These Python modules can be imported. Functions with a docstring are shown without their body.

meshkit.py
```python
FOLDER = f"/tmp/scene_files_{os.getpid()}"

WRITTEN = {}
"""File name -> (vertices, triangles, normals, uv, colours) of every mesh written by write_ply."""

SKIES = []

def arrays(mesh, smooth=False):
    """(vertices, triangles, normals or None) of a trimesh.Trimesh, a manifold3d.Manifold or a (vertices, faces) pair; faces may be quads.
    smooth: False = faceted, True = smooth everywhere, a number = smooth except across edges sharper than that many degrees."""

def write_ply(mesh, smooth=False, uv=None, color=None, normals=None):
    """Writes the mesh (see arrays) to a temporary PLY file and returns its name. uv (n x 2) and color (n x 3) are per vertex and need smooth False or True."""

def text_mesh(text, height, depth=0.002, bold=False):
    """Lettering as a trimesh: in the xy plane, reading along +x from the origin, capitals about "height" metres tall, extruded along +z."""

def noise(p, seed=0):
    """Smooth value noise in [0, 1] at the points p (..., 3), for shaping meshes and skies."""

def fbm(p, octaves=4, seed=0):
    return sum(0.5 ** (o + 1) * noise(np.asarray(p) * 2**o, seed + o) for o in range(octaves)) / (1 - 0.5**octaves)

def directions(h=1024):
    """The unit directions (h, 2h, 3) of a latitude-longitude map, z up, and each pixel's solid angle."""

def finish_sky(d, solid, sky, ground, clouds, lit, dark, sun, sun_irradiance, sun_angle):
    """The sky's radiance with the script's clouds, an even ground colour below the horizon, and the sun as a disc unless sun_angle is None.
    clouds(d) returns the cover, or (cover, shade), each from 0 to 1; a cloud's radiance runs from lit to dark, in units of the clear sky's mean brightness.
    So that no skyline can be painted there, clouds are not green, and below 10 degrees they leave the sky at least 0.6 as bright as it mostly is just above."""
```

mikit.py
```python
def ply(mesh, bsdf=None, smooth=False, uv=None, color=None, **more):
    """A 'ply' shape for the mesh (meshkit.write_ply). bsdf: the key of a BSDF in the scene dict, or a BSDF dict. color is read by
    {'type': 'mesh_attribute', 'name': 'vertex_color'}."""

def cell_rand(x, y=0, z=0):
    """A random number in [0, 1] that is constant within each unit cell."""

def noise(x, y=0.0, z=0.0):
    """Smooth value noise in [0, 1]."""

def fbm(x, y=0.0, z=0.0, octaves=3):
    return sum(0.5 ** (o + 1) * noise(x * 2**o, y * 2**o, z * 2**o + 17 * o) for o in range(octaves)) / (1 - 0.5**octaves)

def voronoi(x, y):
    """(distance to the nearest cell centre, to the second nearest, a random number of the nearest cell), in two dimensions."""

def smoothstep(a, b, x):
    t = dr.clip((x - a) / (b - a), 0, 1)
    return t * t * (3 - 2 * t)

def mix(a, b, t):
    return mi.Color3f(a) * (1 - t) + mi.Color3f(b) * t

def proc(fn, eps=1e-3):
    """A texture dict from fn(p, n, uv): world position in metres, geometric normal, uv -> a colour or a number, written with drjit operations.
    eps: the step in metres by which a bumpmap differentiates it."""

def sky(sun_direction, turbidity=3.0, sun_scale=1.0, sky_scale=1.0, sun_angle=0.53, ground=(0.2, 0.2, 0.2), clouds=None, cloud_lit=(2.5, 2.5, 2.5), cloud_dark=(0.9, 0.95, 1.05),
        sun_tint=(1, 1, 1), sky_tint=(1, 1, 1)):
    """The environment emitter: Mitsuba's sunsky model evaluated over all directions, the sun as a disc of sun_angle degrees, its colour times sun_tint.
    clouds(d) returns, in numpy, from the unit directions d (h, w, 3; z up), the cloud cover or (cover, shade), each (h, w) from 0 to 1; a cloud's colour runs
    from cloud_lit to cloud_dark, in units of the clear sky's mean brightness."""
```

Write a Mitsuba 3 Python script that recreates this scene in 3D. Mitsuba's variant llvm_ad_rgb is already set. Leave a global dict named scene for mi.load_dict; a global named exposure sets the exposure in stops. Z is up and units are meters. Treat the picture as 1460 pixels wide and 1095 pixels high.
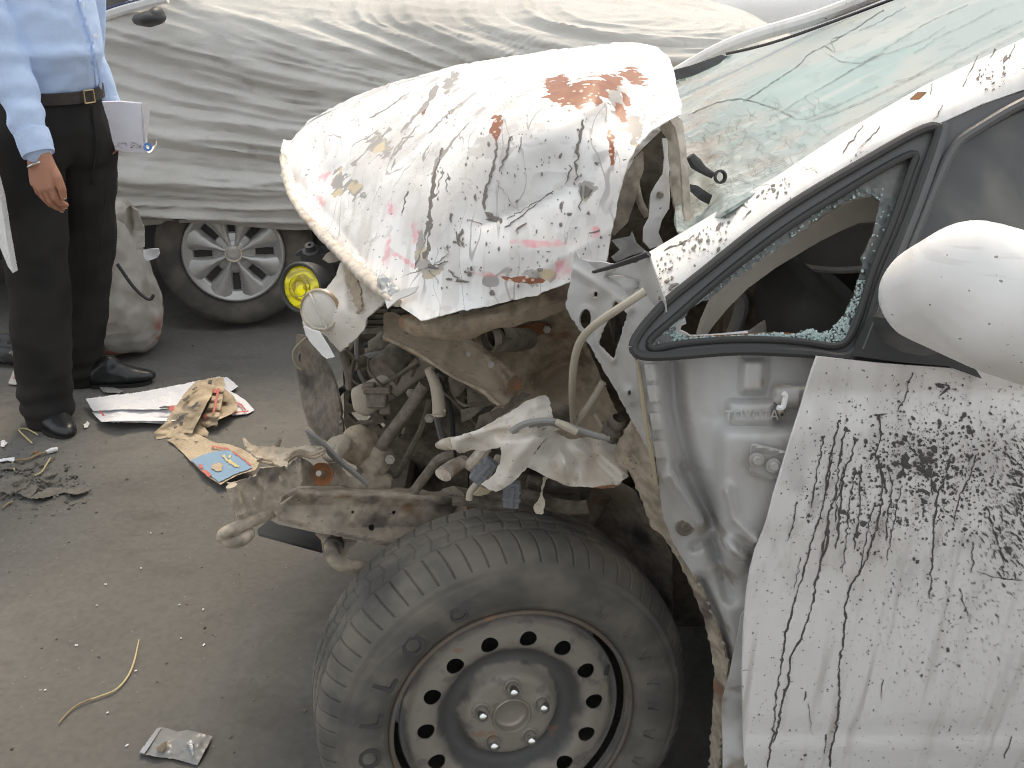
import math, random
import numpy as np, trimesh, manifold3d as m3, shapely, shapely.geometry as sg
from scipy.interpolate import RBFInterpolator, CubicSpline
from scipy.spatial import Delaunay
import drjit as dr, mitsuba as mi, mikit, meshkit
from mikit import proc, noise, fbm, voronoi, smoothstep, mix

T = mi.ScalarTransform4f
# ------------------------------------------------------------------ camera, sky, exposure
EYE, PITCH, FOC = np.array([0.0, 0.0, 1.43]), math.radians(22.0), 1500.0
scene, labels = {}, {}
fwd = np.array([0, math.cos(PITCH), -math.sin(PITCH)])
scene['camera'] = {'type': 'perspective', 'fov': 2 * math.degrees(math.atan(730 / FOC)), 'fov_axis': 'x', 'near_clip': 0.05, 'far_clip': 400.0,
                   'to_world': T().look_at(origin=EYE.tolist(), target=(EYE + fwd).tolist(), up=[0, 0, 1])}
scene['sky'] = mikit.sky([0.10, 0.56, 0.82], turbidity=5, sun_scale=0.76, sun_angle=24, sky_scale=1.0,
                         clouds=lambda d: (np.ones(d.shape[:2]), np.clip(1 - d[..., 2] * 1.05, 0, 1)), cloud_lit=(2.72, 2.83, 2.92), cloud_dark=(2.1, 2.19, 2.27), ground=(0.16, 0.15, 0.14), sun_tint=(0.98, 0.985, 0.99))
exposure = 1.72

# ------------------------------------------------------------------ measuring: a pixel of the survey photograph and a distance give a point of the place
RNG = np.random.default_rng(7)
DOWN = np.array([0, -math.sin(PITCH), -math.cos(PITCH)])


def ray(x, y):
    x, y = np.asarray(x, float), np.asarray(y, float)
    return ((x - 730) / FOC)[..., None] * np.array([1, 0, 0]) + ((y - 547.5) / FOC)[..., None] * DOWN + fwd


def P(x, y, Y):
    """the point on the vertical plane Y metres ahead"""
    d = ray(x, y)
    return EYE + d * (np.asarray(Y, float) / d[..., 1])[..., None]


def G(x, y, z=0.0):
    """the point at height z"""
    d = ray(x, y)
    return EYE + d * ((z - EYE[2]) / d[..., 2])[..., None]


def zm(pts, s, ox, oy):
    return [(ox + a * s, oy + b * s) + tuple(r) for a, b, *r in pts]


def side(X, Z):
    """the skin of the wreck's near side"""
    zz = [0.1, 0.2, 0.3, 0.5, 0.7, 0.85, 0.95, 1.1, 1.3, 1.45, 1.6]
    yy = [1.37, 1.345, 1.315, 1.285, 1.268, 1.268, 1.292, 1.355, 1.45, 1.54, 1.7]
    return np.interp(Z, zz, yy) + 0.02 * np.clip(0.5 - X, 0, 1) ** 2


def on_side(off=0.0):
    def f(x, y):
        Y = np.full(np.shape(x), 1.3)
        for _ in range(8):
            p = P(x, y, Y)
            Y = side(p[..., 0], p[..., 2]) + off
        return Y
    return f


def ctrl(pts, smooth=0.0):
    pts = np.array(pts, float)
    r = RBFInterpolator(pts[:, :2] / 100, pts[:, 2], smoothing=smooth)
    return lambda x, y: r(np.stack([np.ravel(x), np.ravel(y)], 1) / 100).reshape(np.shape(x))


# ------------------------------------------------------------------ mesh tools
def cat(*ms):
    return trimesh.util.concatenate([m for m in ms if m is not None])


def solidify(v, f, t, away=None):
    """a sheet given thickness t; away: a point on its back side"""
    m = trimesh.Trimesh(v, f, process=False)
    n = np.zeros_like(v)
    fn = np.cross(v[f[:, 1]] - v[f[:, 0]], v[f[:, 2]] - v[f[:, 0]])
    for k in range(3):
        np.add.at(n, f[:, k], fn)
    n /= np.linalg.norm(n, axis=1, keepdims=True) + 1e-12
    e = np.sort(np.vstack([f[:, [0, 1]], f[:, [1, 2]], f[:, [2, 0]]]), axis=1)
    d = np.vstack([f[:, [0, 1]], f[:, [1, 2]], f[:, [2, 0]]])
    _, inv, cnt = np.unique(e, axis=0, return_inverse=True, return_counts=True)
    b = d[cnt[inv.ravel()] == 1]
    k = len(v)
    wall = np.vstack([np.stack([b[:, 0], b[:, 0] + k, b[:, 1] + k], 1), np.stack([b[:, 0], b[:, 1] + k, b[:, 1]], 1)])
    return trimesh.Trimesh(np.vstack([v, v - n * t]), np.vstack([f, f[:, ::-1] + k, wall]), process=False)


def dense(poly, step, rag=0.0, seed=0):
    poly = np.array([p[:2] for p in poly], float)
    r = np.random.default_rng(seed)
    out = []
    for a, b in zip(poly, np.roll(poly, -1, 0)):
        n = max(1, int(np.hypot(*(b - a)) / step))
        for i in range(n):
            q = a + (b - a) * i / n
            if rag and i:
                d = (b - a) / np.hypot(*(b - a))
                q = q + np.array([-d[1], d[0]]) * r.normal() * rag
            out.append(q)
    return np.array(out)


def curve(pts, closed=False, n=8):
    """smooth curve through points of any dimension"""
    p = np.array(pts, float)
    if closed:
        p = np.vstack([p, p[:1]])
    t = np.concatenate([[0], np.cumsum(np.maximum(np.linalg.norm(np.diff(p, axis=0), axis=1), 1e-9) ** 0.5)])
    c = CubicSpline(t, p, bc_type='periodic' if closed else 'natural')
    q = c(np.linspace(0, t[-1], n * (len(p) - 1) + 1))
    return q[:-1] if closed else q


def flat_mesh(outline, step, holes=(), rag=0.0, seed=0):
    """triangulated polygon: points (n x 2) and faces"""
    b = dense(outline, step, rag, seed)
    hs = [dense(h, step, rag, seed + 1 + i) for i, h in enumerate(holes)]
    poly = sg.Polygon(b, [h for h in hs]).buffer(0)
    x0, y0, x1, y1 = poly.bounds
    xs, ys = np.meshgrid(np.arange(x0, x1, step), np.arange(y0, y1, step * 0.87))
    xs[1::2] += step / 2
    g = np.stack([xs.ravel(), ys.ravel()], 1)
    inner = poly.buffer(-0.45 * step)
    g = g[shapely.contains_xy(inner, g[:, 0], g[:, 1])] if not inner.is_empty else g[:0]
    pts = np.vstack([b, *hs, g])
    f = Delaunay(pts).simplices
    c = pts[f].mean(1)
    f = f[shapely.contains_xy(poly, c[:, 0], c[:, 1])]
    a = pts[f]
    ar = (a[:, 1, 0] - a[:, 0, 0]) * (a[:, 2, 1] - a[:, 0, 1]) - (a[:, 1, 1] - a[:, 0, 1]) * (a[:, 2, 0] - a[:, 0, 0])
    f = f[np.abs(ar) > 1e-4 * step * step]
    ar = ar[np.abs(ar) > 1e-4 * step * step]
    f[ar > 0] = f[ar > 0][:, ::-1]
    used = np.unique(f)
    mp = np.zeros(len(pts), int)
    mp[used] = np.arange(len(used))
    return pts[used], mp[f]


def sheet(outline, depth, step=8, t=0.0015, holes=(), relief=None, dent=None, rag=0.0, seed=0):
    """sheet metal, cloth or glass measured by its outline, standing at depth(x, y)"""
    p2, f = flat_mesh(outline, step, holes, rag, seed)
    if not callable(depth):
        depth = ctrl(depth) if np.ndim(depth) else (lambda x, y, k=depth: np.full(np.shape(x), k))
    Y = depth(p2[:, 0], p2[:, 1])
    if relief is not None:
        Y = Y + relief(p2[:, 0], p2[:, 1])
    v = P(p2[:, 0], p2[:, 1], Y)
    if dent:
        amp, fr = dent[:2]
        v[:, 1] += amp * (meshkit.fbm(v * fr, 4, seed + 3) - 0.5) * 2
    fn = np.cross(v[f[:, 1]] - v[f[:, 0]], v[f[:, 2]] - v[f[:, 0]])
    if (fn * (EYE - v[f[:, 0]])).sum() < 0:
        f = f[:, ::-1]
    return solidify(v, f, t)


def grid_faces(nu, nv, wrap_u=False, wrap_v=False):
    iu, iv = np.arange(nu if wrap_u else nu - 1), np.arange(nv if wrap_v else nv - 1)
    a, b = np.meshgrid(iu, iv, indexing='ij')
    a, b = a.ravel(), b.ravel()
    a1, b1 = (a + 1) % nu, (b + 1) % nv
    q = np.stack([a * nv + b, a1 * nv + b, a1 * nv + b1, a * nv + b1], 1)
    return np.vstack([q[:, [0, 1, 2]], q[:, [0, 2, 3]]])


def tube(pts, r, sides=10, n=6, smooth=True, caps=True, flat=1.0):
    p = curve(pts, n=n) if smooth and len(pts) > 2 else np.array(pts, float)
    rr = np.interp(np.linspace(0, 1, len(p)), np.linspace(0, 1, len(np.atleast_1d(r))), np.atleast_1d(r))
    tg = np.gradient(p, axis=0)
    tg /= np.linalg.norm(tg, axis=1, keepdims=True) + 1e-12
    u = np.cross(tg[0], [0.31, 0.2, 0.93])
    u /= np.linalg.norm(u)
    a = np.linspace(0, 2 * np.pi, sides, endpoint=False)
    vs = []
    for i in range(len(p)):
        u = u - tg[i] * (u @ tg[i])
        u /= np.linalg.norm(u) + 1e-12
        w = np.cross(tg[i], u)
        vs.append(p[i] + rr[i] * (np.cos(a)[:, None] * u + flat * np.sin(a)[:, None] * w))
    v = np.vstack(vs)
    f = grid_faces(len(p), sides, wrap_v=True)
    if caps:
        k = len(v)
        v = np.vstack([v, p[:1], p[-1:]])
        i = np.arange(sides)
        f = np.vstack([f, np.stack([np.full(sides, k), (i + 1) % sides, i], 1), np.stack([np.full(sides, k + 1), k - sides + i, k - sides + (i + 1) % sides], 1)])
    return trimesh.Trimesh(v, f, process=False)


def pipe(px, Y, r, **k):
    """a hose or rod measured at pixels px (x, y or x, y, Y)"""
    return tube([P(a[0], a[1], a[2] if len(a) > 2 else Y) for a in px], r, **k)


def frame(axis, up=(0, 0, 1)):
    z = np.array(axis, float)
    z /= np.linalg.norm(z)
    x = np.cross(up, z)
    if np.linalg.norm(x) < 1e-6:
        x = np.cross([1, 0, 0], z)
    x /= np.linalg.norm(x)
    m = np.eye(4)
    m[:3, 0], m[:3, 1], m[:3, 2] = x, np.cross(z, x), z
    return m


def put(mesh, c, axis=(0, 0, 1), up=(0, 0, 1)):
    m = frame(axis, up)
    m[:3, 3] = c
    mesh = mesh.copy()
    mesh.apply_transform(m)
    return mesh


def lathe(prof, sides=32, c=(0, 0, 0), axis=(0, 0, 1)):
    """profile (radius, height) turned about the axis through c"""
    prof = np.array(prof, float)
    a = np.linspace(0, 2 * np.pi, sides, endpoint=False)
    v = np.stack([np.outer(np.cos(a), prof[:, 0]), np.outer(np.sin(a), prof[:, 0]), np.tile(prof[:, 1], (sides, 1))], -1).reshape(-1, 3)
    return put(trimesh.Trimesh(v, grid_faces(sides, len(prof), wrap_u=True), process=False), c, axis)


def box(lo, hi, ch=0.003):
    """box with chamfered edges"""
    lo, hi = np.array(lo, float), np.array(hi, float)
    ch = min(ch, 0.45 * (hi - lo).min())
    pts = []
    for s in np.ndindex(2, 2, 2):
        c = np.where(s, hi, lo)
        for k in range(3):
            q = c + np.where(s, -1, 1) * ch
            q[k] = c[k]
            pts.append(q)
    return man(m3.Manifold.hull_points(np.array(pts)))


def man(m):
    k = m.to_mesh()
    return trimesh.Trimesh(k.vert_properties[:, :3], k.tri_verts, process=False)


def to_man(t):
    t = t.copy()
    t.merge_vertices()
    return m3.Manifold(m3.Mesh(np.asarray(t.vertices, np.float32), np.asarray(t.faces, np.uint32)))


def balls(chain, seg=20):
    """tapered limb through (point, radius) joints, as manifolds"""
    out = []
    s = [m3.Manifold.sphere(r if np.ndim(r) == 0 else 1.0, seg).scale([1, 1, 1] if np.ndim(r) == 0 else list(map(float, r))).translate(list(map(float, p))) for p, r in chain]
    if len(s) == 1:
        return s
    for a, b in zip(s, s[1:]):
        out.append(m3.Manifold.batch_hull([a, b]))
    return out


def flesh(parts, edge=0.02, it=12):
    m = man(m3.Manifold.batch_boolean(parts, m3.OpType.Add).refine_to_length(edge))
    m.merge_vertices()
    v0 = np.array(m.vertices)
    trimesh.smoothing.filter_taubin(m, iterations=it)
    d = np.array(m.vertices) - v0
    far_ = np.linalg.norm(d, axis=1)
    m.vertices = v0 + d * np.minimum(1, 1.2 * edge / np.maximum(far_, 1e-9))[:, None]
    return m


def rough(mesh, amp, fr, seed=0):
    m = mesh.copy()
    n = m.vertex_normals
    m.vertices = m.vertices + n * (amp * (meshkit.fbm(m.vertices * fr, 3, seed) - 0.5) * 2)[:, None]
    return m


# ------------------------------------------------------------------ scene tools
def numbered(key):
    if key not in scene and key not in labels:
        return key
    i = 1
    while f'{key}_{i:03d}' in scene or f'{key}_{i:03d}' in labels:
        i += 1
    return f'{key}_{i:03d}'


def obj(name, mesh, mat, parent=None, smooth=35, label=None, cat=None, group=None, kind=None):
    key = numbered((parent + '__' if parent else '') + name)
    scene[key] = mikit.ply(mesh, mat, smooth=smooth)
    d = {k: v for k, v in dict(label=label, category=cat, group=group, kind=kind).items() if v}
    if d:
        labels[key] = d
    return key


def thing(name, label, cat, group=None):
    key = numbered(name)
    labels[key] = {'label': label, 'category': cat, **({'group': group} if group else {})}
    return key


def two(d):
    return {'type': 'twosided', 'bsdf': d}


def rgb(*c):
    return {'type': 'rgb', 'value': list(c)}


def mat(name, color, rough=0.5, metal=0.0, bump=None, spec=0.5, **k):
    b = {'type': 'principled', 'base_color': color if isinstance(color, dict) else rgb(*color), 'roughness': rough, 'metallic': metal, 'specular': spec, **k}
    if bump:
        b = {'type': 'bumpmap', 'arbitrary': bump[0], 'scale': bump[1], 'bsdf': b}
    scene[name] = two(b)


def blob(p, c, r, fr=40.0, k=0.9, soft=0.25):
    """an irregular patch round c with radii r"""
    d = dr.sqrt(dr.square((p.x - c[0]) / r[0]) + dr.square((p.y - c[1]) / r[1]) + dr.square((p.z - c[2]) / r[2]))
    return 1 - smoothstep(1 - soft, 1 + soft, d + (fbm(p.x * fr, p.y * fr, p.z * fr) - 0.5) * 2 * k)
# ------------------------------------------------------------------ materials
hood_Y = ctrl([(600, 457, 1.44), (700, 437, 1.43), (810, 405, 1.42), (862, 378, 1.42), (872, 300, 1.45), (900, 215, 1.50), (965, 172, 1.56),
               (560, 425, 1.52), (500, 370, 1.70), (440, 310, 1.92), (418, 275, 2.02), (402, 215, 2.2),
               (440, 178, 2.28), (520, 130, 2.35), (640, 93, 2.32), (760, 72, 2.3), (880, 60, 2.3), (938, 68, 2.2),
               (850, 112, 1.74), (760, 135, 1.72), (690, 180, 1.68), (640, 240, 1.64), (600, 310, 1.60), (560, 370, 1.60),
               (720, 300, 1.50), (800, 250, 1.52), (840, 180, 1.56), (680, 380, 1.45), (780, 360, 1.44), (640, 400, 1.47), (900, 150, 1.66), (940, 130, 1.72),
               (560, 190, 2.02), (500, 240, 1.98), (620, 160, 1.98), (740, 100, 2.0), (860, 85, 2.02), (460, 250, 2.05), (540, 290, 1.78)], 0.0002)


def HP(x, y):
    return P(x, y, hood_Y(x, y)).tolist()


C_PRIMER, C_RUST = (0.33, 0.31, 0.29), (0.27, 0.105, 0.042)
RUSTS = [(HP(796, 126), (.024, .14, .014)), (HP(828, 132), (.030, .10, .019)), (HP(868, 119), (.040, .14, .008)), (HP(902, 106), (.020, .14, .010)), (HP(850, 128), (.018, .1, .012)), (HP(893, 140), (.006, .06, .012)), (HP(708, 182), (.0075, .08, .021)), (HP(872, 205), (.005, .06, .03)),
         (HP(886, 160), (.008, .06, .016)), (HP(752, 399), (.03, .06, .0045)), (HP(605, 152), (.006, .06, .010))]
PRIMERS = [(HP(540, 208), (.030, .16, .010)), (HP(482, 262), (.018, .14, .014)), (HP(838, 275), (.010, .06, .014)), (HP(612, 378), (.020, .06, .012)), (HP(505, 268), (.025, .15, .012)),
           (HP(770, 392), (.025, .06, .011)), (HP(640, 120), (.015, .12, .010)), (HP(700, 400), (.010, .06, .007)), (HP(600, 360), (.008, .06, .025)), (HP(905, 180), (.010, .06, .035)), (HP(880, 140), (.012, .12, .03)), (HP(648, 108), (.012, .10, .006))]
PINKS = [(HP(552, 362), (.006, .06, .018)), (HP(560, 300), (.012, .06, .007)), (HP(462, 253), (.016, .08, .006)), (HP(768, 348), (.026, .06, .004)), (HP(800, 385), (.013, .06, .010)), (HP(592, 330), (.006, .06, .012)),
         (HP(850, 328), (.005, .06, .006)), (HP(690, 392), (.025, .06, .003)), (HP(455, 290), (.008, .06, .007)), (HP(575, 368), (.02, .06, .003))]


def hood_color(p, n, uv):
    dust = fbm(p.x * 9, p.y * 9, p.z * 9, 4)
    c = mix((0.76, 0.752, 0.74), (0.50, 0.48, 0.455), smoothstep(0.42, 0.72, dust) * 0.7)
    c = mix(c, (0.50, 0.47, 0.435), smoothstep(0.50, 0.72, fbm(p.x * 75, p.y * 15, p.z * 6, 3)) * 0.5 * smoothstep(1.15, 1.05, p.z))
    c = mix(c, (0.46, 0.44, 0.42), smoothstep(0.58, 0.64, fbm(p.x * 45, p.y * 45, p.z * 45, 3)) * smoothstep(0.45, 0.6, noise(p.x * 8, p.y * 8, p.z * 8)) * 0.45)
    hair = dr.abs(noise(p.x * 36, p.y * 30, p.z * 150) - 0.5)                     # hairline crazing of the lacquer
    zone = smoothstep(0.42, 0.62, fbm(p.x * 7 + 5, p.y * 4, p.z * 7, 2))
    c = mix(c, (0.40, 0.375, 0.35), (1 - smoothstep(0.006, 0.02, hair)) * zone * 0.5)
    thin = dr.abs(noise(p.x * 75 + 2 * noise(p.x * 30, p.z * 30), p.z * 5.5, p.y * 8) - 0.5)     # thin dirty runs down the near face
    c = mix(c, (0.30, 0.28, 0.26), (1 - smoothstep(0.006, 0.022, thin)) * smoothstep(0.48, 0.60, fbm(p.x * 12, p.z * 9, p.y * 5 + 2, 3)) * 0.75)
    a, b, w = voronoi(p.x * 62 + 0.6 * noise(p.x * 90, p.z * 90), p.z * 48 + p.y * 25)
    c = mix(c, (0.13, 0.115, 0.105), dr.select((w > 0.72) & (a < 0.05 + 0.16 * (w - 0.72)), 0.9, 0.0))
    flow = fbm(p.x * 8 + p.y * 5, p.y * 26 - p.x * 12, p.z * 30, 3)                # long scours over the top
    c = mix(c, (0.40, 0.38, 0.37), smoothstep(0.60, 0.67, flow) * smoothstep(1.08, 1.2, p.z) * 0.8)
    for q, r in PRIMERS:
        c = mix(c, mix(C_PRIMER, (0.55, 0.47, 0.32), smoothstep(0.5, 0.75, noise(p.x * 40, p.y * 40, p.z * 40))), blob(p, q, r, 70, 1.0, 0.08))
    for q, r in PINKS:
        c = mix(c, (0.72, 0.16, 0.22), blob(p, q, r, 90, 1.2, 0.5) * (0.15 + 0.6 * noise(p.x * 160, p.y * 20, p.z * 60)))
    for q, r in RUSTS:
        k = blob(p, q, r, 60, 0.9, 0.06)
        ring = voronoi(p.x * 80, p.z * 95 + p.y * 30)[0]
        c = mix(c, mix(mix(C_RUST, (0.20, 0.06, 0.03), noise(p.x * 60, p.y * 60, p.z * 60)), (0.55, 0.42, 0.33), (1 - smoothstep(0.16, 0.24, ring)) * smoothstep(0.62, 0.7, noise(p.x * 40, p.z * 40))), k)
    return c


mat('hood_paint', proc(hood_color), 0.42, spec=0.45)


def white_color(p, n, uv):
    run = fbm(p.x * 55, p.y * 20, p.z * 2.2, 3)
    c = mix((0.76, 0.745, 0.725), (0.50, 0.465, 0.43), smoothstep(0.5, 0.82, run) * (0.35 + 0.5 * smoothstep(0.9, 0.45, p.z)))
    c = mix(c, (0.55, 0.51, 0.47), smoothstep(0.5, 0.8, fbm(p.x * 6, p.y * 6, p.z * 6, 3)) * 0.35)
    wet = dr.exp(-dr.square((p.x - 0.52) / 0.20) - dr.square((p.z - 0.74) / 0.13))
    c = mix(c, (0.33, 0.31, 0.29), smoothstep(0.42, 0.72, fbm(p.x * 42, p.y * 10, p.z * 16, 4)) * wet * 0.75)
    a, b, w = voronoi(p.x * 75 + 0.8 * noise(p.x * 120, p.z * 100), p.z * 60)
    return mix(c, (0.12, 0.11, 0.10), dr.select((w > 0.72) & (a < 0.03 + 0.26 * (w - 0.72)), 0.85, 0.0))


mat('white_paint', proc(white_color), 0.35, spec=0.5)


def mirror_color(p, n, uv):
    c = mix((0.77, 0.76, 0.745), (0.60, 0.575, 0.545), smoothstep(0.45, 0.8, fbm(p.x * 9, p.y * 9, p.z * 9, 4)) * 0.55)
    a, b, w = voronoi(p.x * 95 + 0.9 * noise(p.x * 150, p.z * 150), p.z * 95)
    c = mix(c, (0.16, 0.145, 0.13), dr.select((w > 0.86) & (a < 0.03 + 0.7 * (w - 0.86)), 0.8, 0.0))
    return mix(c, (0.40, 0.38, 0.36), smoothstep(0.58, 0.64, fbm(p.x * 14, p.y * 10, p.z * 110, 3)) * smoothstep(1.1, 1.16, p.z) * 0.22)


mat('mirror_paint', proc(mirror_color), 0.28, spec=0.5)


def grey_color(p, n, uv):
    c = mix((0.48, 0.48, 0.475), (0.37, 0.355, 0.33), smoothstep(0.35, 0.75, fbm(p.x * 14, p.y * 14, p.z * 5, 4)))
    c = mix(c, (0.22, 0.19, 0.155), smoothstep(0.55, 0.75, fbm(p.x * 22 + 3, p.y * 20, p.z * 22, 4)) * 0.8 * smoothstep(1.0, 0.55, p.z))
    return mix(c, (0.27, 0.15, 0.07), smoothstep(0.72, 0.82, fbm(p.x * 17, p.y * 17 + 9, p.z * 11, 4)) * 0.6)


mat('grey_panel', proc(grey_color), 0.42, spec=0.5)


def dusty(base, dark, rust, kr=0.62):
    def f(p, n, uv):
        c = mix(base, dark, smoothstep(0.47, 0.80, fbm(p.x * 17, p.y * 17, p.z * 17, 4)))
        c = c * (0.78 + 0.44 * smoothstep(0.25, 0.75, fbm(p.x * 85, p.y * 85, p.z * 60, 3)))
        c = mix(c, rust, smoothstep(kr, kr + 0.12, fbm(p.x * 11 + 4, p.y * 11, p.z * 11, 4)) * 0.85)
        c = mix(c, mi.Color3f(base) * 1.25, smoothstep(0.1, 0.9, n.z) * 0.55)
        a = voronoi(p.x * 110 + noise(p.x * 200, p.z * 200), p.z * 110 + p.y * 40)
        return mix(c, dark, dr.select((a[2] > 0.85) & (a[0] < 0.14), 0.6, 0.0))
    return f


def mud_bump(p, n, uv):
    return fbm(p.x * 140, p.y * 140, p.z * 140, 3)


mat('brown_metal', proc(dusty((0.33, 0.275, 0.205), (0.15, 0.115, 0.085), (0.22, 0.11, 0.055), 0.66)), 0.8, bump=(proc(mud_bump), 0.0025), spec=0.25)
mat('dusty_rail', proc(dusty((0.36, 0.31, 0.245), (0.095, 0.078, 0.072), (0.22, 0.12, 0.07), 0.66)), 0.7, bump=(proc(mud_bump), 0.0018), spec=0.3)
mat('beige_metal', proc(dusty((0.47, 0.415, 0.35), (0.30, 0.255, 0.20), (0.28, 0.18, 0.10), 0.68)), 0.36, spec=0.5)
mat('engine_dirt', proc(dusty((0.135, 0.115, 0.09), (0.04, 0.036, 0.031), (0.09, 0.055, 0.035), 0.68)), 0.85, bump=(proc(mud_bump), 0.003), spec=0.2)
def dirty_white(p, n, uv):
    c = mix((0.66, 0.62, 0.56), (0.54, 0.49, 0.42), smoothstep(0.40, 0.72, fbm(p.x * 14, p.y * 14, p.z * 14, 4)))
    c = mix(c, (0.38, 0.32, 0.25), smoothstep(0.56, 0.76, fbm(p.x * 32 + 4, p.y * 32, p.z * 32, 4)) * 0.5)
    a = voronoi(p.x * 140 + noise(p.x * 200, p.z * 200), p.z * 140 + p.y * 40)
    return mix(c, (0.15, 0.12, 0.09), dr.select((a[2] > 0.85) & (a[0] < 0.14), 0.7, 0.0))


mat('dirty_white', proc(dirty_white), 0.34, spec=0.5)
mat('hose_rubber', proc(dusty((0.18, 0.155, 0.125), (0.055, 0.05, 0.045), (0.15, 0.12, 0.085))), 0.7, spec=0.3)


def tyre_color(p, n, uv):
    c = mix((0.098, 0.092, 0.082), (0.166, 0.152, 0.130), smoothstep(0.3, 0.75, fbm(p.x * 16, p.y * 16, p.z * 16, 4)))
    return mix(c, (0.075, 0.073, 0.070), smoothstep(0.58, 0.8, fbm(p.x * 12 + 7, p.y * 12, p.z * 12, 4)) * 0.7)


mat('tyre_rubber', proc(tyre_color), 0.85, bump=(proc(mud_bump), 0.0008), spec=0.25)
mat('tyre_letter', (0.062, 0.060, 0.057), 0.75, spec=0.3)


RIM_C, RIM_N = np.array([0.004, 1.400, 0.262]), np.array([0.2413, -0.9680, 0.0698])


def rim_color(p, n, uv):
    q = [p.x - RIM_C[0], p.y - RIM_C[1], p.z - RIM_C[2]]
    h = q[0] * RIM_N[0] + q[1] * RIM_N[1] + q[2] * RIM_N[2]
    d = dr.sqrt(dr.maximum(dr.square(q[0]) + dr.square(q[1]) + dr.square(q[2]) - h * h, 0))
    g = fbm(p.x * 22, p.y * 22, p.z * 22, 4)
    d = d + (g - 0.5) * 0.035
    dust, blk = mix((0.25, 0.228, 0.195), (0.20, 0.18, 0.155), g), (0.070, 0.070, 0.071)
    c = mix(dust, blk, smoothstep(0.080, 0.090, d) * smoothstep(0.132, 0.118, d) * 0.9)
    c = mix(c, blk, smoothstep(0.172, 0.182, d) * 0.75)
    c = mix(c, (0.13, 0.10, 0.075), smoothstep(0.198, 0.204, d) * 0.8)
    c = mix(c, blk, smoothstep(0.62, 0.74, fbm(p.x * 40 + 5, p.y * 40, p.z * 40, 3)) * 0.4)
    return mix(c, (0.22, 0.115, 0.06), smoothstep(0.72, 0.82, fbm(p.x * 30 + 3, p.y * 30, p.z * 30, 3)) * 0.6)


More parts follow.
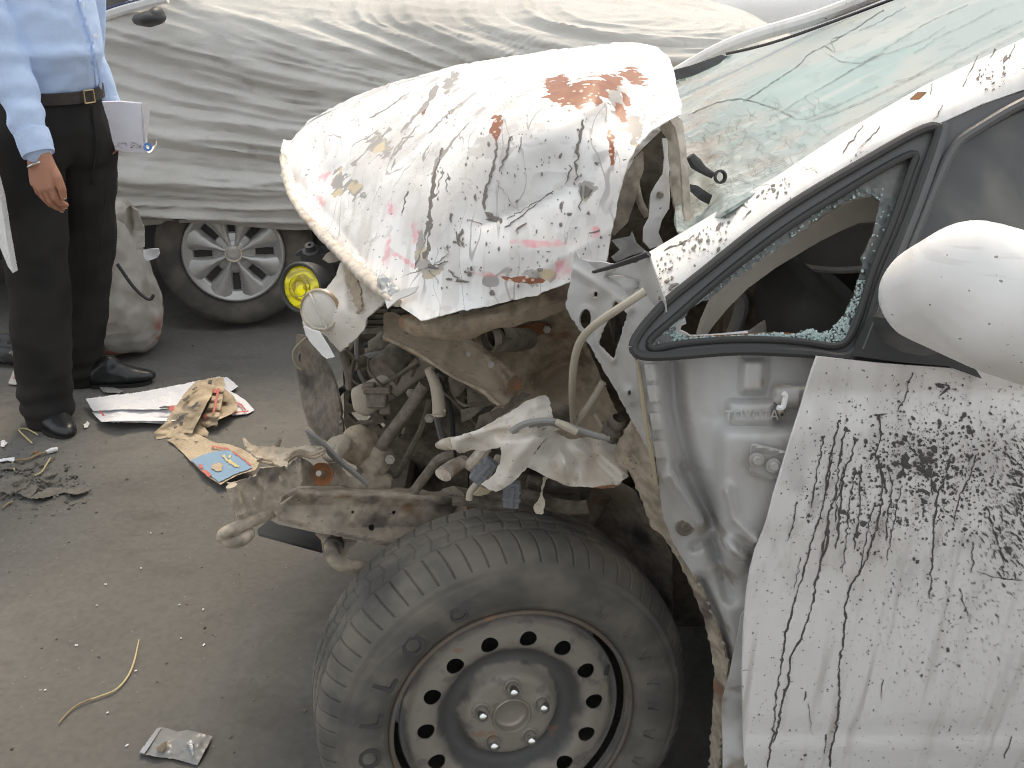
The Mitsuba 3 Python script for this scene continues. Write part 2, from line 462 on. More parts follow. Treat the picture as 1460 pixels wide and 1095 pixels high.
mat('steel_rim', proc(rim_color), 0.55, spec=0.4)
mat('chrome', (0.78, 0.78, 0.77), 0.14, 1.0)
mat('bolt_metal', (0.32, 0.29, 0.25), 0.45, 0.5)
mat('black_rubber', (0.048, 0.048, 0.048), 0.55, spec=0.4)
mat('black_plastic', (0.045, 0.045, 0.046), 0.5, spec=0.45)
mat('seal_grey', (0.10, 0.10, 0.102), 0.42, spec=0.5)
mat('mud', (0.098, 0.092, 0.086), 0.8, spec=0.3)
mat('sealant', (0.33, 0.28, 0.19), 0.7)
mat('trim_beige', (0.60, 0.56, 0.50), 0.75, spec=0.2)
mat('cabin_dark', (0.065, 0.063, 0.06), 0.8, spec=0.2)
mat('cabin_grey', (0.26, 0.25, 0.235), 0.8, spec=0.2)
mat('rust_plain', proc(lambda p, n, uv: mix((0.28, 0.125, 0.055), (0.17, 0.115, 0.075), smoothstep(0.35, 0.65, fbm(p.x * 60, p.y * 60, p.z * 60, 3)))), 0.9, spec=0.1)
mat('wire_tan', (0.41, 0.365, 0.295), 0.6)
mat('wire_grey', (0.22, 0.215, 0.205), 0.55)
mat('connector_blue', (0.16, 0.17, 0.185), 0.55)


# glass that is dusty, crazed and broken
SCR_T = P(1140, 130, 2.05).tolist()
def screen_color(p, n, uv):
    a, b, w = voronoi(p.x * 16 + p.y * 3 + 0.6 * noise(p.x * 30, p.y * 30), p.y * 13 + 0.6 * noise(p.x * 30 + 9, p.y * 30))
    crumple = smoothstep(0.50, 0.40, p.x - 0.10 * (p.y - 1.4) + 0.10 * noise(p.x * 12, p.y * 12))
    c = mix((0.23, 0.295, 0.29), (0.33, 0.345, 0.315), smoothstep(0.4, 0.65, fbm(p.x * 5, p.y * 3, p.z * 5, 3)))
    c = mix(c, (0.36, 0.30, 0.25), smoothstep(0.50, 0.66, fbm(p.x * 9 + 3, p.y * 7, p.z * 9, 3)) * crumple * 0.9)
    fine = voronoi(p.x * 60 + p.y * 9, p.y * 46)
    c = mix(c, (0.09, 0.115, 0.115), (1 - smoothstep(0.02, 0.15, fine[1] - fine[0])) * crumple * 0.9 * smoothstep(0.3, 0.55, noise(p.x * 14, p.y * 14)))
    c = mix(c, (0.14, 0.17, 0.165), (1 - smoothstep(0.01, 0.04, b - a)) * 0.8 * crumple)
    c = mix(c, (0.52, 0.58, 0.56), smoothstep(0.55, 0.66, fbm(p.x * 30, p.y * 30, p.z * 30, 3)) * 0.5 * crumple)
    c = mix(c, (0.36, 0.38, 0.365), 0.28)
    teal = blob(p, SCR_T, (0.20, 0.42, 0.14), 9, 0.5, 0.12)
    c = mix(c, mix((0.20, 0.30, 0.295), (0.27, 0.365, 0.35), noise(p.x * 14, p.y * 14)), teal * 0.8 * (1 - crumple * 0.7))
    c = mix(c, (0.38, 0.40, 0.38), smoothstep(0.50, 0.70, fbm(p.x * 4 + 8, p.y * 16, p.z * 4, 4)) * 0.55)
    return mix(c, (0.19, 0.24, 0.235), smoothstep(0.58, 0.64, fbm(p.x * 38, p.y * 12, p.z * 38, 3)) * 0.35 * smoothstep(0.4, 0.6, noise(p.x * 6, p.y * 6)))


scene['dusty_screen'] = two({'type': 'principled', 'base_color': proc(screen_color), 'roughness': 0.3, 'specular': 0.35})


def pane_color(p, n, uv):
    c = mix((0.060, 0.063, 0.066), (0.15, 0.145, 0.13), smoothstep(0.35, 0.8, fbm(p.x * 14 + p.z * 4, p.y * 14, p.z * 7, 4)))
    return mix(c, (0.21, 0.21, 0.16), smoothstep(0.83, 0.90, p.x - 0.33 * (p.z - 1.1)) * (0.4 + 0.6 * noise(p.x * 30, p.z * 25)))


mat('dusty_pane', proc(pane_color), 0.12, spec=0.6)


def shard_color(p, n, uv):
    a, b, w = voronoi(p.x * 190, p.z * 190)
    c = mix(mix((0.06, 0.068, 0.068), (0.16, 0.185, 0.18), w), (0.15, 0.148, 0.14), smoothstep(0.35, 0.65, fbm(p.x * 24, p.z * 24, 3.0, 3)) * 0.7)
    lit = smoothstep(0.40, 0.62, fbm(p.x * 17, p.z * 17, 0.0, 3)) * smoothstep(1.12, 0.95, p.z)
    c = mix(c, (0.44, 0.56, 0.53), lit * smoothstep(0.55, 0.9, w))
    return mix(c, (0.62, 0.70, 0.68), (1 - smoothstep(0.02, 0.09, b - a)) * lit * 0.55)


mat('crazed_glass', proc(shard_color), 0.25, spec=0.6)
mat('glass_crumb', (0.50, 0.61, 0.59), 0.12, spec=0.7)


def sheet_color(p, n, uv):
    c = mix((0.56, 0.548, 0.515), (0.455, 0.44, 0.41), smoothstep(0.35, 0.75, fbm(p.x * 3, p.y * 3, p.z * 5, 4)))
    weave = noise(p.x * 300, p.y * 200, p.z * 300)
    c = c * (0.94 + 0.12 * weave)
    return mix(c, (0.36, 0.34, 0.31), smoothstep(0.68, 0.85, fbm(p.x * 12, p.y * 12, p.z * 12, 4)) * 0.5)


mat('cover_cloth', proc(sheet_color), 0.75, bump=(proc(lambda p, n, uv: fbm(p.x * 25, p.y * 25, p.z * 60, 3)), 0.004), spec=0.2)
mat('hubcap_silver', (0.50, 0.50, 0.485), 0.34, 0.55, spec=0.5)
mat('far_paint', (0.78, 0.78, 0.77), 0.25, spec=0.5)
mat('blue_seal', (0.06, 0.065, 0.13), 0.4)
scene['yellow_lens'] = {'type': 'thindielectric', 'specular_transmittance': rgb(1.0, 0.93, 0.02)}
mat('lamp_bowl', (0.88, 0.88, 0.84), 0.13, 0.92)
mat('yellow_deep', (0.34, 0.30, 0.015), 0.2, spec=0.6)
mat('frost_lens', (0.62, 0.59, 0.53), 0.3, spec=0.5)


def ground_color(p, n, uv):
    big = fbm(p.x * 1.6, p.y * 1.6, 0.0, 3)
    c = mix((0.142, 0.136, 0.125), (0.119, 0.115, 0.107), smoothstep(0.35, 0.7, big))
    c = mix(c, (0.165, 0.158, 0.144), smoothstep(2.6, 4.0, p.y) * 0.6)
    grain = fbm(p.x * 90, p.y * 90, 0.0, 3)
    c = c * (0.88 + 0.24 * grain)
    c = mix(c, (0.07, 0.064, 0.058), smoothstep(0.55, 0.85, fbm(p.x * 7, p.y * 11, 4.0, 4)) * 0.28)
    a, b, w = voronoi(p.x * 34, p.y * 34)
    return mix(c, (0.36, 0.335, 0.30), dr.select((w > 0.96) & (a < 0.06), 0.4, 0.0))


mat('yard_dirt', proc(ground_color), 0.95, bump=(proc(lambda p, n, uv: fbm(p.x * 60, p.y * 60, 0.0, 4)), 0.0035), spec=0.1)


def cloth(base, fold, fr):
    def f(p, n, uv):
        return mix(base, fold, smoothstep(0.4, 0.7, fbm(p.x * fr, p.y * fr, p.z * fr, 2))) * (0.93 + 0.14 * noise(p.x * 500, p.y * 500, p.z * 500))
    return f


mat('shirt_cloth', proc(cloth((0.49, 0.61, 0.83), (0.47, 0.59, 0.805), 10)), 0.85, spec=0.15)
mat('cuff_cloth', (0.49, 0.61, 0.83), 0.85, spec=0.15)
mat('trouser_cloth', proc(cloth((0.036, 0.035, 0.034), (0.027, 0.026, 0.026), 9)), 0.9, spec=0.12)
mat('skin', (0.41, 0.20, 0.13), 0.5, spec=0.35)
mat('nail', (0.62, 0.44, 0.38), 0.3)
mat('hair', (0.012, 0.011, 0.010), 0.5)
mat('eye_white', (0.7, 0.68, 0.65), 0.2)
mat('belt_leather', (0.028, 0.021, 0.017), 0.4)
mat('shoe_leather', (0.022, 0.023, 0.025), 0.33, spec=0.5)
mat('shoe_sole', (0.018, 0.017, 0.016), 0.7)
mat('brass', (0.62, 0.48, 0.26), 0.3, 0.9)
mat('button', (0.8, 0.8, 0.8), 0.3)
mat('paper', (0.80, 0.79, 0.86), 0.8, spec=0.2)
mat('white_plastic', (0.72, 0.71, 0.70), 0.4)
mat('ink_blue', (0.08, 0.20, 0.50), 0.7)
mat('ink_red', (0.46, 0.13, 0.11), 0.7)
mat('ink_dark', (0.10, 0.09, 0.085), 0.8)
mat('ink_yellow', (0.50, 0.43, 0.22), 0.8)
mat('panel_blue', (0.20, 0.30, 0.41), 0.8)


def news_color(p, n, uv):
    c = mix((0.47, 0.385, 0.275), (0.34, 0.27, 0.185), smoothstep(0.4, 0.75, fbm(p.x * 13, p.y * 13, p.z * 13, 3)))
    rows = smoothstep(0.45, 0.6, dr.abs(dr.sin((p.x * 0.62 + p.y * 0.78) * 420)))
    col = noise((p.x * 0.78 - p.y * 0.62) * 260, dr.floor((p.x * 0.62 + p.y * 0.78) * 134))
    where = smoothstep(0.42, 0.52, noise(p.x * 16, p.y * 16, 3.0))
    return mix(c, (0.16, 0.13, 0.10), rows * smoothstep(0.35, 0.5, col) * where * 0.3)


mat('newsprint', proc(news_color), 0.9, spec=0.1)
mat('white_sack', (0.72, 0.72, 0.745), 0.75, spec=0.2)


def sack_color(p, n, uv):
    c = mix((0.50, 0.48, 0.44), (0.34, 0.31, 0.275), smoothstep(0.35, 0.7, fbm(p.x * 12, p.y * 12, p.z * 12, 3)))
    return mix(c, (0.42, 0.13, 0.10), smoothstep(0.72, 0.78, noise(p.x * 9 + p.z * 22, p.y * 8, p.z * 6)) * smoothstep(0.2, 0.08, p.z) * 0.8)


mat('dirty_sack', proc(sack_color), 0.8, spec=0.15)
mat('straw', (0.46, 0.39, 0.21), 0.7)
mat('brown_straw', (0.27, 0.20, 0.12), 0.8)
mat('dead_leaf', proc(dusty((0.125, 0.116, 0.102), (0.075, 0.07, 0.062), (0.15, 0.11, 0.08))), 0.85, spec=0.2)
mat('stone', (0.24, 0.23, 0.215), 0.8)
mat('red_pack', (0.50, 0.20, 0.19), 0.5)
scene['clear_wrap'] = two({'type': 'principled', 'base_color': rgb(0.20, 0.20, 0.195), 'roughness': 0.35, 'specular': 0.5})
mat('wrap_shine', (0.34, 0.345, 0.36), 0.3, 0.2)
# ------------------------------------------------------------------ ground
def axis_pts(lo, hi, step, far):
    a = np.arange(lo, hi + step / 2, step)
    out = [a[-1] + step * 1.35 ** k * 3 for k in range(1, 24)]
    out = [x for x in np.cumsum([step * 1.4 ** k for k in range(1, 30)]) if x < far]
    return np.concatenate([(lo - np.array(out))[::-1], a, hi + np.array(out)])


gx, gy = axis_pts(-2.6, 1.6, 0.02, 150), axis_pts(0.6, 5.0, 0.02, 150)
X, Y = np.meshgrid(gx, gy, indexing='ij')
pp = np.stack([X, Y, X * 0], -1)
Zg = 0.030 * (meshkit.fbm(pp * 1.3, 3, 3) - 0.5) + 0.012 * (meshkit.fbm(pp * 9, 4, 5) - 0.5)
gv = np.stack([X, Y, Zg], -1).reshape(-1, 3)
gf = grid_faces(len(gx), len(gy))
if np.cross(gv[gf[0, 1]] - gv[gf[0, 0]], gv[gf[0, 2]] - gv[gf[0, 0]])[2] < 0:
    gf = gf[:, ::-1]
obj('ground', trimesh.Trimesh(gv, gf, process=False), 'yard_dirt', smooth=True, kind='structure', label='bare grey brown compacted dirt of the yard')


def gz(x, y):
    q = np.array([x, y, 0.0])
    return float(0.030 * (meshkit.fbm(q * 1.3, 3, 3) - 0.5) + 0.012 * (meshkit.fbm(q * 9, 4, 5) - 0.5))


def on_ground(px, py, h=0.0):
    g = G(px, py, 0.0)
    for _ in range(3):
        g = G(px, py, gz(g[0], g[1]) + h)
    return g


# ------------------------------------------------------------------ the covered car
car2 = thing('covered_car', 'parked car under a pale grey cloth cover, behind the wreck and the standing man', 'car')
YS, YF = 4.12, 5.75
NX, NT = 620, 300
xs = np.linspace(-3.6, 1.45, NX)
top = np.interp(xs, [-3.6, -3.2, -2.6, -1.9, -1.3, -0.8, -0.3, 0.3, 0.9, 1.3, 1.45], [1.2, 1.62, 1.72, 1.66, 1.50, 1.40, 1.34, 1.30, 1.24, 1.06, 0.8])
top = np.convolve(np.pad(top, 20, mode='edge'), np.hanning(41) / np.hanning(41).sum(), 'valid')
hem = 0.462 + 0.035 * (xs + 1.6) * -0.6 + 0.012 * np.sin(xs * 9)
wid = np.interp(xs, [-3.6, -3.3, 0.9, 1.3, 1.45], [0.5, 0, 0, 0.12, 0.4])
v = np.zeros((NX, NT, 3))
tt = np.linspace(0, 1, NT)
for i, x in enumerate(xs):
    r = min(np.interp(x, [-1.6, -.6, .2], [.42, .34, .24]), (top[i] - hem[i]) * 0.55)
    y0, y1, zt = YS + wid[i], YF - wid[i], top[i]
    a = np.linspace(0, np.pi / 2, 14)
    lean = 0.10
    sec = [(y0, hem[i]), (y0 - 0.015, hem[i] + 0.2)] + [(y0 + lean + r * 2.2 * (1 - np.cos(q)), zt - r + r * np.sin(q)) for q in a]
    sec += [(2 * (y0 + y1) / 2 - yy, zz) for yy, zz in sec[::-1]]
    sec = np.array(sec)
    L = np.concatenate([[0], np.cumsum(np.linalg.norm(np.diff(sec, axis=0), axis=1))])
    u = np.where(tt < 0.62, tt / 0.62 * 0.5, 0.5 + (tt - 0.62) / 0.38 * 0.5) * L[-1]
    v[i, :, 0], v[i, :, 1], v[i, :, 2] = x, np.interp(u, L, sec[:, 0]), np.interp(u, L, sec[:, 1])
V = v.reshape(-1, 3)
q = V.copy()
warp = meshkit.fbm(q * [0.9, 0.9, 1.6], 3, 21) - 0.5
sag = 0.10 * np.sin(q[:, 0] * 1.9 + 0.6) + 0.05 * np.sin(q[:, 0] * 4.3)


def ridge(a, seed):
    return 1 - np.abs(2 * meshkit.noise(a, seed) - 1)


zc = q[:, 2] + sag * 0.35 + 0.12 * warp + 0.05 * (q[:, 0] + 1.0) + 0.30 * (q[:, 0] + 1.0) * np.clip((q[:, 2] - .6), 0, 1) - 0.55 * np.clip(q[:, 1] - 4.3, 0, 2) + 0.16 * np.clip(q[:, 2] - .85, 0, 1) * np.sin(q[:, 0] * 2.2 + 1.0)
f1 = ridge(np.stack([q[:, 0] * 0.45, q[:, 1] * 0.45, zc * 8.0], 1), 3) ** 2.0
f2 = ridge(np.stack([q[:, 0] * 0.7 + 7, q[:, 1] * 0.7, zc * 17.0], 1), 5) ** 2
f3 = ridge(np.stack([q[:, 0] * 1.3 + 1, q[:, 1] * 1.3, zc * 36.0 + q[:, 0] * 1.2], 1), 8)
f4 = meshkit.fbm(q * [9, 9, 14], 3, 9)
f5 = ridge(np.stack([q[:, 0] * 2.5 + 1, q[:, 1] * 2.5, zc * 62.0 - q[:, 0] * 4], 1), 18) ** 2
lowz = np.clip(1.25 - q[:, 2], 0.25, 1)
amp = (0.030 * f1 + 0.036 * f2 ** 1.5 * (0.35 + lowz) + 0.022 * f3 ** 2 + 0.008 * f4 + 0.009 * f5)
mm = trimesh.Trimesh(V, grid_faces(NX, NT), process=False)
n = mm.vertex_normals
if n[NX // 2 * NT + 20][1] > 0:
    n = -n
amp = amp * (1 - 0.75 * np.clip(np.abs(n[:, 2]) * 1.3 - .3, 0, 1))
Vd = V + n * (amp * np.clip((V[:, 2] - 0.38) * 8, 0.35, 1))[:, None]
ff = grid_faces(NX, NT)
if np.cross(Vd[ff[9000, 1]] - Vd[ff[9000, 0]], Vd[ff[9000, 2]] - Vd[ff[9000, 0]])[1] > 0:
    ff = ff[:, ::-1]
cover = obj('cloth_cover', solidify(Vd, ff, 0.0015), 'cover_cloth', car2, smooth=True, label='wrinkled pale grey cloth cover with horizontal folds')
# body below and inside the cover
obj('body', cat(box((-3.4, 4.30, 0.24), (1.1, 5.6, 0.62), 0.06), box((-3.3, 4.35, 0.6), (1.0, 5.55, 0.9), 0.05)), 'black_plastic', car2)


def side_car_wheel(c, yaw, parent, R=0.312, sides=72, k=1.08):
    """tyre and eight spoked wheel trim facing the viewer"""
    ax = (math.sin(yaw), -math.cos(yaw), 0)
    prof = [(0.195, -0.19), (0.25, -0.2), (0.29, -0.185), (R, -0.15), (R, -0.04), (R - 0.006, -0.02), (0.29, 0.0), (0.255, 0.010), (0.222, 0.004), (0.205, -0.008), (0.205, -0.05)]
    w = thing(parent + '__wheel', None, None) if False else numbered(parent + '__wheel')
    scene[w] = mikit.ply(lathe(curve(prof, n=4), sides, c, ax), 'tyre_rubber', smooth=40)
    m = put(trimesh.creation.cylinder(0.2, 0.05, sections=48), np.array(c) - np.array(ax) * 0.05, ax)
    obj('brake_disc', m, 'cabin_dark', w)
    # wheel trim: ring, dished rim, hub and spokes
    trim = cat(lathe(curve([(0.202, -0.03), (0.203, 0.004), (0.196, 0.012), (0.184, 0.008), (0.168, 0.000), (0.160, -0.006), (0.157, -0.022)], n=4), sides, c, ax))
    hub = lathe(curve([(0.0001, 0.006), (0.02, 0.0065), (0.032, 0.004), (0.046, 0.0), (0.062, -0.012), (0.07, -0.02)], n=4), 40, c, ax)
    cap = numbered(w + '__wheel_trim')
    scene[cap] = mikit.ply(trim, 'hubcap_silver', smooth=40)
    fr = frame(ax)
    obj('dish', lathe(curve([(.02, 0.0), (.05, -.004), (.080, -.010), (.086, -.016), (.084, -.03)], n=4), 48, c, ax), 'hubcap_silver', w, smooth=40)
    sp = []
    for k in range(8):
        a = math.radians(90 + 22.5 + 45 * k)
        poly = []
        for r, h in ((0.035, 0.010), (0.07, 0.017), (0.12, 0.034), (0.160, 0.052), (0.186, 0.068)):
            poly.append((r, h))
        vs = []
        for r, h in poly:
            for s, z in ((-1, -0.02), (-0.8, 0.002), (-0.3, 0.012), (0.3, 0.012), (0.8, 0.002), (1, -0.02)):
                vs.append((r, s * h, z * (1 - 0.2 * (r - .04) / .14)))
        vs = np.array(vs)
        R2 = np.array([[math.cos(a), -math.sin(a), 0], [math.sin(a), math.cos(a), 0], [0, 0, 1]])
        vs = vs @ R2.T @ fr[:3, :3].T + np.array(c)
        obj('spoke', trimesh.Trimesh(vs, grid_faces(5, 6), process=False), 'hubcap_silver', w, smooth=40)
    obj('hub_cap', hub, 'hubcap_silver', w)
    obj('hub_ring', lathe([(0.030, 0.0045), (0.0305, 0.008), (0.034, 0.008), (0.0345, 0.003)], 40, c, ax), 'chrome', w)
    return w


side_car_wheel(P(333, 361, 4.13), math.radians(9), car2)
# window left bare by the cover: sill strip, glass and mirror
obj('window_sill', tube([P(138, 27, 4.19), P(150, 21, 4.19), P(190, 8, 4.19), P(238, -4, 4.19)], 0.022, 8, flat=1.0), 'far_paint', car2)
obj('window_seal', tube([P(152, 14, 4.18), P(165, 9, 4.18), P(195, 2, 4.18), P(240, -10, 4.18)], 0.008, 8), 'blue_seal', car2)
obj('window_glass', sheet([(128, 34), (150, 16), (240, -10), (240, -80), (120, -80)], 4.205, 12), 'dusty_pane', car2)
mir = flesh(balls([(P(199, 28, 4.02), (0.022, 0.05, 0.020)), (P(212, 27, 3.97), (0.036, 0.06, 0.028)), (P(220, 25, 3.96), (0.040, 0.06, 0.026))]) + balls([(P(224, 22, 3.96), (0.026, 0.05, 0.030)), (P(216, 25, 4.02), (0.03, 0.05, 0.022))]), 0.01, 6)
obj('side_mirror', mir, 'black_plastic', car2)
obj('mirror_arm', tube([P(216, 27, 4.0), P(212, 30, 4.14)], 0.02, 8), 'black_plastic', car2)

# a second covered vehicle farther back, whose pale cover is all that shows above the wreck
car3 = thing('distant_covered_car', 'farther vehicle under a white cover, bright above the wreck windscreen', 'car')
v2 = []
xs2 = np.linspace(0.2, 7.2, 160)
t2 = np.linspace(0, 1, 90)
for x in xs2 - .8:
    e = np.clip(min(x + 0.6, 6.4 - x) / 0.7, 0, 1) ** 0.5
    h = np.interp(x, [-0.6, 0.2, 1.2, 2.2, 4.5, 5.6, 6.4], [1.2, 1.45, 1.5, 1.5, 1.5, 1.4, 1.1]) * (0.5 + 0.5 * e)
    sec = np.array([(7.0, 0.15), (6.98, 0.45), (7.1, h - 0.32), (7.28, h - 0.10), (7.6, h), (8.2, h + 0.03), (8.7, h), (9.0, h - 0.3), (9.1, 0.15)])
    L = np.concatenate([[0], np.cumsum(np.linalg.norm(np.diff(sec, axis=0), axis=1))])
    v2.append(np.stack([np.full(90, x + .8), np.interp(t2 * L[-1], L, sec[:, 0]), np.interp(t2 * L[-1], L, sec[:, 1])], 1))
v2 = np.array(v2).reshape(-1, 3)
m2 = trimesh.Trimesh(v2, grid_faces(160, 90), process=False)
nn = m2.vertex_normals
if nn[80 * 90 + 20][1] > 0:
    nn = -nn
v2 = v2 + nn * (0.10 * (meshkit.fbm(v2 * [1.0, 1, 4], 4, 4) - 0.5))[:, None]
f2_ = grid_faces(160, 90)
if np.cross(v2[f2_[7000, 1]] - v2[f2_[7000, 0]], v2[f2_[7000, 2]] - v2[f2_[7000, 0]])[2] < 0:
    f2_ = f2_[:, ::-1]
mat('white_cover', (0.80, 0.79, 0.77), 0.7, spec=0.2)
obj('cloth_cover', solidify(v2, f2_, 0.002), 'white_cover', car3, smooth=True)
for x, y in ((0.9, 7.15), (5.0, 7.15)):
    obj('wheel', lathe([(0.19, 0.1), (0.3, 0.09), (0.32, 0.05), (0.32, -0.08), (0.19, -0.1)], 40, (x, y, 0.32), (0, -1, 0)), 'tyre_rubber', car3)
# ================================================================== the wrecked car
W = thing('wrecked_car', 'white wrecked car with its nose torn off, buckled bonnet and bare front wheel', 'car')


def WP(name, mesh, mt, parent=W, smooth=35, label=None, kind=None):
    return obj(name, mesh, mt, parent, smooth, label, None, None, kind)


# ------------------------------------------------------------------ bonnet
hood_out = zm([(60, 655), (75, 600), (110, 605), (190, 515), (300, 460), (420, 405), (560, 355), (700, 318), (830, 282), (960, 262), (1100, 240), (1250, 215), (1420, 200)], .3288, 380, 0) + \
    [(880, 60), (905, 61), (938, 68), (955, 84), (962, 105), (966, 130), (972, 150), (970, 166), (948, 176), (926, 190), (908, 210), (893, 240), (880, 285), (870, 340), (863, 379),
     (840, 391), (810, 405), (760, 425), (700, 438), (650, 446), (600, 457), (578, 440), (560, 425), (530, 400), (500, 370), (470, 340), (445, 313), (425, 285), (412, 255)]


def hood_relief(x, y):
    r = 0.0
    for (x0, y0, x1, y1, d, w) in ((585, 440, 690, 175, -.014, 16), (470, 250, 600, 140, .018, 12), (560, 240, 660, 150, .010, 7), (420, 255, 520, 370, .012, 8), (700, 430, 870, 330, -.006, 14),
                                   (790, 410, 850, 240, .008, 12), (600, 250, 640, 180, .010, 8), (690, 320, 800, 280, .006, 6), (860, 180, 930, 90, .010, 12), (840, 130, 930, 110, .006, 8)):
        ab = np.array([x1 - x0, y1 - y0], float)
        t = np.clip(((x - x0) * ab[0] + (y - y0) * ab[1]) / (ab @ ab), 0, 1)
        dd = np.hypot(x - x0 - t * ab[0], y - y0 - t * ab[1])
        r = r + 1.3 * d * np.exp(-dd / w)
    return r


def hood_full(x, y):
    return hood_Y(x, y) + hood_relief(x, y)


p2, hf = flat_mesh(hood_out, 5.0, rag=0.5, seed=4)
hv = P(p2[:, 0], p2[:, 1], hood_full(p2[:, 0], p2[:, 1]))
hv += np.array([0.2, 1, 0.5]) * (0.016 * (meshkit.fbm(hv * 6, 3, 11) - 0.5) + .010 * np.abs(meshkit.fbm(hv * 14, 3, 12) - .5))[:, None]
if (np.cross(hv[hf[:, 1]] - hv[hf[:, 0]], hv[hf[:, 2]] - hv[hf[:, 0]]) * (EYE - hv[hf[:, 0]])).sum() < 0:
    hf = hf[:, ::-1]
hood_m = solidify(hv, hf, 0.002)
# the far half of the bonnet, falling away behind the ridge line
rim_px = np.array([q[:2] for q in hood_out[2:16]])
rim_px = curve(rim_px, n=6)
r0 = P(rim_px[:, 0], rim_px[:, 1], hood_full(rim_px[:, 0], rim_px[:, 1]))
rows = [r0 + np.array([0.0, d, -dz]) for d, dz in ((-.02, .004), (.06, .012), (.16, .04), (.28, .085), (.42, .15), (.55, .22))]
far = np.stack(rows, 1).reshape(-1, 3)
far += np.array([0, 0, 1]) * (0.02 * (meshkit.fbm(far * 6, 3, 2) - .5))[:, None]
ffar = grid_faces(len(r0), len(rows))
if np.cross(far[ffar[:, 1]] - far[ffar[:, 0]], far[ffar[:, 2]] - far[ffar[:, 0]])[:, 2].sum() < 0:
    ffar = ffar[:, ::-1]
hood = WP('bonnet', cat(hood_m, solidify(far, ffar, 0.002)), 'hood_paint', smooth=40, label='buckled white bonnet with flaked paint, rust patches, soot runs and pink scrapes')


def hb(x, y, off=0.0):
    return P(x, y, hood_full(np.asarray(x, float), np.asarray(y, float)) - off)


# rolled front lip with torn ribs
lip_px = [(403, 222), (408, 250), (416, 278), (432, 303), (452, 326), (478, 352), (505, 378), (530, 401), (552, 420), (566, 432)]
lip = [hb(a, b, .012) for a, b in lip_px]
WP('front_lip', rough(tube(lip, [.008, .009, .010, .011, .013, .015, .015, .017, .017, .010], 12, 8, flat=0.6), 0.0028, 45, 5), 'beige_metal', hood)
WP('lip_flange', sheet([(402, 240), (398, 226), (405, 232), (400, 250), (408, 262), (415, 280), (430, 306), (470, 352), (520, 398), (556, 428), (566, 415), (548, 400), (505, 365), (470, 330), (440, 297), (420, 262), (412, 232)],
                       lambda x, y: hood_full(x, y) - .022, 5, dent=(.006, 40), rag=1.2, seed=3), 'hood_paint', hood)
WP('lip_corner', rough(flesh(balls([(hb(549, 404, .02), (.012, .008, .016)), (hb(560, 420, .02), (.012, .008, .013))]), .004, 2), .010, 90, 3), 'grey_panel', hood)
WP('torn_tab', sheet([(548, 425), (575, 412), (596, 408), (592, 416), (566, 428), (552, 440)], lambda x, y: hood_full(x, y) - .03, 4, dent=(.004, 50)), 'grey_panel', hood)
# inner frame of the bonnet along its near edge (dusty underside), and the folded rear end with its hinge
WP('inner_frame', rough(tube([P(588, 462, 1.56), P(640, 466, 1.52), (P(700, 456, 1.52)), P(760, 440, 1.52), P(815, 415, 1.52), P(858, 392, 1.53)], [.03, .036, .04, .04, .034, .026], 24, 12, flat=.5), .016, 16, 6), 'brown_metal', hood)
WP('folded_edge', cat(sheet([(955, 171), (966, 166), (973, 172), (978, 205), (982, 250), (986, 312), (979, 322), (975, 300), (972, 250), (968, 205), (963, 182)], [(955, 171, 1.55), (973, 172, 1.56), (986, 312, 1.50), (975, 300, 1.5), (972, 240, 1.53)], 4, t=.004, dent=(.004, 30)),
                      sheet([(938, 180), (958, 172), (966, 186), (971, 230), (975, 290), (978, 322), (970, 330), (960, 290), (955, 240), (952, 200)], 1.60, 5, t=.003, dent=(.01, 20))), 'beige_metal', hood)
WP('inner_flange', sheet(zm([(45, 820), (100, 660), (160, 560), (195, 530), (200, 620), (175, 690), (150, 790), (120, 880), (55, 950), (40, 930)], .2921, 860, 60), 1.66, 6, dent=(.012, 14)), 'beige_metal', hood)
WP('hinge_arm', sheet(zm([(288, 470), (326, 470), (330, 560), (322, 640), (328, 760), (322, 815), (288, 865), (270, 930), (295, 985), (230, 1010), (195, 970), (195, 905), (222, 855), (228, 800), (232, 740), (258, 690), (290, 640), (297, 560)], .2921, 860, 60),
                      [(945, 200, 1.66), (955, 250, 1.62), (930, 290, 1.6), (920, 340, 1.58), (950, 300, 1.60)], 4, t=.004, dent=(.008, 22)), 'white_paint', hood, label='bent white hinge arm in the fold of the bonnet')
WP('hinge_strut', cat(sheet(zm([(312, 428), (335, 425), (345, 480), (345, 620), (350, 740), (385, 800), (396, 880), (375, 890), (340, 800), (325, 700), (330, 560)], .2921, 860, 60), 1.68, 5, t=.003, dent=(.006, 20)),
                      pipe(zm([(160, 690), (180, 780), (215, 850)], .2921, 860, 60), 1.7, .006)), 'beige_metal', hood)
WP('hollow_back', sheet([(866, 385), (880, 290), (905, 225), (950, 180), (970, 200), (982, 300), (985, 340), (930, 375)], 1.80, 8, t=.004, dent=(.03, 8)), 'engine_dirt', hood)
WP('hinge_bolt', lathe([(.0001, .004), (.005, .004), (.006, 0)], 10, P(941, 278, 1.60), (0, -1, 0)), 'bolt_metal', hood)
WP('torn_sheet', cat(sheet(zm([(40, 965), (130, 950), (140, 925), (150, 1000), (200, 1030), (60, 1065), (35, 1040), (80, 1010)], .2921, 860, 60), 1.55, 5, dent=(.03, 14)),
                     sheet(zm([(140, 920), (150, 1010), (205, 1040), (215, 1030), (165, 985)], .2921, 860, 60), 1.53, 5, dent=(.02, 20))), 'grey_panel', hood)
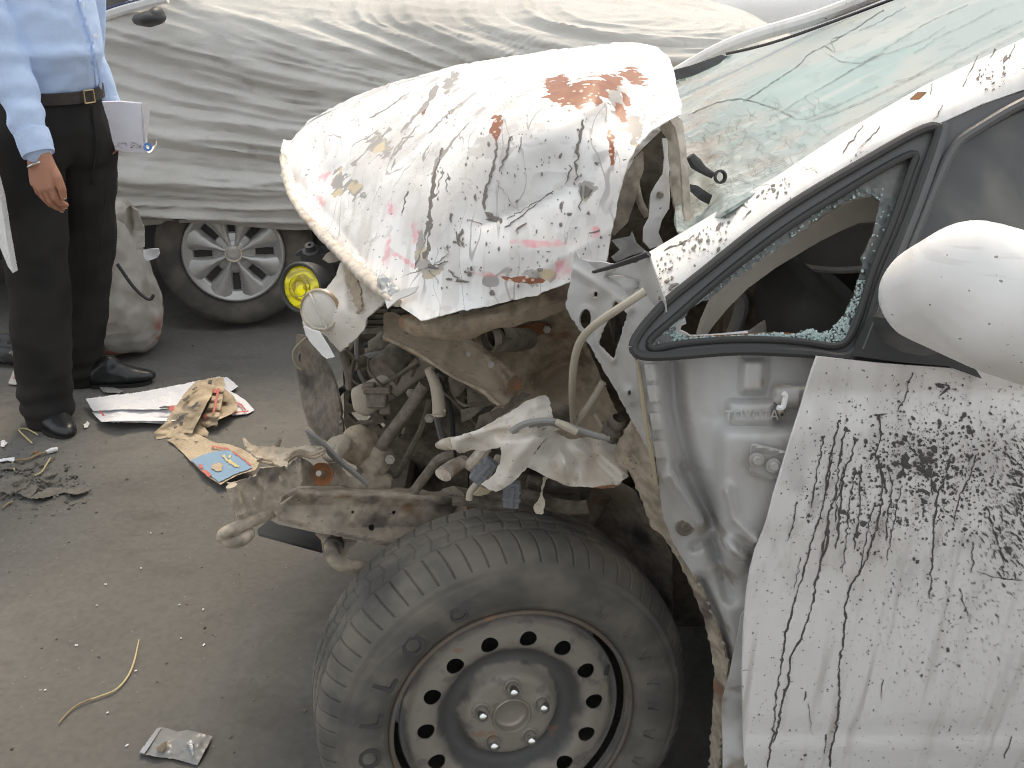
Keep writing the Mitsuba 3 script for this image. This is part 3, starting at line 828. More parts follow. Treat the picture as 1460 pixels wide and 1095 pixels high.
# soot runs and flakes on the bonnet: thin raised crusts
def crust(polys, surf, h=.0012):
    """little raised crusts: each (x, y, size_x, size_y, angle) in survey pixels, on the surface surf(x, y, off)"""
    V_, F_ = [], []
    k = 0
    r = np.random.default_rng(11)
    for (x, y, a, b, ang) in polys:
        n = 7
        t = np.linspace(0, 2 * np.pi, n, endpoint=False) + r.uniform(0, 1)
        rad = r.uniform(.55, 1.25, n)
        dx, dy = a * rad * np.cos(t), b * rad * np.sin(t)
        X_ = x + dx * math.cos(ang) - dy * math.sin(ang)
        Y_ = y + dx * math.sin(ang) + dy * math.cos(ang)
        V_.append(np.vstack([surf(X_, Y_, .0003), surf(np.array([x]), np.array([y]), .0003 + h)]))
        i = np.arange(n)
        F_.append(np.stack([i, (i + 1) % n, np.full(n, n)], 1) + k)
        k += n + 1
    return trimesh.Trimesh(np.vstack(V_), np.vstack(F_), process=False)


def runs(lines, surf, h=.0012, seed=5, wob=1.6):
    """dried runs: each (list of pixels, width)"""
    V_, F_ = [], []
    k = 0
    r = np.random.default_rng(seed)
    for pts, w in lines:
        p = dense_open(pts, 5.0)
        p = p + r.normal(size=p.shape) * [wob * 0.75, 0.3]
        tg = np.gradient(p, axis=0)
        tg /= np.linalg.norm(tg, axis=1, keepdims=True) + 1e-9
        nm = np.stack([-tg[:, 1], tg[:, 0]], 1)
        ww = w * np.clip(r.normal(1, .35, len(p)), .35, 1.9)[:, None] * 0.5
        ww[-1] *= .5
        L_, R_ = p - nm * ww, p + nm * ww
        V_.append(np.stack([surf(L_[:, 0], L_[:, 1], .0003), surf(p[:, 0], p[:, 1], .0003 + h), surf(R_[:, 0], R_[:, 1], .0003)], 1).reshape(-1, 3))
        F_.append(grid_faces(len(p), 3) + k)
        k += 3 * len(p)
    return trimesh.Trimesh(np.vstack(V_), np.vstack(F_), process=False)


def dense_open(pts, step):
    pts = np.array(pts, float)
    d = np.concatenate([[0], np.cumsum(np.linalg.norm(np.diff(pts, axis=0), axis=1))])
    u = np.linspace(0, d[-1], max(3, int(d[-1] / step) + 1))
    return np.stack([np.interp(u, d, pts[:, 0]), np.interp(u, d, pts[:, 1])], 1)


hood_lines = [(zm(l, .3288, 380, 0), w) for l, w in [
    ([(1000, 610), (985, 720), (960, 800), (945, 880), (942, 910)], 4), ([(765, 640), (735, 740), (715, 860), (705, 960), (680, 1060)], 6), ([(1372, 520), (1352, 640), (1340, 780)], 4.5),
    ([(610, 830), (592, 880), (585, 950)], 2.5), ([(1060, 590), (1042, 660), (1010, 745)], 2.5), ([(785, 750), (782, 832)], 2), ([(1105, 592), (1096, 660)], 2), ([(765, 735), (745, 800), (735, 850)], 2.2),
    ([(700, 960), (690, 1010), (665, 1075)], 6), ([(720, 970), (700, 1040), (705, 1090)], 5), ([(660, 1000), (650, 1060), (655, 1110)], 3), ([(905, 840), (900, 870)], 3), ([(800, 925), (797, 965)], 4), ([(850, 990), (828, 1035), (858, 1055)], 4),
    ([(1440, 1000), (1400, 1010)], 2), ([(935, 970), (870, 950)], 1.5), ([(1035, 985), (1110, 930), (1250, 820)], 1.5), ([(1040, 950), (1150, 890), (1230, 835)], 1.2), ([(1000, 780), (1040, 850), (1080, 905)], 1.0)]]
hood_lines += [([(652, 330), (650, 345), (656, 352)], 2.5), ([(748, 318), (735, 330)], 2.5), ([(600, 385), (570, 395)], 1.4), ([(640, 385), (652, 400), (668, 402)], 3.5), ([(580, 392), (612, 380), (640, 372)], 1.2),
               ([(612, 385), (625, 405)], 1.1), ([(618, 378), (640, 360), (632, 350)], 1.1), ([(604, 345), (598, 365), (592, 380)], 5), ([(609, 352), (607, 372)], 4), ([(830, 265), (826, 300)], 2.2), ([(812, 235), (806, 262)], 2)]
r_ = np.random.default_rng(3)
fl = []
for _ in range(260):
    x, y = r_.uniform(620, 865), r_.uniform(140, 420)
    if y > 455 - (x - 600) * .28 - 8 or (x > 850 and y < 300):
        continue
    s = r_.gamma(1.3, .9) + .5
    fl.append((x, y, s * .8, s * r_.uniform(.9, 1.8), r_.normal() * .3))
for (x, y, a, b) in ((703, 312, 15, 7), (697, 306, 8, 5), (612, 380, 17, 6), (604, 362, 9, 14), (838, 272, 9, 10), (640, 398, 7, 3), (800, 320, 4, 6), (812, 305, 5, 4), (686, 190, 3, 5), (648, 345, 4, 4), (770, 385, 8, 4)):
    fl.append((x, y, a, b, r_.normal() * .3))
mat('soot', (0.185, 0.168, 0.155), 0.85, spec=0.2)
WP('soot_crust', cat(runs([(a_, b_ * .8) for a_, b_ in hood_lines], hb, wob=2.0), crust([(a_, b_, c_ * .75, d_ * .75, e_) for a_, b_, c_, d_, e_ in fl], hb)), 'soot', hood, smooth=False, kind='stuff', label='dark soot runs and flakes down the near face of the bonnet')
gl = [(zm(l, .3288, 380, 0), w) for l, w in [
    ([(985, 465), (900, 505), (820, 600), (740, 700), (720, 760)], 5), ([(940, 410), (820, 470), (760, 560), (690, 650), (680, 700)], 3), ([(1040, 420), (960, 470), (870, 560)], 5), ([(920, 405), (800, 480), (700, 580)], 2.5),
    ([(750, 465), (640, 560), (540, 690)], 3.5), ([(640, 590), (590, 600), (530, 690)], 2), ([(560, 690), (540, 740)], 3), ([(1290, 285), (1130, 345), (1000, 370)], 4), ([(1380, 290), (1250, 315), (1100, 330)], 4), ([(1200, 265), (1110, 275)], 3),
    ([(740, 370), (690, 460), (640, 510), (580, 575)], 6), ([(540, 555), (450, 640), (370, 715)], 8), ([(820, 300), (740, 360)], 4), ([(620, 400), (520, 470), (450, 510)], 2)]]
mat('scour', (0.33, 0.315, 0.30), 0.6, spec=0.3)
WP('scour_marks', runs(gl, hb, seed=8, wob=1.0), 'scour', hood, smooth=False, kind='stuff', label='grey scours where paint has peeled on top of the bonnet')

# ------------------------------------------------------------------ windscreen
def plane_depth(a, b, c):
    a, b, c = map(np.asarray, (a, b, c))
    n = np.cross(b - a, c - a)

    def f(x, y):
        d = ray(x, y)
        t = ((a - EYE) @ n) / (d @ n)
        return d[..., 1] * t
    return f


scr = plane_depth(P(1013, 309, 1.41), P(1460, 56, 1.58), P(1180, 40, 2.78))


def scr_depth(x, y):
    Y = np.clip(scr(x, y), 1.2, 3.2)
    w = np.clip((1130 - x) / 160, 0, 1) * np.clip((y - 150) / 80, 0, 1)
    q = np.stack([x * .02, y * .02, x * 0], -1)
    return Y + w * .16 * (meshkit.fbm(q * 1.3, 4, 4) - .5) + .07 * w * np.abs(meshkit.noise(q * 2.6, 7) - .5) + .02 * (meshkit.fbm(q * .6, 2, 5) - .5)


windscreen = WP('windscreen', sheet([(955, 200), (960, 112), (1000, 92), (1038, 79), (1090, 67), (1160, 45), (1283, -1), (1420, -52), (1640, -20), (1460, 60), (1316, 129), (1199, 197), (1106, 258), (1013, 313), (984, 330), (965, 330)], scr_depth, 6, t=.005, seed=2),
                'dusty_screen', label='crazed dusty windscreen with long cracks, crushed at its lower near corner')
zr = lambda l: zm(l, .4658, 780, 0)
def sb(x, y, off=0.0):
    return P(x, y, scr_depth(np.asarray(x, float), np.asarray(y, float)) - off * 3 - .010)
ck = [(zr(l), w) for l, w in [([(1030, 30), (960, 75), (900, 112), (860, 135), (800, 165), (770, 200), (700, 245), (640, 285), (600, 310)], 1.5), ([(1140, 225), (1010, 290), (880, 345), (790, 372)], 1.3), ([(1015, 262), (900, 315), (800, 360), (760, 362)], 1.0),
     ([(1030, 160), (960, 192), (900, 188), (850, 160)], 1.0), ([(1290, 12), (1180, 60), (1100, 105), (1000, 172), (900, 232), (850, 262)], 1.0), ([(1455, 60), (1300, 132), (1200, 190), (1120, 235), (1060, 250)], 1.0), ([(1460, 95), (1330, 160), (1240, 205)], .9), ([(1000, 175), (930, 215), (800, 290), (700, 350)], .8),
     ([(760, 362), (700, 330), (640, 312), (590, 300), (520, 312), (430, 352)], 1.6), ([(1180, 240), (1050, 310), (960, 360), (880, 395), (830, 430)], 1.0), ([(1100, 20), (1000, 75), (950, 95)], .9), ([(850, 140), (880, 160), (870, 120), (905, 108)], 1.6), ([(1220, 80), (1160, 120), (1080, 150), (990, 180)], .7), ([(1380, 20), (1280, 75), (1200, 110), (1120, 165)], .7)]]
rk = np.random.default_rng(31)
for _ in range(230):
    x, y = rk.uniform(430, 860), rk.uniform(300, 600)
    if y > 690 - .57 * (x - 500) or y < 520 - .55 * (x - 430) - 90:
        continue
    a_ = rk.uniform(0, 6.3)
    q_ = [(x, y)]
    for _k in range(4):
        a_ += rk.normal() * .7
        q_.append((q_[-1][0] + 14 * math.cos(a_), q_[-1][1] + 9 * math.sin(a_)))
    ck.append((zr(q_), .6))
mat('crack_dark', (0.12, 0.15, 0.145), 0.4)
WP('crack_lines', runs([(a_, b_ * .55) for a_, b_ in ck], sb, h=.0002, seed=17, wob=.9), 'crack_dark', windscreen, smooth=False, kind='stuff', label='dark cracks running along and across the windscreen')
WP('cowl_trim', sheet([(955, 102), (985, 94), (1028, 78), (1038, 80), (1025, 91), (990, 108), (962, 116)], lambda x, y: np.full(np.shape(x), 2.45), 6, dent=(.02, 8)), 'seal_grey')
WP('scuttle_part', cat(pipe(zm([(425, 555), (450, 590), (490, 625), (535, 650)], .2921, 860, 60), 1.50, [.006, .009, .006, .005]), sheet(zm([(425, 695), (460, 700), (530, 745), (520, 800), (470, 770), (425, 730)], .2921, 860, 60), 1.50, 4, dent=(.02, 25)), sheet(zm([(430, 570), (480, 590), (500, 625), (470, 640), (430, 610)], .2921, 860, 60), 1.505, 4, dent=(.02, 25)),
                       lathe([(.007, -.003), (.010, 0), (.010, .004), (.007, .005)], 16, P(1026, 252, 1.49), (.3, -1, .2))), 'black_plastic')
WP('screen_trim', tube([P(1035, 77, 2.79), P(1090, 64, 2.79), P(1160, 41, 2.78), P(1283, -5, 2.75)], .004, 6), 'black_rubber')

# ------------------------------------------------------------------ the near windscreen pillar
pil_out = [(922, 361), (949, 430), (1000, 386), (1106, 303), (1246, 219), (1335, 178), (1400, 148), (1460, 128), (1640, 62), (1640, -10), (1460, 54), (1316, 123), (1199, 191), (1106, 252), (1013, 307)]


def pil_depth(x, y):
    low = np.interp(x, [922, 949, 1106, 1246, 1346, 1460, 1640], [440, 430, 303, 219, 176, 128, 62])
    up = np.interp(x, [922, 1013, 1106, 1199, 1316, 1460, 1640], [361, 307, 252, 191, 123, 54, -10])
    k = np.clip((low - y) / np.maximum(low - up, 1), 0, 1)
    return on_side(-.012)(x, y) + .075 * k ** 2.2


pillar = WP('windscreen_pillar', sheet(pil_out, pil_depth, 7, t=.003, dent=(.003, 12), seed=5), 'white_paint', label='white windscreen pillar speckled with dark specks, torn off at its lower end')
WP('torn_end', sheet([(918, 358), (925, 362), (948, 428), (950, 445), (925, 470), (918, 440), (910, 415), (915, 385)], [(918, 358, 1.36), (948, 430, 1.30), (930, 465, 1.34), (910, 415, 1.36)], 5, dent=(.01, 18)), 'grey_panel', pillar)
WP('rust_chip', sheet([(1297, 141), (1308, 131), (1321, 131), (1310, 141)], lambda x, y: pil_depth(x, y) - .003, 3), 'rust_plain', pillar)
def pb(x, y, off=0.0):
    return P(x, y, pil_depth(np.asarray(x, float), np.asarray(y, float)) - off - .002)
fl = []
for _ in range(900):
    t = r_.uniform(0, 1)
    x = 935 + t * 525
    low, up = np.interp(x, [922, 949, 1106, 1246, 1346, 1460], [440, 430, 303, 219, 176, 128]), np.interp(x, [922, 1013, 1106, 1199, 1316, 1460], [361, 307, 252, 191, 123, 54])
    y = up + (low - up) * r_.uniform(.18, .95)
    if meshkit.noise(np.array([x * .012, y * .012, 0.]), 5) < .42:
        continue
    s = r_.gamma(1.4, .9) + .5
    fl.append((x, y, s * r_.uniform(.8, 1.8), s * .7, r_.normal() * .3 - .9))
pl = [([(1256, 180), (1240, 196), (1222, 215)], 2.2), ([(1232, 178), (1215, 200), (1200, 220)], 2.0), ([(1395, 78), (1380, 110), (1372, 128)], 2.2), ([(1345, 150), (1332, 170)], 2.2), ([(1420, 70), (1412, 82)], 4), ([(1330, 118), (1325, 138)], 1.5),
      ([(1070, 300), (1058, 312)], 2), ([(990, 335), (970, 348), (955, 352)], 2), ([(1450, 62), (1438, 80), (1430, 92)], 2), ([(960, 350), (945, 358)], 3)]
mat('mud_dry', (0.19, 0.175, 0.16), 0.8, spec=0.3)
WP('mud_specks', cat(crust([(a_, b_, c_ * .75, d_ * .75, e_) for a_, b_, c_, d_, e_ in fl], pb), runs([(a_, b_ * .6) for a_, b_ in pl], pb)), 'mud_dry', pillar, smooth=False, kind='stuff', label='dark specks of dried mud on the pillar')

# ------------------------------------------------------------------ side window frames and glass
S0 = on_side
qw_out = [(903, 494), (912, 474), (949, 432), (1000, 390), (1106, 307), (1246, 222), (1336, 181), (1326, 225), (1290, 325), (1255, 410), (1216, 504), (1170, 506), (1120, 502), (1070, 500), (1020, 502), (960, 507), (925, 508), (908, 504)]
qw_in = [(925, 490), (950, 464), (1000, 420), (1106, 336), (1200, 275), (1305, 219), (1302, 235), (1272, 320), (1240, 400), (1206, 488), (1160, 490), (1070, 484), (1000, 487), (950, 494), (930, 497)]
qf = WP('quarter_window_frame', sheet(qw_out, S0(-.004), 6, t=.012, holes=[qw_in], seed=3), 'seal_grey')
seal = curve(qw_out, closed=True, n=5)
WP('outer_seal', tube(np.vstack([[P(a, b, S0(-.012)(np.array(a), np.array(b)))] for a, b in np.vstack([seal, seal[:1]])]).reshape(-1, 3), .0065, 8, smooth=False), 'black_rubber', qf)
seal = curve(qw_in, closed=True, n=5)
WP('inner_seal', tube(np.vstack([[P(a, b, S0(-.006)(np.array(a), np.array(b)))] for a, b in np.vstack([seal, seal[:1]])]).reshape(-1, 3), .005, 8, smooth=False), 'black_rubber', qf)
hole = zm([(130, 915), (190, 870), (220, 830), (262, 800), (300, 790), (360, 740), (430, 690), (500, 632), (560, 590), (640, 545), (720, 478), (800, 415), (900, 355), (960, 335), (1040, 312), (1078, 345), (1060, 440), (1032, 520), (1000, 590), (990, 670),
           (965, 750), (925, 850), (880, 905), (850, 938), (800, 948), (760, 930), (700, 955), (600, 948), (500, 955), (400, 962), (330, 965), (200, 968), (150, 950)], .3104, 920, 180)
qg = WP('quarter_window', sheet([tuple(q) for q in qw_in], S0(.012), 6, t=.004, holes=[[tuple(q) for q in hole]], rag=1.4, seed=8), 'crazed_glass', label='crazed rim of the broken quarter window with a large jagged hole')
crumbs = []
hp = sg.Polygon(hole)
ip = sg.Polygon(qw_in)
rr = np.random.default_rng(19)
V_, F_ = [], []
k = 0
while len(V_) < 900:
    x, y = rr.uniform(930, 1310), rr.uniform(220, 495)
    q = sg.Point(x, y)
    if not ip.contains(q) or hp.contains(q):
        continue
    near = hp.exterior.distance(q)
    dens = np.exp(-near / 7) * (0.10 + 0.75 * (y > 455)) + (0.65 if y > 470 and x > 960 else 0) + (.5 if x > 1190 and y > 400 else 0)
    if rr.uniform() > dens:
        continue
    c = P(x, y, float(S0(.008)(np.array(x), np.array(y))))
    m = trimesh.creation.box(rr.uniform(.0010, .0032, 3))
    m.apply_transform(trimesh.transformations.random_rotation_matrix(rr.uniform(size=3)))
    V_.append(m.vertices + c)
    F_.append(m.faces + k)
    k += 8
WP('glass_crumbs', trimesh.Trimesh(np.vstack(V_), np.vstack(F_), process=False), 'glass_crumb', qg, smooth=False, kind='stuff', label='pale green crumbs of shattered glass along the broken edge')
# front door: window channel, pane, mirror patch
door = numbered(W + '__front_door')
skin_out = [(1166, 508), (1200, 512), (1250, 517), (1340, 524), (1460, 534), (1620, 545), (1900, 560), (2100, 575), (2100, 1500), (1070, 1500), (1064, 1300), (1062, 1200), (1062, 1095), (1060, 1020), (1059, 960), (1061, 900), (1065, 850), (1070, 815), (1078, 785), (1090, 757), (1095, 742), (1104, 706), (1118, 660), (1140, 590), (1155, 540)]


def skin_depth(x, y):
    base = S0(-.012)(x, y)
    edge = np.interp(y, [500, 590, 700, 742, 790, 850, 960, 1095, 1500], [1168, 1140, 1106, 1095, 1076, 1065, 1059, 1062, 1070])
    d = np.clip(x - edge, 0, 400)
    base = base - .022 * np.exp(-d / 45)                                   # the free edge curls outwards
    base = base + .010 * np.exp(-((y - 560) / 26.) ** 2) * np.clip((y - 515) / 40, 0, 1)   # shoulder under the window
    base = base + .006 * np.exp(-((y - 1046) / 14.) ** 2)                  # crease low on the door
    return base + .006 * np.exp(-(((x - 1110) / 30) ** 2 + ((y - 770) / 24) ** 2)) - .004 * np.sin((x - 1060) / 60.) * np.exp(-((y - 850) / 160) ** 2)


scene[door] = mikit.ply(sheet(skin_out, skin_depth, 11, t=.004, dent=(.0015, 7), seed=6), 'white_paint', smooth=40)
labels[door] = {'label': 'white door skin with a free curled front edge, spattered with dark mud runs'}


def db(x, y, off=0.0):
    return P(x, y, skin_depth(np.asarray(x, float), np.asarray(y, float)) - off - .0006)


Z = lambda l: zm(l, .5618, 860, 480)
dl = [(Z(l), w) for l, w in [
    ([(600, 212), (586, 270), (572, 330), (562, 420), (530, 520), (505, 610), (480, 690), (462, 760), (450, 850), (440, 900), (432, 1010), (422, 1060), (418, 1095)], 3.4),
    ([(616, 236), (600, 300), (592, 400), (575, 440), (566, 500), (545, 600), (530, 680), (510, 750), (478, 810), (470, 870), (455, 930), (442, 1000), (430, 1030)], 3.8),
    ([(702, 200), (706, 260), (690, 300), (712, 350), (706, 430), (690, 500), (670, 560), (650, 600), (630, 630), (615, 680), (608, 780), (598, 840), (600, 920), (590, 1010), (575, 1060), (578, 1095)], 3.8),
    ([(640, 262), (630, 310), (612, 330), (606, 400), (600, 470), (590, 540)], 4), ([(560, 252), (550, 310), (536, 380), (530, 430)], 2.6), ([(884, 298), (870, 350), (850, 400), (840, 470), (836, 560), (828, 665)], 3.8),
    ([(786, 92), (772, 130), (766, 160), (752, 175), (748, 192)], 2.4), ([(656, 325), (650, 400), (655, 430), (640, 500), (635, 540)], 3), ([(946, 300), (930, 360), (905, 400), (890, 470)], 2.8), ([(978, 440), (1000, 520), (1022, 572)], 2.6),
    ([(492, 420), (482, 480), (466, 520)], 2.4), ([(722, 330), (735, 380), (724, 440), (716, 520)], 3), ([(1040, 1015), (1018, 1070)], 2.8), ([(514, 900), (512, 925)], 3), ([(755, 380), (745, 440), (720, 560)], 2), ([(566, 1010), (560, 1060)], 3),
    ([(580, 290), (576, 340), (566, 400)], 2.5), ([(610, 330), (596, 400), (590, 470)], 2.2), ([(640, 330), (626, 420), (618, 500), (608, 600)], 2.2), ([(690, 420), (668, 500), (655, 590)], 2.4), ([(945, 595), (990, 610), (1068, 620)], 1.6),
    ([(800, 330), (830, 350), (838, 400)], 4), ([(570, 480), (570, 520), (556, 560)], 5), ([(905, 640), (925, 710)], 3), ([(710, 870), (704, 920)], 2), ([(940, 520), (936, 600)], 2), ([(500, 560), (486, 640)], 1.3), ([(520, 930), (530, 1010)], 1.0),
    ([(850, 120), (880, 125), (855, 150)], 4), ([(930, 230), (938, 255)], 4), ([(685, 200), (720, 196)], 4), ([(770, 255), (760, 250), (780, 275)], 3), ([(745, 320), (790, 330)], 3.5), ([(760, 300), (765, 360)], 5), ([(700, 320), (720, 400)], 4)]]
fl = []
r_ = np.random.default_rng(23)
while len(fl) < 6400:
    x, y = r_.uniform(1070, 1640), r_.uniform(525, 1095)
    zx, zy = (x - 860) / .5618, (y - 480) / .5618
    core = math.exp(-(((zx - 830) / 260) ** 2 + ((zy - 360) / 185) ** 2))
    right = math.exp(-(((zx - 1060) / 130) ** 2 + ((zy - 420) / 200) ** 2))
    mid = math.exp(-(((zx - 900) / 260) ** 2 + ((zy - 700) / 220) ** 2)) * .25
    d = max(core * .62, right * .8, mid, .04)
    d *= .35 + 1.1 * float(meshkit.fbm(np.array([x * .03, y * .03, 0]), 3, 6))
    edge = np.interp(y, [500, 590, 700, 742, 790, 850, 960, 1095], [1175, 1148, 1114, 1103, 1085, 1073, 1067, 1070])
    if x < edge or r_.uniform() > d:
        continue
    big = max(core, right)
    s = r_.gamma(1.1, .60) * (.45 + .9 * big) + .32
    diag = right > core and zx > 930
    fl.append((x, y, s * (r_.uniform(1.2, 2.6) if diag else r_.uniform(.7, 1.4)), s * (.55 if diag else r_.uniform(.7, 1.5)), .9 + r_.normal() * .25 if diag else r_.normal() * .6))
for (x, y, a, b) in Z([(600, 214, 5, 4), (616, 234, 6, 8), (640, 262, 6, 5), (570, 490, 5, 12), (700, 205, 6, 8), (870, 295, 10, 6), (825, 345, 9, 16), (765, 260, 8, 8), (855, 125, 12, 5), (930, 240, 7, 10), (555, 255, 4, 3), (740, 322, 9, 8), (770, 310, 8, 12), (820, 395, 12, 6), (700, 330, 8, 9)]):
    fl.append((x, y, a * .6, b * .6, r_.normal() * .4))
WP('mud_spatter', cat(runs([(a_, b_ * .68) for a_, b_ in dl], db, seed=9, wob=1.3), crust(fl, db)), 'mud', door, smooth=False, kind='stuff', label='dark mud spatter and long wavy runs on the white door')
# belt, window channel, glass
WP('window_channel', cat(sheet([(1336, 181), (1350, 172), (1400, 148), (1460, 130), (1640, 64), (1640, 85), (1460, 150), (1390, 190), (1372, 206), (1350, 240), (1300, 350), (1240, 505), (1216, 505), (1255, 410), (1290, 325), (1326, 225)], S0(-.008), 7, t=.014),
                         tube([P(a, b, float(S0(-.014)(np.array(a), np.array(b)))) for a, b in ((1349, 176), (1335, 222), (1300, 318), (1262, 412), (1228, 498))], .006, 8),
                         tube([P(a, b, float(S0(-.012)(np.array(a), np.array(b)))) for a, b in ((1640, 78), (1460, 146), (1392, 185), (1365, 205), (1335, 262), (1285, 385), (1245, 480))], .007, 8)), 'seal_grey', door)
WP('window_pane', sheet([(1240, 520), (1300, 352), (1350, 238), (1372, 205), (1392, 190), (1460, 152), (1640, 86), (2000, 20), (2100, 560), (1620, 545), (1340, 525)], S0(.012), 14, t=.004), 'dusty_pane', door)
WP('mirror_patch', sheet([(1214, 507), (1228, 475), (1262, 410), (1285, 400), (1330, 430), (1400, 540), (1350, 522), (1290, 517)], S0(-.020), 7, t=.02), 'black_plastic', door)
# mirror
def surf_px(mesh, pts, off=0.0):
    out = []
    d = np.array(mesh.vertices) - EYE
    z = d @ fwd
    q = np.stack([730 + FOC * d[:, 0] / z, 547.5 + FOC * (d @ DOWN) / z], 1)
    for x, y in pts:
        dd = np.hypot(q[:, 0] - x, q[:, 1] - y)
        near = np.where(dd < max(14, dd.min() + 3))[0]
        sel = near[z[near] < z[near].min() + .03]
        out.append(EYE + ray(x, y) * (z[sel].mean() - off))
    return out


mc = [(P(1294, 420, 1.15), (.030, .045, .040)), (P(1318, 418, 1.12), (.046, .05, .054)), (P(1385, 403, 1.07), (.070, .055, .066)), (P(1440, 440, 1.05), (.075, .055, .072)), (P(1575, 475, 1.06), (.08, .05, .082)), (P(1630, 475, 1.08), (.06, .045, .07))]
mir_m = flesh([m3.Manifold.batch_hull([m3.Manifold.sphere(1, 32).scale([float(t) for t in r]).translate([float(t) for t in p]) for p, r in mc])], .012, 10)
mirror = WP('door_mirror', mir_m, 'mirror_paint', door, smooth=True, label='white door mirror housing with small dark specks')
WP('mirror_arm', tube([P(1300, 470, 1.24), P(1330, 470, 1.15)], [.05, .035], 12, flat=.6), 'black_plastic', door)

# ------------------------------------------------------------------ bare grey hinge panel ahead of the door skin
pan_out = [(908, 511), (960, 508), (1020, 504), (1070, 502), (1120, 504), (1180, 510), (1160, 560), (1130, 660), (1110, 740), (1090, 800), (1080, 900), (1075, 1000), (1075, 1120), (1020, 1120), (1030, 1010), (1036, 950), (1020, 890), (1003, 850), (985, 815), (960, 775), (945, 735), (940, 690), (932, 640), (920, 580)]


def bossed(x, y, x0, y0, x1, y1, d, soft=6, sk=0.0):
    xx = x + sk * (y - y0)
    s = lambda t: 1 / (1 + np.exp(-np.clip(t, -30, 30)))
    return -d * s((xx - x0) / soft * 2) * s((x1 - xx) / soft * 2) * s((y - y0) / soft * 2) * s((y1 - y) / soft * 2)


def groove(x, y, pts, d, w):
    best = np.full(np.shape(x), 1e9)
    for (x0, y0), (x1, y1) in zip(pts, pts[1:]):
        ab = np.array([x1 - x0, y1 - y0], float)
        t = np.clip(((x - x0) * ab[0] + (y - y0) * ab[1]) / (ab @ ab), 0, 1)
        best = np.minimum(best, np.hypot(x - x0 - t * ab[0], y - y0 - t * ab[1]))
    return d * np.exp(-(best / w) ** 2)


def pan_relief(x, y):
    r = bossed(x, y, 1058, 512, 1092, 560, .012, 3, .05) + bossed(x, y, 1038, 572, 1104, 604, .012, 3, .0)
    r = r + bossed(x, y, 1026, 610, 1300, 800, .022, 9) + bossed(x, y, 1102, 550, 1200, 580, .012, 4)
    r = r + groove(x, y, [(958, 515), (962, 580), (975, 640), (990, 680), (1015, 740), (1025, 790)], .020, 12)
    r = r + groove(x, y, [(930, 510), (938, 580), (948, 640), (956, 672)], -.006, 9)
    r = r + groove(x, y, [(955, 680), (985, 720), (1010, 752), (1035, 775), (1060, 800)], -.018, 9) + groove(x, y, [(970, 665), (1000, 720), (1030, 800), (1040, 850)], .014, 10)
    r = r + groove(x, y, [(1035, 700), (1045, 740), (1075, 770)], -.014, 9) + groove(x, y, [(990, 780), (1030, 760)], .010, 6)
    r = r + .035 * np.clip((y - 690) / 300, 0, 1) * np.clip((1040 - x) / 60, 0, 1)
    r = r + groove(x, y, [(1000, 830), (1028, 900), (1045, 960), (1050, 1090)], .018, 9)
    return r * 1.9


def pan_depth(x, y):
    return S0(.030)(x, y) + pan_relief(x, y)


panel = WP('hinge_panel', sheet(pan_out, pan_depth, 4.0, t=.003, dent=(.002, 12), rag=.5, seed=7), 'grey_panel', smooth=50, label='bare silver grey inner panel with pressed bosses behind the missing wing')


def at(f, x, y, off=0.0):
    return P(x, y, float(f(np.array(float(x)), np.array(float(y)))) - off)


tm = meshkit.text_mesh('TOYOTA', 0.0125, 0.0040)
tm.apply_translation([-tm.bounds[:, 0].mean(), -tm.bounds[:, 1].mean(), 0])
tm = put(tm, at(pan_depth, 1071, 591, .0003), (.03, -1, .16))
WP('brand_lettering', tm, 'grey_panel', panel, smooth=False, label='pressed brand lettering TOYOTA')
for i, (x, y) in enumerate(((925, 522), (929, 552), (933, 592), (938, 632))):
    WP('folded_tab', sheet([(x - 7, y - 2), (x + 12, y - 3), (x + 16, y + 5), (x + 17, y + 20), (x - 3, y + 21)], lambda a, b: pan_depth(a, b) - .008, 4, t=.004, dent=(.001, 60)), 'grey_panel', panel)
WP('sealant_bead', tube([at(pan_depth, a, b, .006) for a, b in ((909, 514), (915, 560), (922, 610), (930, 655), (936, 690))], [.004, .0055, .005, .0055, .004], 8, flat=.6), 'sealant', panel)
WP('hinge_plate', sheet(zm([(720, 545), (740, 520), (900, 560), (900, 700), (840, 690), (720, 655)], .2922, 860, 480), lambda a, b: pan_depth(a, b) - .006, 4, t=.006,
                        relief=lambda x, y: groove(x, y, [(1072, 636), (1130, 648)], -.007, 3.5) + groove(x, y, [(1070, 672), (1110, 684)], -.006, 3.5)), 'grey_panel', panel)
for x, y in zm([(748, 600), (830, 628)], .2922, 860, 480):
    WP('hinge_bolt', lathe([(.0001, .007), (.005, .007), (.0065, .005), (.0065, .002), (.010, .002), (.0105, 0)], 12, at(pan_depth, x, y, .011), (.05, -1, .1)), 'grey_panel', panel)
WP('check_bracket', cat(sheet(zm([(830, 235), (870, 228), (960, 250), (950, 330), (905, 350), (830, 320), (822, 280)], .2922, 860, 480), lambda a, b: pan_depth(a, b) - .008, 4, t=.006)), 'grey_panel', panel)
WP('check_hook', pipe(zm([(850, 345), (875, 345), (885, 315), (890, 290), (880, 275)], .2922, 860, 480), float(pan_depth(np.array(1115.), np.array(570.))) - .03, .0035, sides=8), 'far_paint', panel)
WP('check_bolt', lathe([(.002, .012), (.005, .012), (.008, .004), (.009, 0)], 12, at(pan_depth, 1110, 584, .012), (.2, -1, -.2)), 'bolt_metal', panel)
WP('plug', lathe([(.0001, .004), (.005, .005), (.008, .002), (.012, .003), (.014, 0)], 20, at(pan_depth, 977, 751, .002), (.2, -1, .2)), 'hose_rubber', panel)

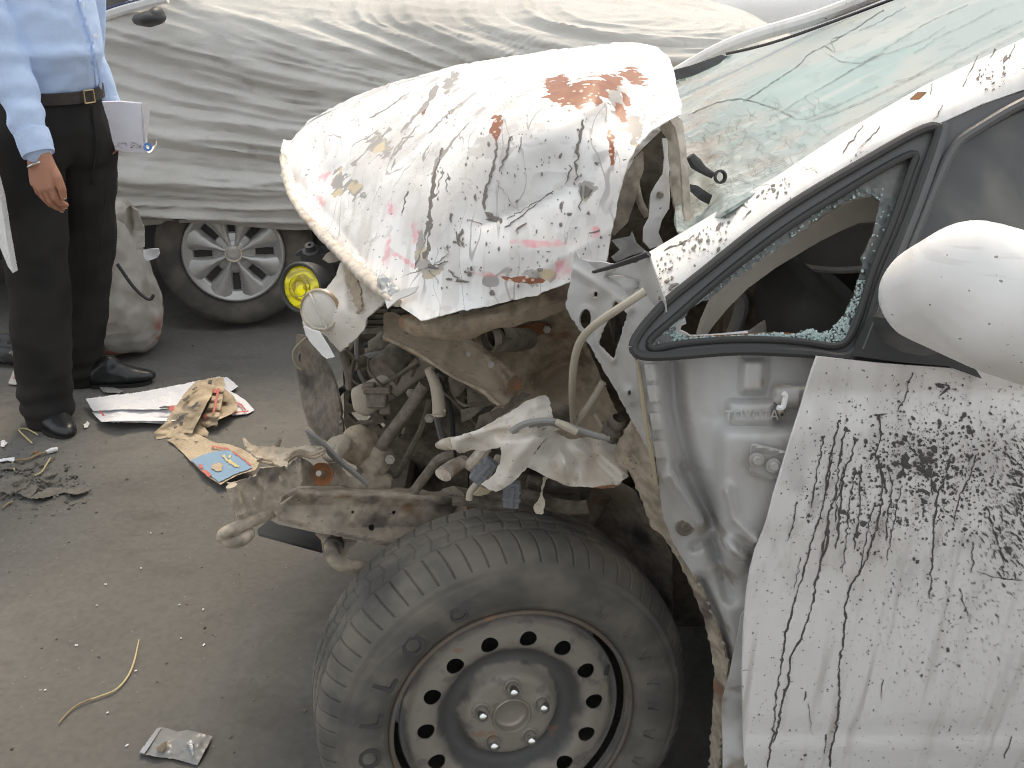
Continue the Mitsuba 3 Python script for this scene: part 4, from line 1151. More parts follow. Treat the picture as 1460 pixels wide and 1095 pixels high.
# rusty cut flange between the wheel arch and the panel
fl_out = [(876, 640), (905, 590), (918, 600), (938, 690), (955, 755), (985, 815), (1006, 855), (1024, 900), (1038, 950), (1032, 1010), (1022, 1120), (1010, 1120), (1016, 1000), (1018, 950), (1008, 900), (995, 860), (968, 800), (945, 765), (926, 745), (912, 705), (895, 670), (875, 655)]
WP('arch_flange', sheet(fl_out, [(876, 645, 1.42), (905, 590, 1.38), (938, 690, 1.35), (926, 745, 1.40), (985, 815, 1.34), (968, 800, 1.37), (1038, 950, 1.33), (1018, 950, 1.36), (1022, 1120, 1.36), (1010, 1120, 1.40)], 5, t=.004, dent=(.006, 25), rag=1.0, seed=9), 'dusty_rail', label='dirty cut edge of the wheel arch')
WP('sill_end', sheet([(1030, 1000), (1040, 960), (1056, 880), (1062, 870), (1064, 1000), (1066, 1130), (1030, 1130)], 1.30, 6, t=.003, dent=(.012, 14)), 'grey_panel')
# bracket with holes ahead of the pillar
def ell(cx_, cy_, a, b, ang=0, n=18):
    t = np.linspace(0, 2 * np.pi, n, endpoint=False)
    return [(cx_ + a * math.cos(q) * math.cos(ang) - b * math.sin(q) * math.sin(ang), cy_ + a * math.cos(q) * math.sin(ang) + b * math.sin(q) * math.cos(ang)) for q in t]
B = lambda l: zm(l, .2101, 780, 330)
br_out = B([(195, 130), (220, 180), (290, 200), (420, 215), (520, 240), (620, 200), (660, 160), (690, 260), (740, 400), (800, 470), (700, 560), (610, 700), (580, 800), (600, 880), (640, 1000), (700, 1200), (760, 1450), (720, 1550), (640, 1400), (560, 1260), (470, 1080), (380, 940), (310, 810), (230, 680), (170, 600), (125, 500), (150, 380), (175, 230)])
br_depth = ctrl([(820, 360, 1.42), (806, 435, 1.41), (860, 375, 1.40), (915, 370, 1.36), (935, 430, 1.33), (905, 500, 1.325), (870, 560, 1.37), (840, 490, 1.40), (925, 600, 1.34), (935, 650, 1.335), (900, 600, 1.36)])


def br_relief(x, y):
    r = groove(x, y, B([(190, 260), (300, 330), (460, 430), (560, 520)]), -.008, 7) + groove(x, y, B([(450, 470), (330, 760), (440, 880)]), -.008, 5) + groove(x, y, B([(450, 870), (540, 560)]), -.006, 6)
    r = r + groove(x, y, B([(325, 425), (326, 426)]), -.006, 8) + groove(x, y, ell(835, 456, 10, 17, .1), -.005, 4) + groove(x, y, B([(310, 830), (450, 950), (560, 1150)]), -.006, 8) + groove(x, y, B([(555, 1090), (556, 1091)]), -.005, 7)
    return r + groove(x, y, B([(420, 310), (520, 350), (640, 375)]), .015, 4)


br = WP('wing_bracket', sheet(br_out, br_depth, 4, t=.003, holes=[ell(848.5, 420, 3.5, 5, .1), ell(834, 455, 8.5, 14.5, .1), B([(460, 470), (545, 560), (455, 860), (345, 770)]), ell(897, 561, 3, 5)], relief=br_relief, dent=(.004, 16), rag=.7, seed=12), 'grey_panel', smooth=45,
         label='bent grey bracket pierced with round, oval and square holes')
WP('crumpled_fold', cat(sheet(B([(415, 310), (500, 300), (600, 330), (650, 370), (600, 380), (560, 440), (500, 360)]), 1.36, 4, dent=(.02, 22)), sheet(B([(270, 195), (420, 210), (600, 215), (610, 190), (480, 250), (340, 265)]), 1.39, 4, dent=(.015, 22))), 'grey_panel', br)
WP('rubber_strip', tube([P(846, 388, 1.38), P(880, 378, 1.36), P(925, 362, 1.34)], [.004, .006, .007], 8, flat=.5), 'black_rubber', br)
WP('washer_hose', tube([P(a, b, c) for a, b, c in ((920, 415, 1.31), (890, 435, 1.31), (850, 462, 1.33), (826, 490, 1.36), (817, 530, 1.40), (816, 570, 1.46), (818, 604, 1.50))], .0056, 10, 8), 'wire_tan', br, label='pale hose looping down from the pillar')
# ------------------------------------------------------------------ near front wheel
WC = np.array([0.004, 1.400, 0.262])
WYAW, WCAM, WR = math.radians(14), math.radians(4), 0.318
WAX = np.array([math.sin(WYAW) * math.cos(WCAM), -math.cos(WYAW) * math.cos(WCAM), math.sin(WCAM)])
prof = curve([(0.199, -0.014), (0.213, 0.001), (0.238, 0.0115), (0.262, 0.0125), (0.284, 0.006), (0.300, -0.006), (0.311, -0.020), (WR, -0.042), (WR + .001, -0.100), (WR, -0.158), (0.309, -0.182), (0.290, -0.202), (0.25, -0.214), (0.21, -0.204), (0.199, -0.19)], n=9)
NA = 1700
ang = np.linspace(0, 2 * np.pi, NA, endpoint=False)
pr_, ph_ = prof[:, 0], prof[:, 1]
tg = np.gradient(prof, axis=0)
pn = np.stack([-tg[:, 1], tg[:, 0]], 1)
pn /= np.linalg.norm(pn, axis=1, keepdims=True)
if pn[len(pn) // 2][0] < 0:
    pn = -pn
A_, S_ = np.meshgrid(ang, np.arange(len(prof)), indexing='ij')
r_g, h_g = pr_[S_], ph_[S_]
disp = np.zeros_like(r_g)
tread = (r_g > 0.305)


def gro(d, w):
    return np.exp(-(d / w) ** 4)


for h0, zz in ((-.066, .003), (-.100, .0045), (-.134, .003)):
    tri = np.abs(((A_ * 34 / np.pi / 2) % 1) - .5) * 4 - 1
    disp -= .0060 * gro(h_g - h0 - zz * tri, .0026) * tread
ns = 66
for k0, lo, hi, bend, depth in ((0.0, -.062, .002, 5.0, .0038), (0.5, -.098, -.068, -7.0, .0022), (0.2, -.132, -.102, 7.0, .0022), (0.6, -.2, -.138, -5.0, .003)):
    ph = (A_ * ns / (2 * np.pi) + k0 + bend * (h_g + .05)) % 1
    d = np.minimum(ph, 1 - ph) * 2 * np.pi / ns * r_g
    band = ((h_g > lo) & (h_g < hi) & (r_g > .2925))
    disp -= depth * gro(d, .0014) * band
# sidewall rings and the wavy edge of the badge band
front = h_g > -.02
disp += .0016 * gro(r_g - .2885, .0014) * front - .0015 * gro(r_g - .281, .0012) * front + .0012 * gro(r_g - .2165, .0018) * front
wave = .262 + .009 * np.sin(A_ * 5 + 0.5) * ((np.sin(A_) > .2))
disp += .0011 * gro(r_g - wave, .0013) * front * (np.sin(A_) > .2)
disp += .0014 * (meshkit.fbm(np.stack([np.cos(A_) * 9, np.sin(A_) * 9, h_g * 40], -1), 3, 3) - .5)
r_g, h_g = r_g + disp * pn[S_, 0], h_g + disp * pn[S_, 1]
wf = frame(WAX)[:3, :3]


def wheel_pts(r, a, h):
    loc = np.stack([r * np.cos(a), r * np.sin(a), h], -1)
    return loc @ wf.T + WC


tv = wheel_pts(r_g, A_, h_g).reshape(-1, 3)
low = tv[:, 2] < 0.0
tv[low, 2] = 0.0 + (tv[low, 2]) * 0.12                                     # the soft tyre stands flat on the dirt
tf = grid_faces(NA, len(prof), wrap_u=True)
tmsh = trimesh.Trimesh(tv, tf, process=False)
if (tmsh.face_normals[len(tf) // 2] @ (tv[tf[len(tf) // 2]].mean(0) - WC)) < 0:
    tmsh = trimesh.Trimesh(tv, tf[:, ::-1], process=False)
wheel = numbered(W + '__front_wheel')
scene[wheel] = mikit.ply(tmsh, 'tyre_rubber', smooth=True)
labels[wheel] = {'label': 'dusty front wheel, tyre turned towards the viewer on a bare steel rim'}


def arc_text(ch, a0, r0, height, depth=.0022, h0=.0125, wide=1.0):
    t = meshkit.text_mesh(ch, height, depth, bold=True)
    t = t.subdivide_to_size(.006) if hasattr(t, 'subdivide_to_size') else t
    c = t.bounds[:, 0].mean()
    x, y, z = (t.vertices[:, 0] - c) * wide, t.vertices[:, 1], t.vertices[:, 2]
    r = r0 + y
    return trimesh.Trimesh(wheel_pts(r, a0 - x / (r0 + height / 2), h0 + z - .0012 - 12 * np.clip(r - .250, 0, 1) ** 2 * 0), t.faces, process=False)


for ch, a in zip('APOLLO', (213, 198, 183, 166.5, 150, 132)):
    obj('raised_letter', arc_text(ch, math.radians(a), .2250, .032, wide=1.2), 'tyre_letter', wheel, smooth=False, **({'label': 'raised lettering APOLLO round the tyre wall'} if ch == 'A' else {}))
sw = []
for q in np.linspace(math.radians(60), math.radians(330), 40):
    rad = .006 + .010 * (q - 1) / 5
    sw.append(wheel_pts(np.array(.243 + rad * math.sin(q)), np.array(math.radians(112) - rad * math.cos(q) / .243), np.array(.0133)))
obj('raised_emblem', tube(sw, .0022, 6, smooth=False), 'tyre_letter', wheel, label='raised swirl emblem on the tyre wall')
wr = []
for a in (52, 37, 24, 11, -1, -14, -27):                                   # worn lettering on the other side, no longer legible
    a = math.radians(a)
    for k in range(2):
        a1 = a + (k - .5) * .05
        obj('worn_mark', tube([wheel_pts(np.array(r), np.array(a1 + (r - .24) * (1.2 if k else -1.0)), np.array(.0125)) for r in (.230, .240, .250)], .0032, 6, flat=.3), 'tyre_rubber', wheel)
# steel rim, a turned dish with round holes
fp = curve([(.2035, -.022), (.2075, -.006), (.2065, .002), (.2020, .0035), (.1985, -.002), (.1965, -.012), (.1930, -.021), (.1870, -.027), (.1790, -.027), (.1715, -.022), (.1600, -.0185), (.1450, -.0165), (.1310, -.020), (.1190, -.031), (.1080, -.045), (.0960, -.049), (.0860, -.043), (.0770, -.028), (.0690, -.0215), (.0550, -.0205), (.0340, -.0205), (.0300, -.022)], n=4)
bk = fp[::-1].copy()
bk[:, 1] -= .003
bk[:, 0] = np.where(bk[:, 0] > .19, bk[:, 0] - .004, bk[:, 0])
cs = m3.CrossSection([np.vstack([fp, bk])[::1]])
if cs.area() < 1e-6:
    cs = m3.CrossSection([np.vstack([fp, bk])[::-1]])
rim_s = cs.revolve(120)
for k in range(14):
    a = math.radians(78 + 360 / 14 * k)
    rim_s = rim_s - m3.Manifold.cylinder(.1, .0146, .0146, 28).translate([.1445 * math.cos(a), .1445 * math.sin(a), -.08])
rim_s = man(rim_s)
Mw = np.eye(4)
Mw[:3, :3], Mw[:3, 3] = wf, WC
rim_s.apply_transform(Mw)
rim = obj('steel_rim', rim_s, 'steel_rim', wheel, smooth=30, label='rusty black steel rim with round vent holes')
on = lambda r, a, h: wheel_pts(np.array(r), np.array(math.radians(a)), np.array(h))
for k in range(5):
    a = 88 + 72 * k
    n1 = lathe(curve([(.0125, 0), (.0118, .004), (.0098, .006), (.0098, .016), (.0085, .0215), (.005, .0245), (.0001, .0255)], n=3), 6, on(.0545, a, -.021), WAX)
    obj('wheel_nut', lathe(curve([(.0098, .002), (.0100, .008), (.0095, .016), (.0075, .0215), (.004, .0240), (.0001, .0248)], n=3), 20, on(.0545, a, -.021), WAX), 'chrome', wheel, smooth=50)
    obj('nut_seat', lathe([(.0098, .001), (.0135, .004), (.0155, .002), (.0165, -.001)], 24, on(.0545, a, -.021), WAX), 'steel_rim', wheel)
obj('hub_bore', lathe(curve([(.0335, -.0205), (.0325, -.017), (.0305, -.0165), (.0290, -.020), (.0280, -.030), (.018, -.033), (.0001, -.034)], n=3), 40, WC, WAX), 'bolt_metal', wheel)
obj('valve', tube([on(.185, 20, -.036), on(.172, 18, -.015)], [.0045, .0035], 8), 'black_rubber', wheel)
obj('brake_drum', lathe([(.0001, -.075), (.16, -.075), (.165, -.09), (.165, -.14), (.0001, -.14)], 48, WC, WAX), 'cabin_dark', wheel)

# ------------------------------------------------------------------ front rail with its end plate, tow eye and bracket
z5 = lambda l: zm(l, .4567, 300, 340)
z6 = lambda l: zm(l, .2009, 300, 600)
ze = lambda l: zm(l, .2192, 380, 460)
z7 = lambda l: zm(l, .2055, 560, 400)
z8 = lambda l: zm(l, .2055, 600, 560)
rail_out = [(396, 742), (394, 728), (404, 708), (424, 697), (470, 698), (560, 702), (648, 709), (652, 720), (640, 745), (650, 800), (600, 790), (569, 782), (520, 772), (460, 760)]
rail_d = ctrl([(396, 735, 1.50), (424, 700, 1.53), (560, 706, 1.60), (650, 712, 1.64), (569, 780, 1.59), (460, 758, 1.52), (640, 790, 1.62)])
rail = WP('front_rail', cat(sheet(rail_out, rail_d, 4, t=.004, holes=[ell(504 + 26, 752, 4.6, 4.4), ell(503.5, 730, 2.6, 2.6), ell(562, 731, 3, 3), ell(426, 715, 2.4, 1.8)],
                            relief=lambda x, y: groove(x, y, [(430, 702), (640, 715)], -.008, 6) + groove(x, y, [(400, 738), (570, 776)], -.006, 6) + .012 * np.clip((y - 708) / 12, 0, 1) * np.clip((765 - y) / 12, 0, 1), dent=(.004, 18), rag=.6, seed=21)),
          'dusty_rail', label='bent dusty frame rail pierced with small round holes')
WP('rail_top', sheet([(404, 708), (424, 697), (470, 690), (560, 694), (645, 702), (648, 710), (560, 703), (470, 699), (424, 699)], lambda x, y: rail_d(x, y) + np.clip((705 - y) / 12, 0, 1) * .09, 4, t=.004, dent=(.006, 20), rag=.5), 'dusty_rail', rail)
WP('rail_inner', sheet([(400, 735), (424, 700), (648, 712), (648, 790), (569, 778)], lambda x, y: rail_d(x, y) + .09, 10, t=.004), 'cabin_dark', rail)
WP('rail_stub', tube([P(640, 728, 1.66), P(720, 742, 1.75)], .045, 10), 'dusty_rail', rail)
plate = WP('crush_plate', sheet(z6([(118, 440), (165, 436), (330, 385), (352, 335), (540, 320), (640, 250), (745, 330), (900, 292), (985, 400), (960, 455), (700, 470), (640, 462), (540, 575), (480, 690), (430, 640), (330, 660), (205, 725), (185, 640), (150, 520)]),
                                ctrl([(325, 690, 1.46), (345, 730, 1.45), (370, 665, 1.48), (410, 665, 1.52), (440, 650, 1.56), (490, 670, 1.60), (430, 690, 1.53), (395, 735, 1.49)]), 4, t=.004,
                                holes=[ell(*z6([(500, 408)])[0], 3.2, 4.4), ell(*z6([(388, 468)])[0], 2.4, 3.6), ell(*z6([(308, 540)])[0], 2.4, 3.6), ell(*z6([(520, 465)])[0], 1.8, 1.4), z6([(485, 545), (560, 480), (640, 458), (600, 520), (545, 560), (500, 590)])],
                                relief=lambda x, y: groove(x, y, z6([(640, 250), (650, 460)]), -.008, 4) + groove(x, y, z6([(340, 390), (440, 640)]), .008, 5), dent=(.008, 24), rag=.7, seed=30), 'dusty_rail', rail, label='crumpled end plate of the frame rail')
WP('plate_tube', pipe(z6([(150, 460), (215, 650)]), 1.44, .009), 'dusty_rail', rail)
WP('tow_eye', pipe(z6([(470, 632, 1.55), (400, 668, 1.49), (330, 695, 1.46), (200, 752, 1.44), (115, 790, 1.43), (88, 822, 1.43), (120, 852, 1.43), (200, 855, 1.43), (262, 815, 1.44), (268, 792, 1.45), (230, 790, 1.45)]), 1.43, .0100, sides=12), 'dusty_rail', rail, label='bent dusty towing eye pointing forward')
WP('bent_top', sheet(z6([(232, 122), (300, 175), (430, 185), (450, 175), (560, 195), (690, 175), (812, 195), (800, 225), (720, 240), (620, 225), (565, 255), (545, 328), (480, 312), (440, 282), (330, 262), (268, 205)]),
                     ctrl([(347, 625, 1.60), (385, 637, 1.66), (440, 637, 1.62), (462, 642, 1.56), (408, 660, 1.52), (365, 650, 1.54)]), 3.5, t=.003, relief=lambda x, y: .004 * np.sin((x + y * .8) * .35), dent=(.006, 30), rag=.8, seed=31), 'dusty_rail', rail)
WP('bent_edge', cat(*[tube([P(a, b + k * 4.5, 1.545 - k * .006) for a, b in z6([(330, 262), (440, 285), (500, 300), (560, 255), (640, 215), (720, 238), (812, 200)])], [.003, .005, .004, .006, .005, .004], 7, flat=.6) for k in range(2)]), 'brown_metal', rail)
WP('stud', pipe(z6([(470, 175), (492, 122)]), 1.62, [.006, .005]), 'bolt_metal', rail)
cup = P(463, 674, 1.55)
WP('rubber_mount', cat(lathe(curve([(.003, .004), (.010, .006), (.016, .014), (.0195, .020), (.0185, .016), (.016, .004), (.0001, -.002)], n=3), 28, cup, (-.1, -1, .35))), 'rust_plain', rail, label='rusty cup shaped mount')
WP('mount_bolt', tube([cup + [.0, -.004, 0], cup + np.array([-.004, -.03, .014])], [.006, .005], 8), 'bolt_metal', rail)
WP('bar_bracket', sheet(z6([(745, 805), (870, 828), (1040, 862), (985, 915), (965, 968), (900, 960), (830, 925), (800, 955), (785, 850)]), 1.565, 3.5, t=.005, dent=(.004, 30)), 'dusty_rail', rail)
WP('sway_bar', tube([P(a, b, c) for a, b, c in z6([(880, 870, 1.58), (858, 900, 1.545), (862, 955, 1.53), (920, 1010, 1.53), (1050, 1042, 1.55), (1190, 1048, 1.60), (1400, 1000, 1.7)])], .0125, 14, 8), 'dusty_rail', rail, label='pale curved anti roll bar below the rail')
WP('bar_bush', tube([P(*z6([(885, 868)])[0], 1.57), P(*z6([(868, 905)])[0], 1.545)], .017, 14), 'hose_rubber', rail)
WP('splash_shield', sheet(z6([(335, 770), (420, 700), (480, 735), (780, 800), (800, 925), (345, 800)]) , ctrl([(370, 755, 1.66), (455, 765, 1.7), (455, 785, 1.62), (372, 762, 1.6)]), 6, t=.004), 'black_plastic', rail)

# ------------------------------------------------------------------ headlamp corner
z4 = lambda l: zm(l, .1644, 380, 340)
lamp = numbered(W + '__fog_lamp')
lc = P(432, 410, 1.74)
lax = np.array([-.42, -.88, .16])
scene[lamp] = mikit.ply(lathe(curve([(.0001, -.05), (.03, -.045), (.042, -.02), (.0445, 0), (.0445, .006), (.042, .009), (.0385, .007), (.0370, .003), (.037, -.004)], n=4), 48, lc, lax), 'black_rubber', smooth=40)
labels[lamp] = {'label': 'round yellow fog lamp in a black rubber ring'}
obj('lamp_bowl', lathe(curve([(.0368, .003), (.030, -.014), (.018, -.024), (.008, -.027), (.0075, -.010), (.0001, -.008)], n=4), 40, lc, lax), 'lamp_bowl', lamp)
obj('lens', lathe(curve([(.0368, .004), (.030, .0085), (.018, .0105), (.0165, .013), (.0125, .0125), (.011, .0155), (.006, .0165), (.0001, .017)], n=4), 48, lc, lax), 'yellow_lens', lamp, label='yellow lens with a raised centre ring')
obj('lens_rib', cat(*[lathe([(r - .0008, .0105 - (r / .05) ** 2 * .006), (r, .0125 - (r / .05) ** 2 * .006), (r + .0008, .0103 - (r / .05) ** 2 * .006)], 40, lc, lax) for r in (.0145, .0215)]), 'yellow_deep', lamp)
lamp_bump = ctrl([(485, 375, 1.72), (515, 400, 1.66), (548, 428, 1.60), (520, 470, 1.60), (480, 500, 1.64), (455, 470, 1.66), (432, 450, 1.68), (460, 415, 1.70), (490, 440, 1.62)])
bump = WP('lamp_surround', sheet(z4([(640, 205), (700, 200), (745, 232), (845, 370), (950, 425), (1030, 540), (960, 610), (870, 690), (840, 800), (740, 900), (640, 982), (590, 930), (500, 830), (450, 800), (330, 782), (300, 660), (380, 580), (420, 480), (520, 432), (590, 340), (625, 250)]),
                                 lamp_bump, 4, t=.004, relief=lambda x, y: groove(x, y, z4([(720, 240), (760, 600)]), .012, 8), dent=(.006, 20), rag=.6, seed=33), 'dirty_white', label='dirty pale lamp surround broken away from the bumper')
WP('grime', sheet(z4([(690, 240), (740, 235), (790, 330), (820, 450), (830, 600), (800, 660), (760, 560), (720, 420), (680, 330)]), lambda x, y: lamp_bump(x, y) - .004, 3, t=.001, rag=1.6, seed=90, dent=(.002, 40)), 'brown_metal', bump)
fc = P(457, 442, 1.645)
fax = np.array([-.25, -.9, .12])
WP('indicator_lens', lathe(curve([(.0345, -.006), (.0345, .002), (.0325, .005), (.030, .003), (.0285, .004), (.018, .008), (.0001, .009)], n=4), 40, fc, fax), 'frost_lens', bump, label='round frosted lens beside the fog lamp')
fm = frame(fax)[:3, :3]
WP('lens_strap', tube([fc + fm @ np.array([x, -.6 * x * 0 + y, .010]) for x, y in ((-.014, .028), (-.004, .010), (.006, -.010), (.016, -.027))], [.005, .006, .006, .005], 8, flat=.25), 'frost_lens', bump)
WP('lens_ring', lathe([(.031, .004), (.0325, .0065), (.0345, .005), (.036, 0)], 40, fc, fax), 'beige_metal', bump)
WP('white_tongue', sheet(z4([(318, 760), (380, 790), (452, 808), (520, 920), (582, 1030), (520, 1042), (480, 1010), (440, 965), (380, 900), (340, 840)]), ctrl([(433, 468, 1.63), (455, 474, 1.61), (470, 510, 1.60), (448, 500, 1.62)]), 3.5, t=.003, dent=(.004, 25)), 'far_paint', bump)
nb = WP('nose_bracket', sheet(z4([(243, 135), (300, 100), (390, 68), (560, 80), (520, 120), (440, 152), (262, 152)]), 1.86, 3.5, t=.006, dent=(.006, 30)), 'black_plastic', label='dark bracket with a nut above the fog lamp')
WP('bracket_post', sheet(z4([(290, 150), (560, 140), (600, 330), (520, 380), (440, 300), (300, 240)]), 1.9, 5, t=.01), 'black_plastic', nb)
WP('bracket_nut', lathe([(.003, .01), (.009, .01), (.010, 0), (.016, -.002)], 12, P(443, 355, 1.84), (-.1, -.5, 1)), 'black_plastic', nb)
WP('torn_blade', sheet(z4([(480, 182), (520, 130), (565, 108), (620, 140), (665, 182), (600, 205), (540, 215)]), 1.82, 3.5, t=.003, dent=(.008, 20)), 'beige_metal')
WP('rubber_flap', sheet(z5([(268, 300), (300, 302), (342, 360), (372, 410), (392, 460), (406, 520), (414, 580), (412, 632), (385, 642), (340, 622), (308, 585), (290, 530), (278, 470), (268, 390)]), ctrl([(425, 480, 1.95), (470, 540, 1.88), (488, 625, 1.84), (440, 600, 1.92), (428, 540, 1.97)]), 5, t=.005,
                        holes=[ell(*z5([(281, 372)])[0], 2.5, 6, .1)], relief=lambda x, y: groove(x, y, z5([(400, 480), (410, 640)]), -.02, 5), dent=(.008, 12), seed=35), 'hose_rubber', label='hanging grey brown rubber splash flap')
WP('loose_wire', pipe(z5([(300, 308), (275, 330), (258, 360), (268, 395), (285, 410)]), 1.9, .0022, sides=6), 'sealant')

# ------------------------------------------------------------------ apron beam and wheel arch
beam_out = z7([(-60, 225), (0, 215), (150, 285), (280, 310), (400, 345), (500, 380), (620, 455), (760, 565), (890, 680), (902, 740), (840, 800), (770, 875), (700, 840), (640, 782), (520, 720), (430, 682), (330, 610), (250, 560), (150, 490), (0, 425), (-60, 400)])
beam_d = ctrl([(550, 448, 1.66), (560, 485, 1.62), (640, 475, 1.66), (612, 515, 1.58), (690, 500, 1.62), (740, 545, 1.56), (715, 575, 1.50), (660, 540, 1.56)])
beam = WP('apron_beam', sheet(beam_out, beam_d, 4, t=.004, holes=[ell(*z7([(97, 362)])[0], 2.4, 3.4, .3)], relief=lambda x, y: groove(x, y, z7([(420, 350), (340, 560)]), -.012, 7) + groove(x, y, z7([(200, 520), (430, 660), (640, 770)]), -.012, 5) + groove(x, y, z7([(480, 400), (760, 590), (890, 700)]), -.014, 8) + groove(x, y, z7([(720, 560), (800, 780)]), .008, 6),
                              dent=(.007, 14), rag=.9, seed=36), 'brown_metal', label='rusty brown beam of the inner wing')
WP('beam_flange', tube([P(a, b, float(beam_d(np.array(a), np.array(b))) - .01) for a, b in z7([(-50, 400), (90, 460), (200, 520), (320, 600), (430, 670), (560, 730), (640, 775), (750, 870)])], .006, 8, flat=.5), 'brown_metal', beam)
WP('beam_back', sheet(z7([(-60, 230), (400, 345), (880, 690), (760, 860), (250, 560), (-60, 390)]), lambda x, y: beam_d(x, y) + .08, 10, t=.004), 'brown_metal', beam)
WP('rust_patch', sheet(z7([(800, 700), (850, 650), (895, 685), (898, 735), (830, 780), (800, 770)]), lambda x, y: beam_d(x, y) - .018, 3, rag=1.0, dent=(.003, 30)), 'rust_plain', beam)
arch_d = ctrl([(700, 430, 1.74), (760, 415, 1.70), (825, 400, 1.66), (745, 545, 1.76), (800, 520, 1.78), (890, 610, 1.66), (850, 660, 1.66), (740, 600, 1.70), (680, 470, 1.78)])
arch = WP('wheel_arch', sheet([(655, 470), (700, 440), (760, 425), (830, 395), (815, 440), (842, 510), (880, 590), (905, 640), (890, 680), (850, 680), (780, 640), (725, 610), (700, 585), (730, 560), (745, 545), (715, 515), (690, 495)], arch_d, 5, t=.004, holes=[ell(758, 546, 2, 3, .3)],
                              relief=lambda x, y: groove(x, y, [(745, 540), (790, 470), (820, 440)], -.02, 16) + groove(x, y, [(690, 450), (760, 440), (830, 410)], -.02, 8) + groove(x, y, [(770, 540), (800, 515), (830, 520)], .02, 10), dent=(.010, 10), rag=.6, seed=37), 'brown_metal', label='dusty brown inner wheel arch')
WP('rust_scab', sheet(z7([(820, 320), (920, 330), (1060, 310), (1100, 350), (1000, 390), (930, 385), (840, 360)]), lambda x, y: arch_d(x, y) - .03, 3, t=.006, dent=(.01, 30), rag=1.2), 'rust_plain', arch)
WP('filler_pipe', cat(tube([P(*z7([(700, 390)])[0], 1.56), P(*z7([(790, 410)])[0], 1.60), P(*z7([(930, 405)])[0], 1.70)], [.0205, .0205, .019], 22, caps=False), lathe([(.0175, 0), (.0225, 0), (.0225, .008), (.0205, .012)], 22, P(*z7([(700, 390)])[0], 1.558), (-.8, -.6, 0)),
                      lathe([(.0001, .0), (.018, 0)], 22, P(*z7([(735, 398)])[0], 1.58), (-.8, -.6, 0))), 'hose_rubber', arch, label='open grey brown pipe end')
WP('torn_scrap', cat(sheet(z7([(380, 680), (440, 685), (515, 742), (470, 790), (425, 822), (395, 760)]), 1.62, 4, dent=(.02, 18)), sheet(z7([(470, 895), (560, 880), (645, 870), (560, 940), (478, 982)]), 1.60, 4, dent=(.02, 18)),
                     sheet(z7([(512, 735), (640, 790), (720, 860), (640, 880), (520, 880)]), 1.63, 4, dent=(.01, 18)), sheet(z7([(570, 1030), (600, 930), (740, 880), (900, 780), (960, 800), (760, 930)]), 1.58, 5, dent=(.02, 14)), sheet(z7([(425, 810), (480, 850), (535, 865), (500, 880), (450, 850)]), 1.6, 3)), 'hose_rubber', arch)
WP('arch_liner', sheet([(800, 690), (870, 680), (905, 700), (935, 750), (958, 792), (958, 880), (930, 900), (860, 800), (800, 740)], [(800, 690, 1.72), (905, 700, 1.62), (958, 800, 1.60), (958, 880, 1.62), (860, 800, 1.74)], 7, dent=(.01, 10)), 'hose_rubber', arch)
# crumpled piece of the front wing
wing_out = z8([(120, 342), (180, 315), (260, 298), (340, 275), (430, 238), (500, 200), (620, 130), (720, 62), (800, 35), (862, 20), (890, 40), (905, 110), (920, 180), (1000, 205), (1065, 235), (990, 245), (920, 272), (850, 335), (790, 420), (740, 512), (670, 592), (600, 645), (520, 692), (470, 672), (415, 632), (470, 600), (510, 560), (550, 480), (558, 420), (550, 378), (510, 392), (470, 402), (350, 397), (270, 427), (235, 392), (150, 397)])
wing_d = ctrl([(625, 630, 1.50), (650, 640, 1.42), (690, 615, 1.38), (730, 590, 1.40), (775, 566, 1.46), (785, 590, 1.40), (815, 607, 1.46), (760, 640, 1.36), (730, 670, 1.36), (705, 695, 1.38), (690, 690, 1.40), (715, 640, 1.35), (660, 655, 1.46), (750, 610, 1.35)])
wing = WP('wing_scrap', sheet(wing_out, wing_d, 3.5, t=.003, relief=lambda x, y: groove(x, y, z8([(240, 320), (400, 275), (640, 180), (800, 90)]), -.014, 9) + groove(x, y, z8([(560, 300), (700, 290), (860, 250)]), .012, 6) + groove(x, y, z8([(560, 640), (650, 480), (800, 330)]), -.010, 10) + groove(x, y, z8([(780, 130), (880, 120)]), .012, 6) + groove(x, y, z8([(800, 60), (890, 80)]), -.008, 5),
                              dent=(.005, 22), rag=.5, seed=38), 'dirty_white', smooth=50, label='torn forked piece of crumpled pale wing panel')
WP('rolled_tip', tube([P(*z8([(225, 350)])[0], 1.43), P(*z8([(170, 358)])[0], 1.45), P(*z8([(128, 365)])[0], 1.47)], [.0125, .0115, .007], 14, flat=.8), 'beige_metal', wing)
bag_out = z8([(730, 520), (800, 410), (860, 330), (920, 272), (960, 290), (1040, 330), (1180, 300), (1280, 320), (1345, 335), (1400, 450), (1445, 580), (1400, 610), (1340, 648), (1260, 662), (1180, 660), (1080, 652), (1000, 640), (940, 610), (880, 588), (800, 545)])
bag_d = ctrl([(750, 668, 1.40), (790, 615, 1.46), (815, 630, 1.42), (845, 622, 1.48), (878, 640, 1.48), (895, 680, 1.42), (845, 695, 1.38), (805, 690, 1.38), (810, 660, 1.36), (840, 655, 1.42)])
WP('crumpled_bulge', sheet(bag_out, bag_d, 3.5, t=.003, relief=lambda x, y: groove(x, y, z8([(930, 300), (990, 450), (1010, 620)]), -.020, 6) + groove(x, y, z8([(1000, 340), (1090, 450), (1040, 600)]), .018, 9) + groove(x, y, z8([(1000, 330), (1100, 400), (1180, 440)]), -.016, 7) + groove(x, y, z8([(1240, 420), (1400, 560)]), -.014, 7) + groove(x, y, z8([(1200, 470), (1330, 600)]), .010, 8),
                           dent=(.006, 26), rag=.4, seed=39), 'dirty_white', wing, smooth=50)
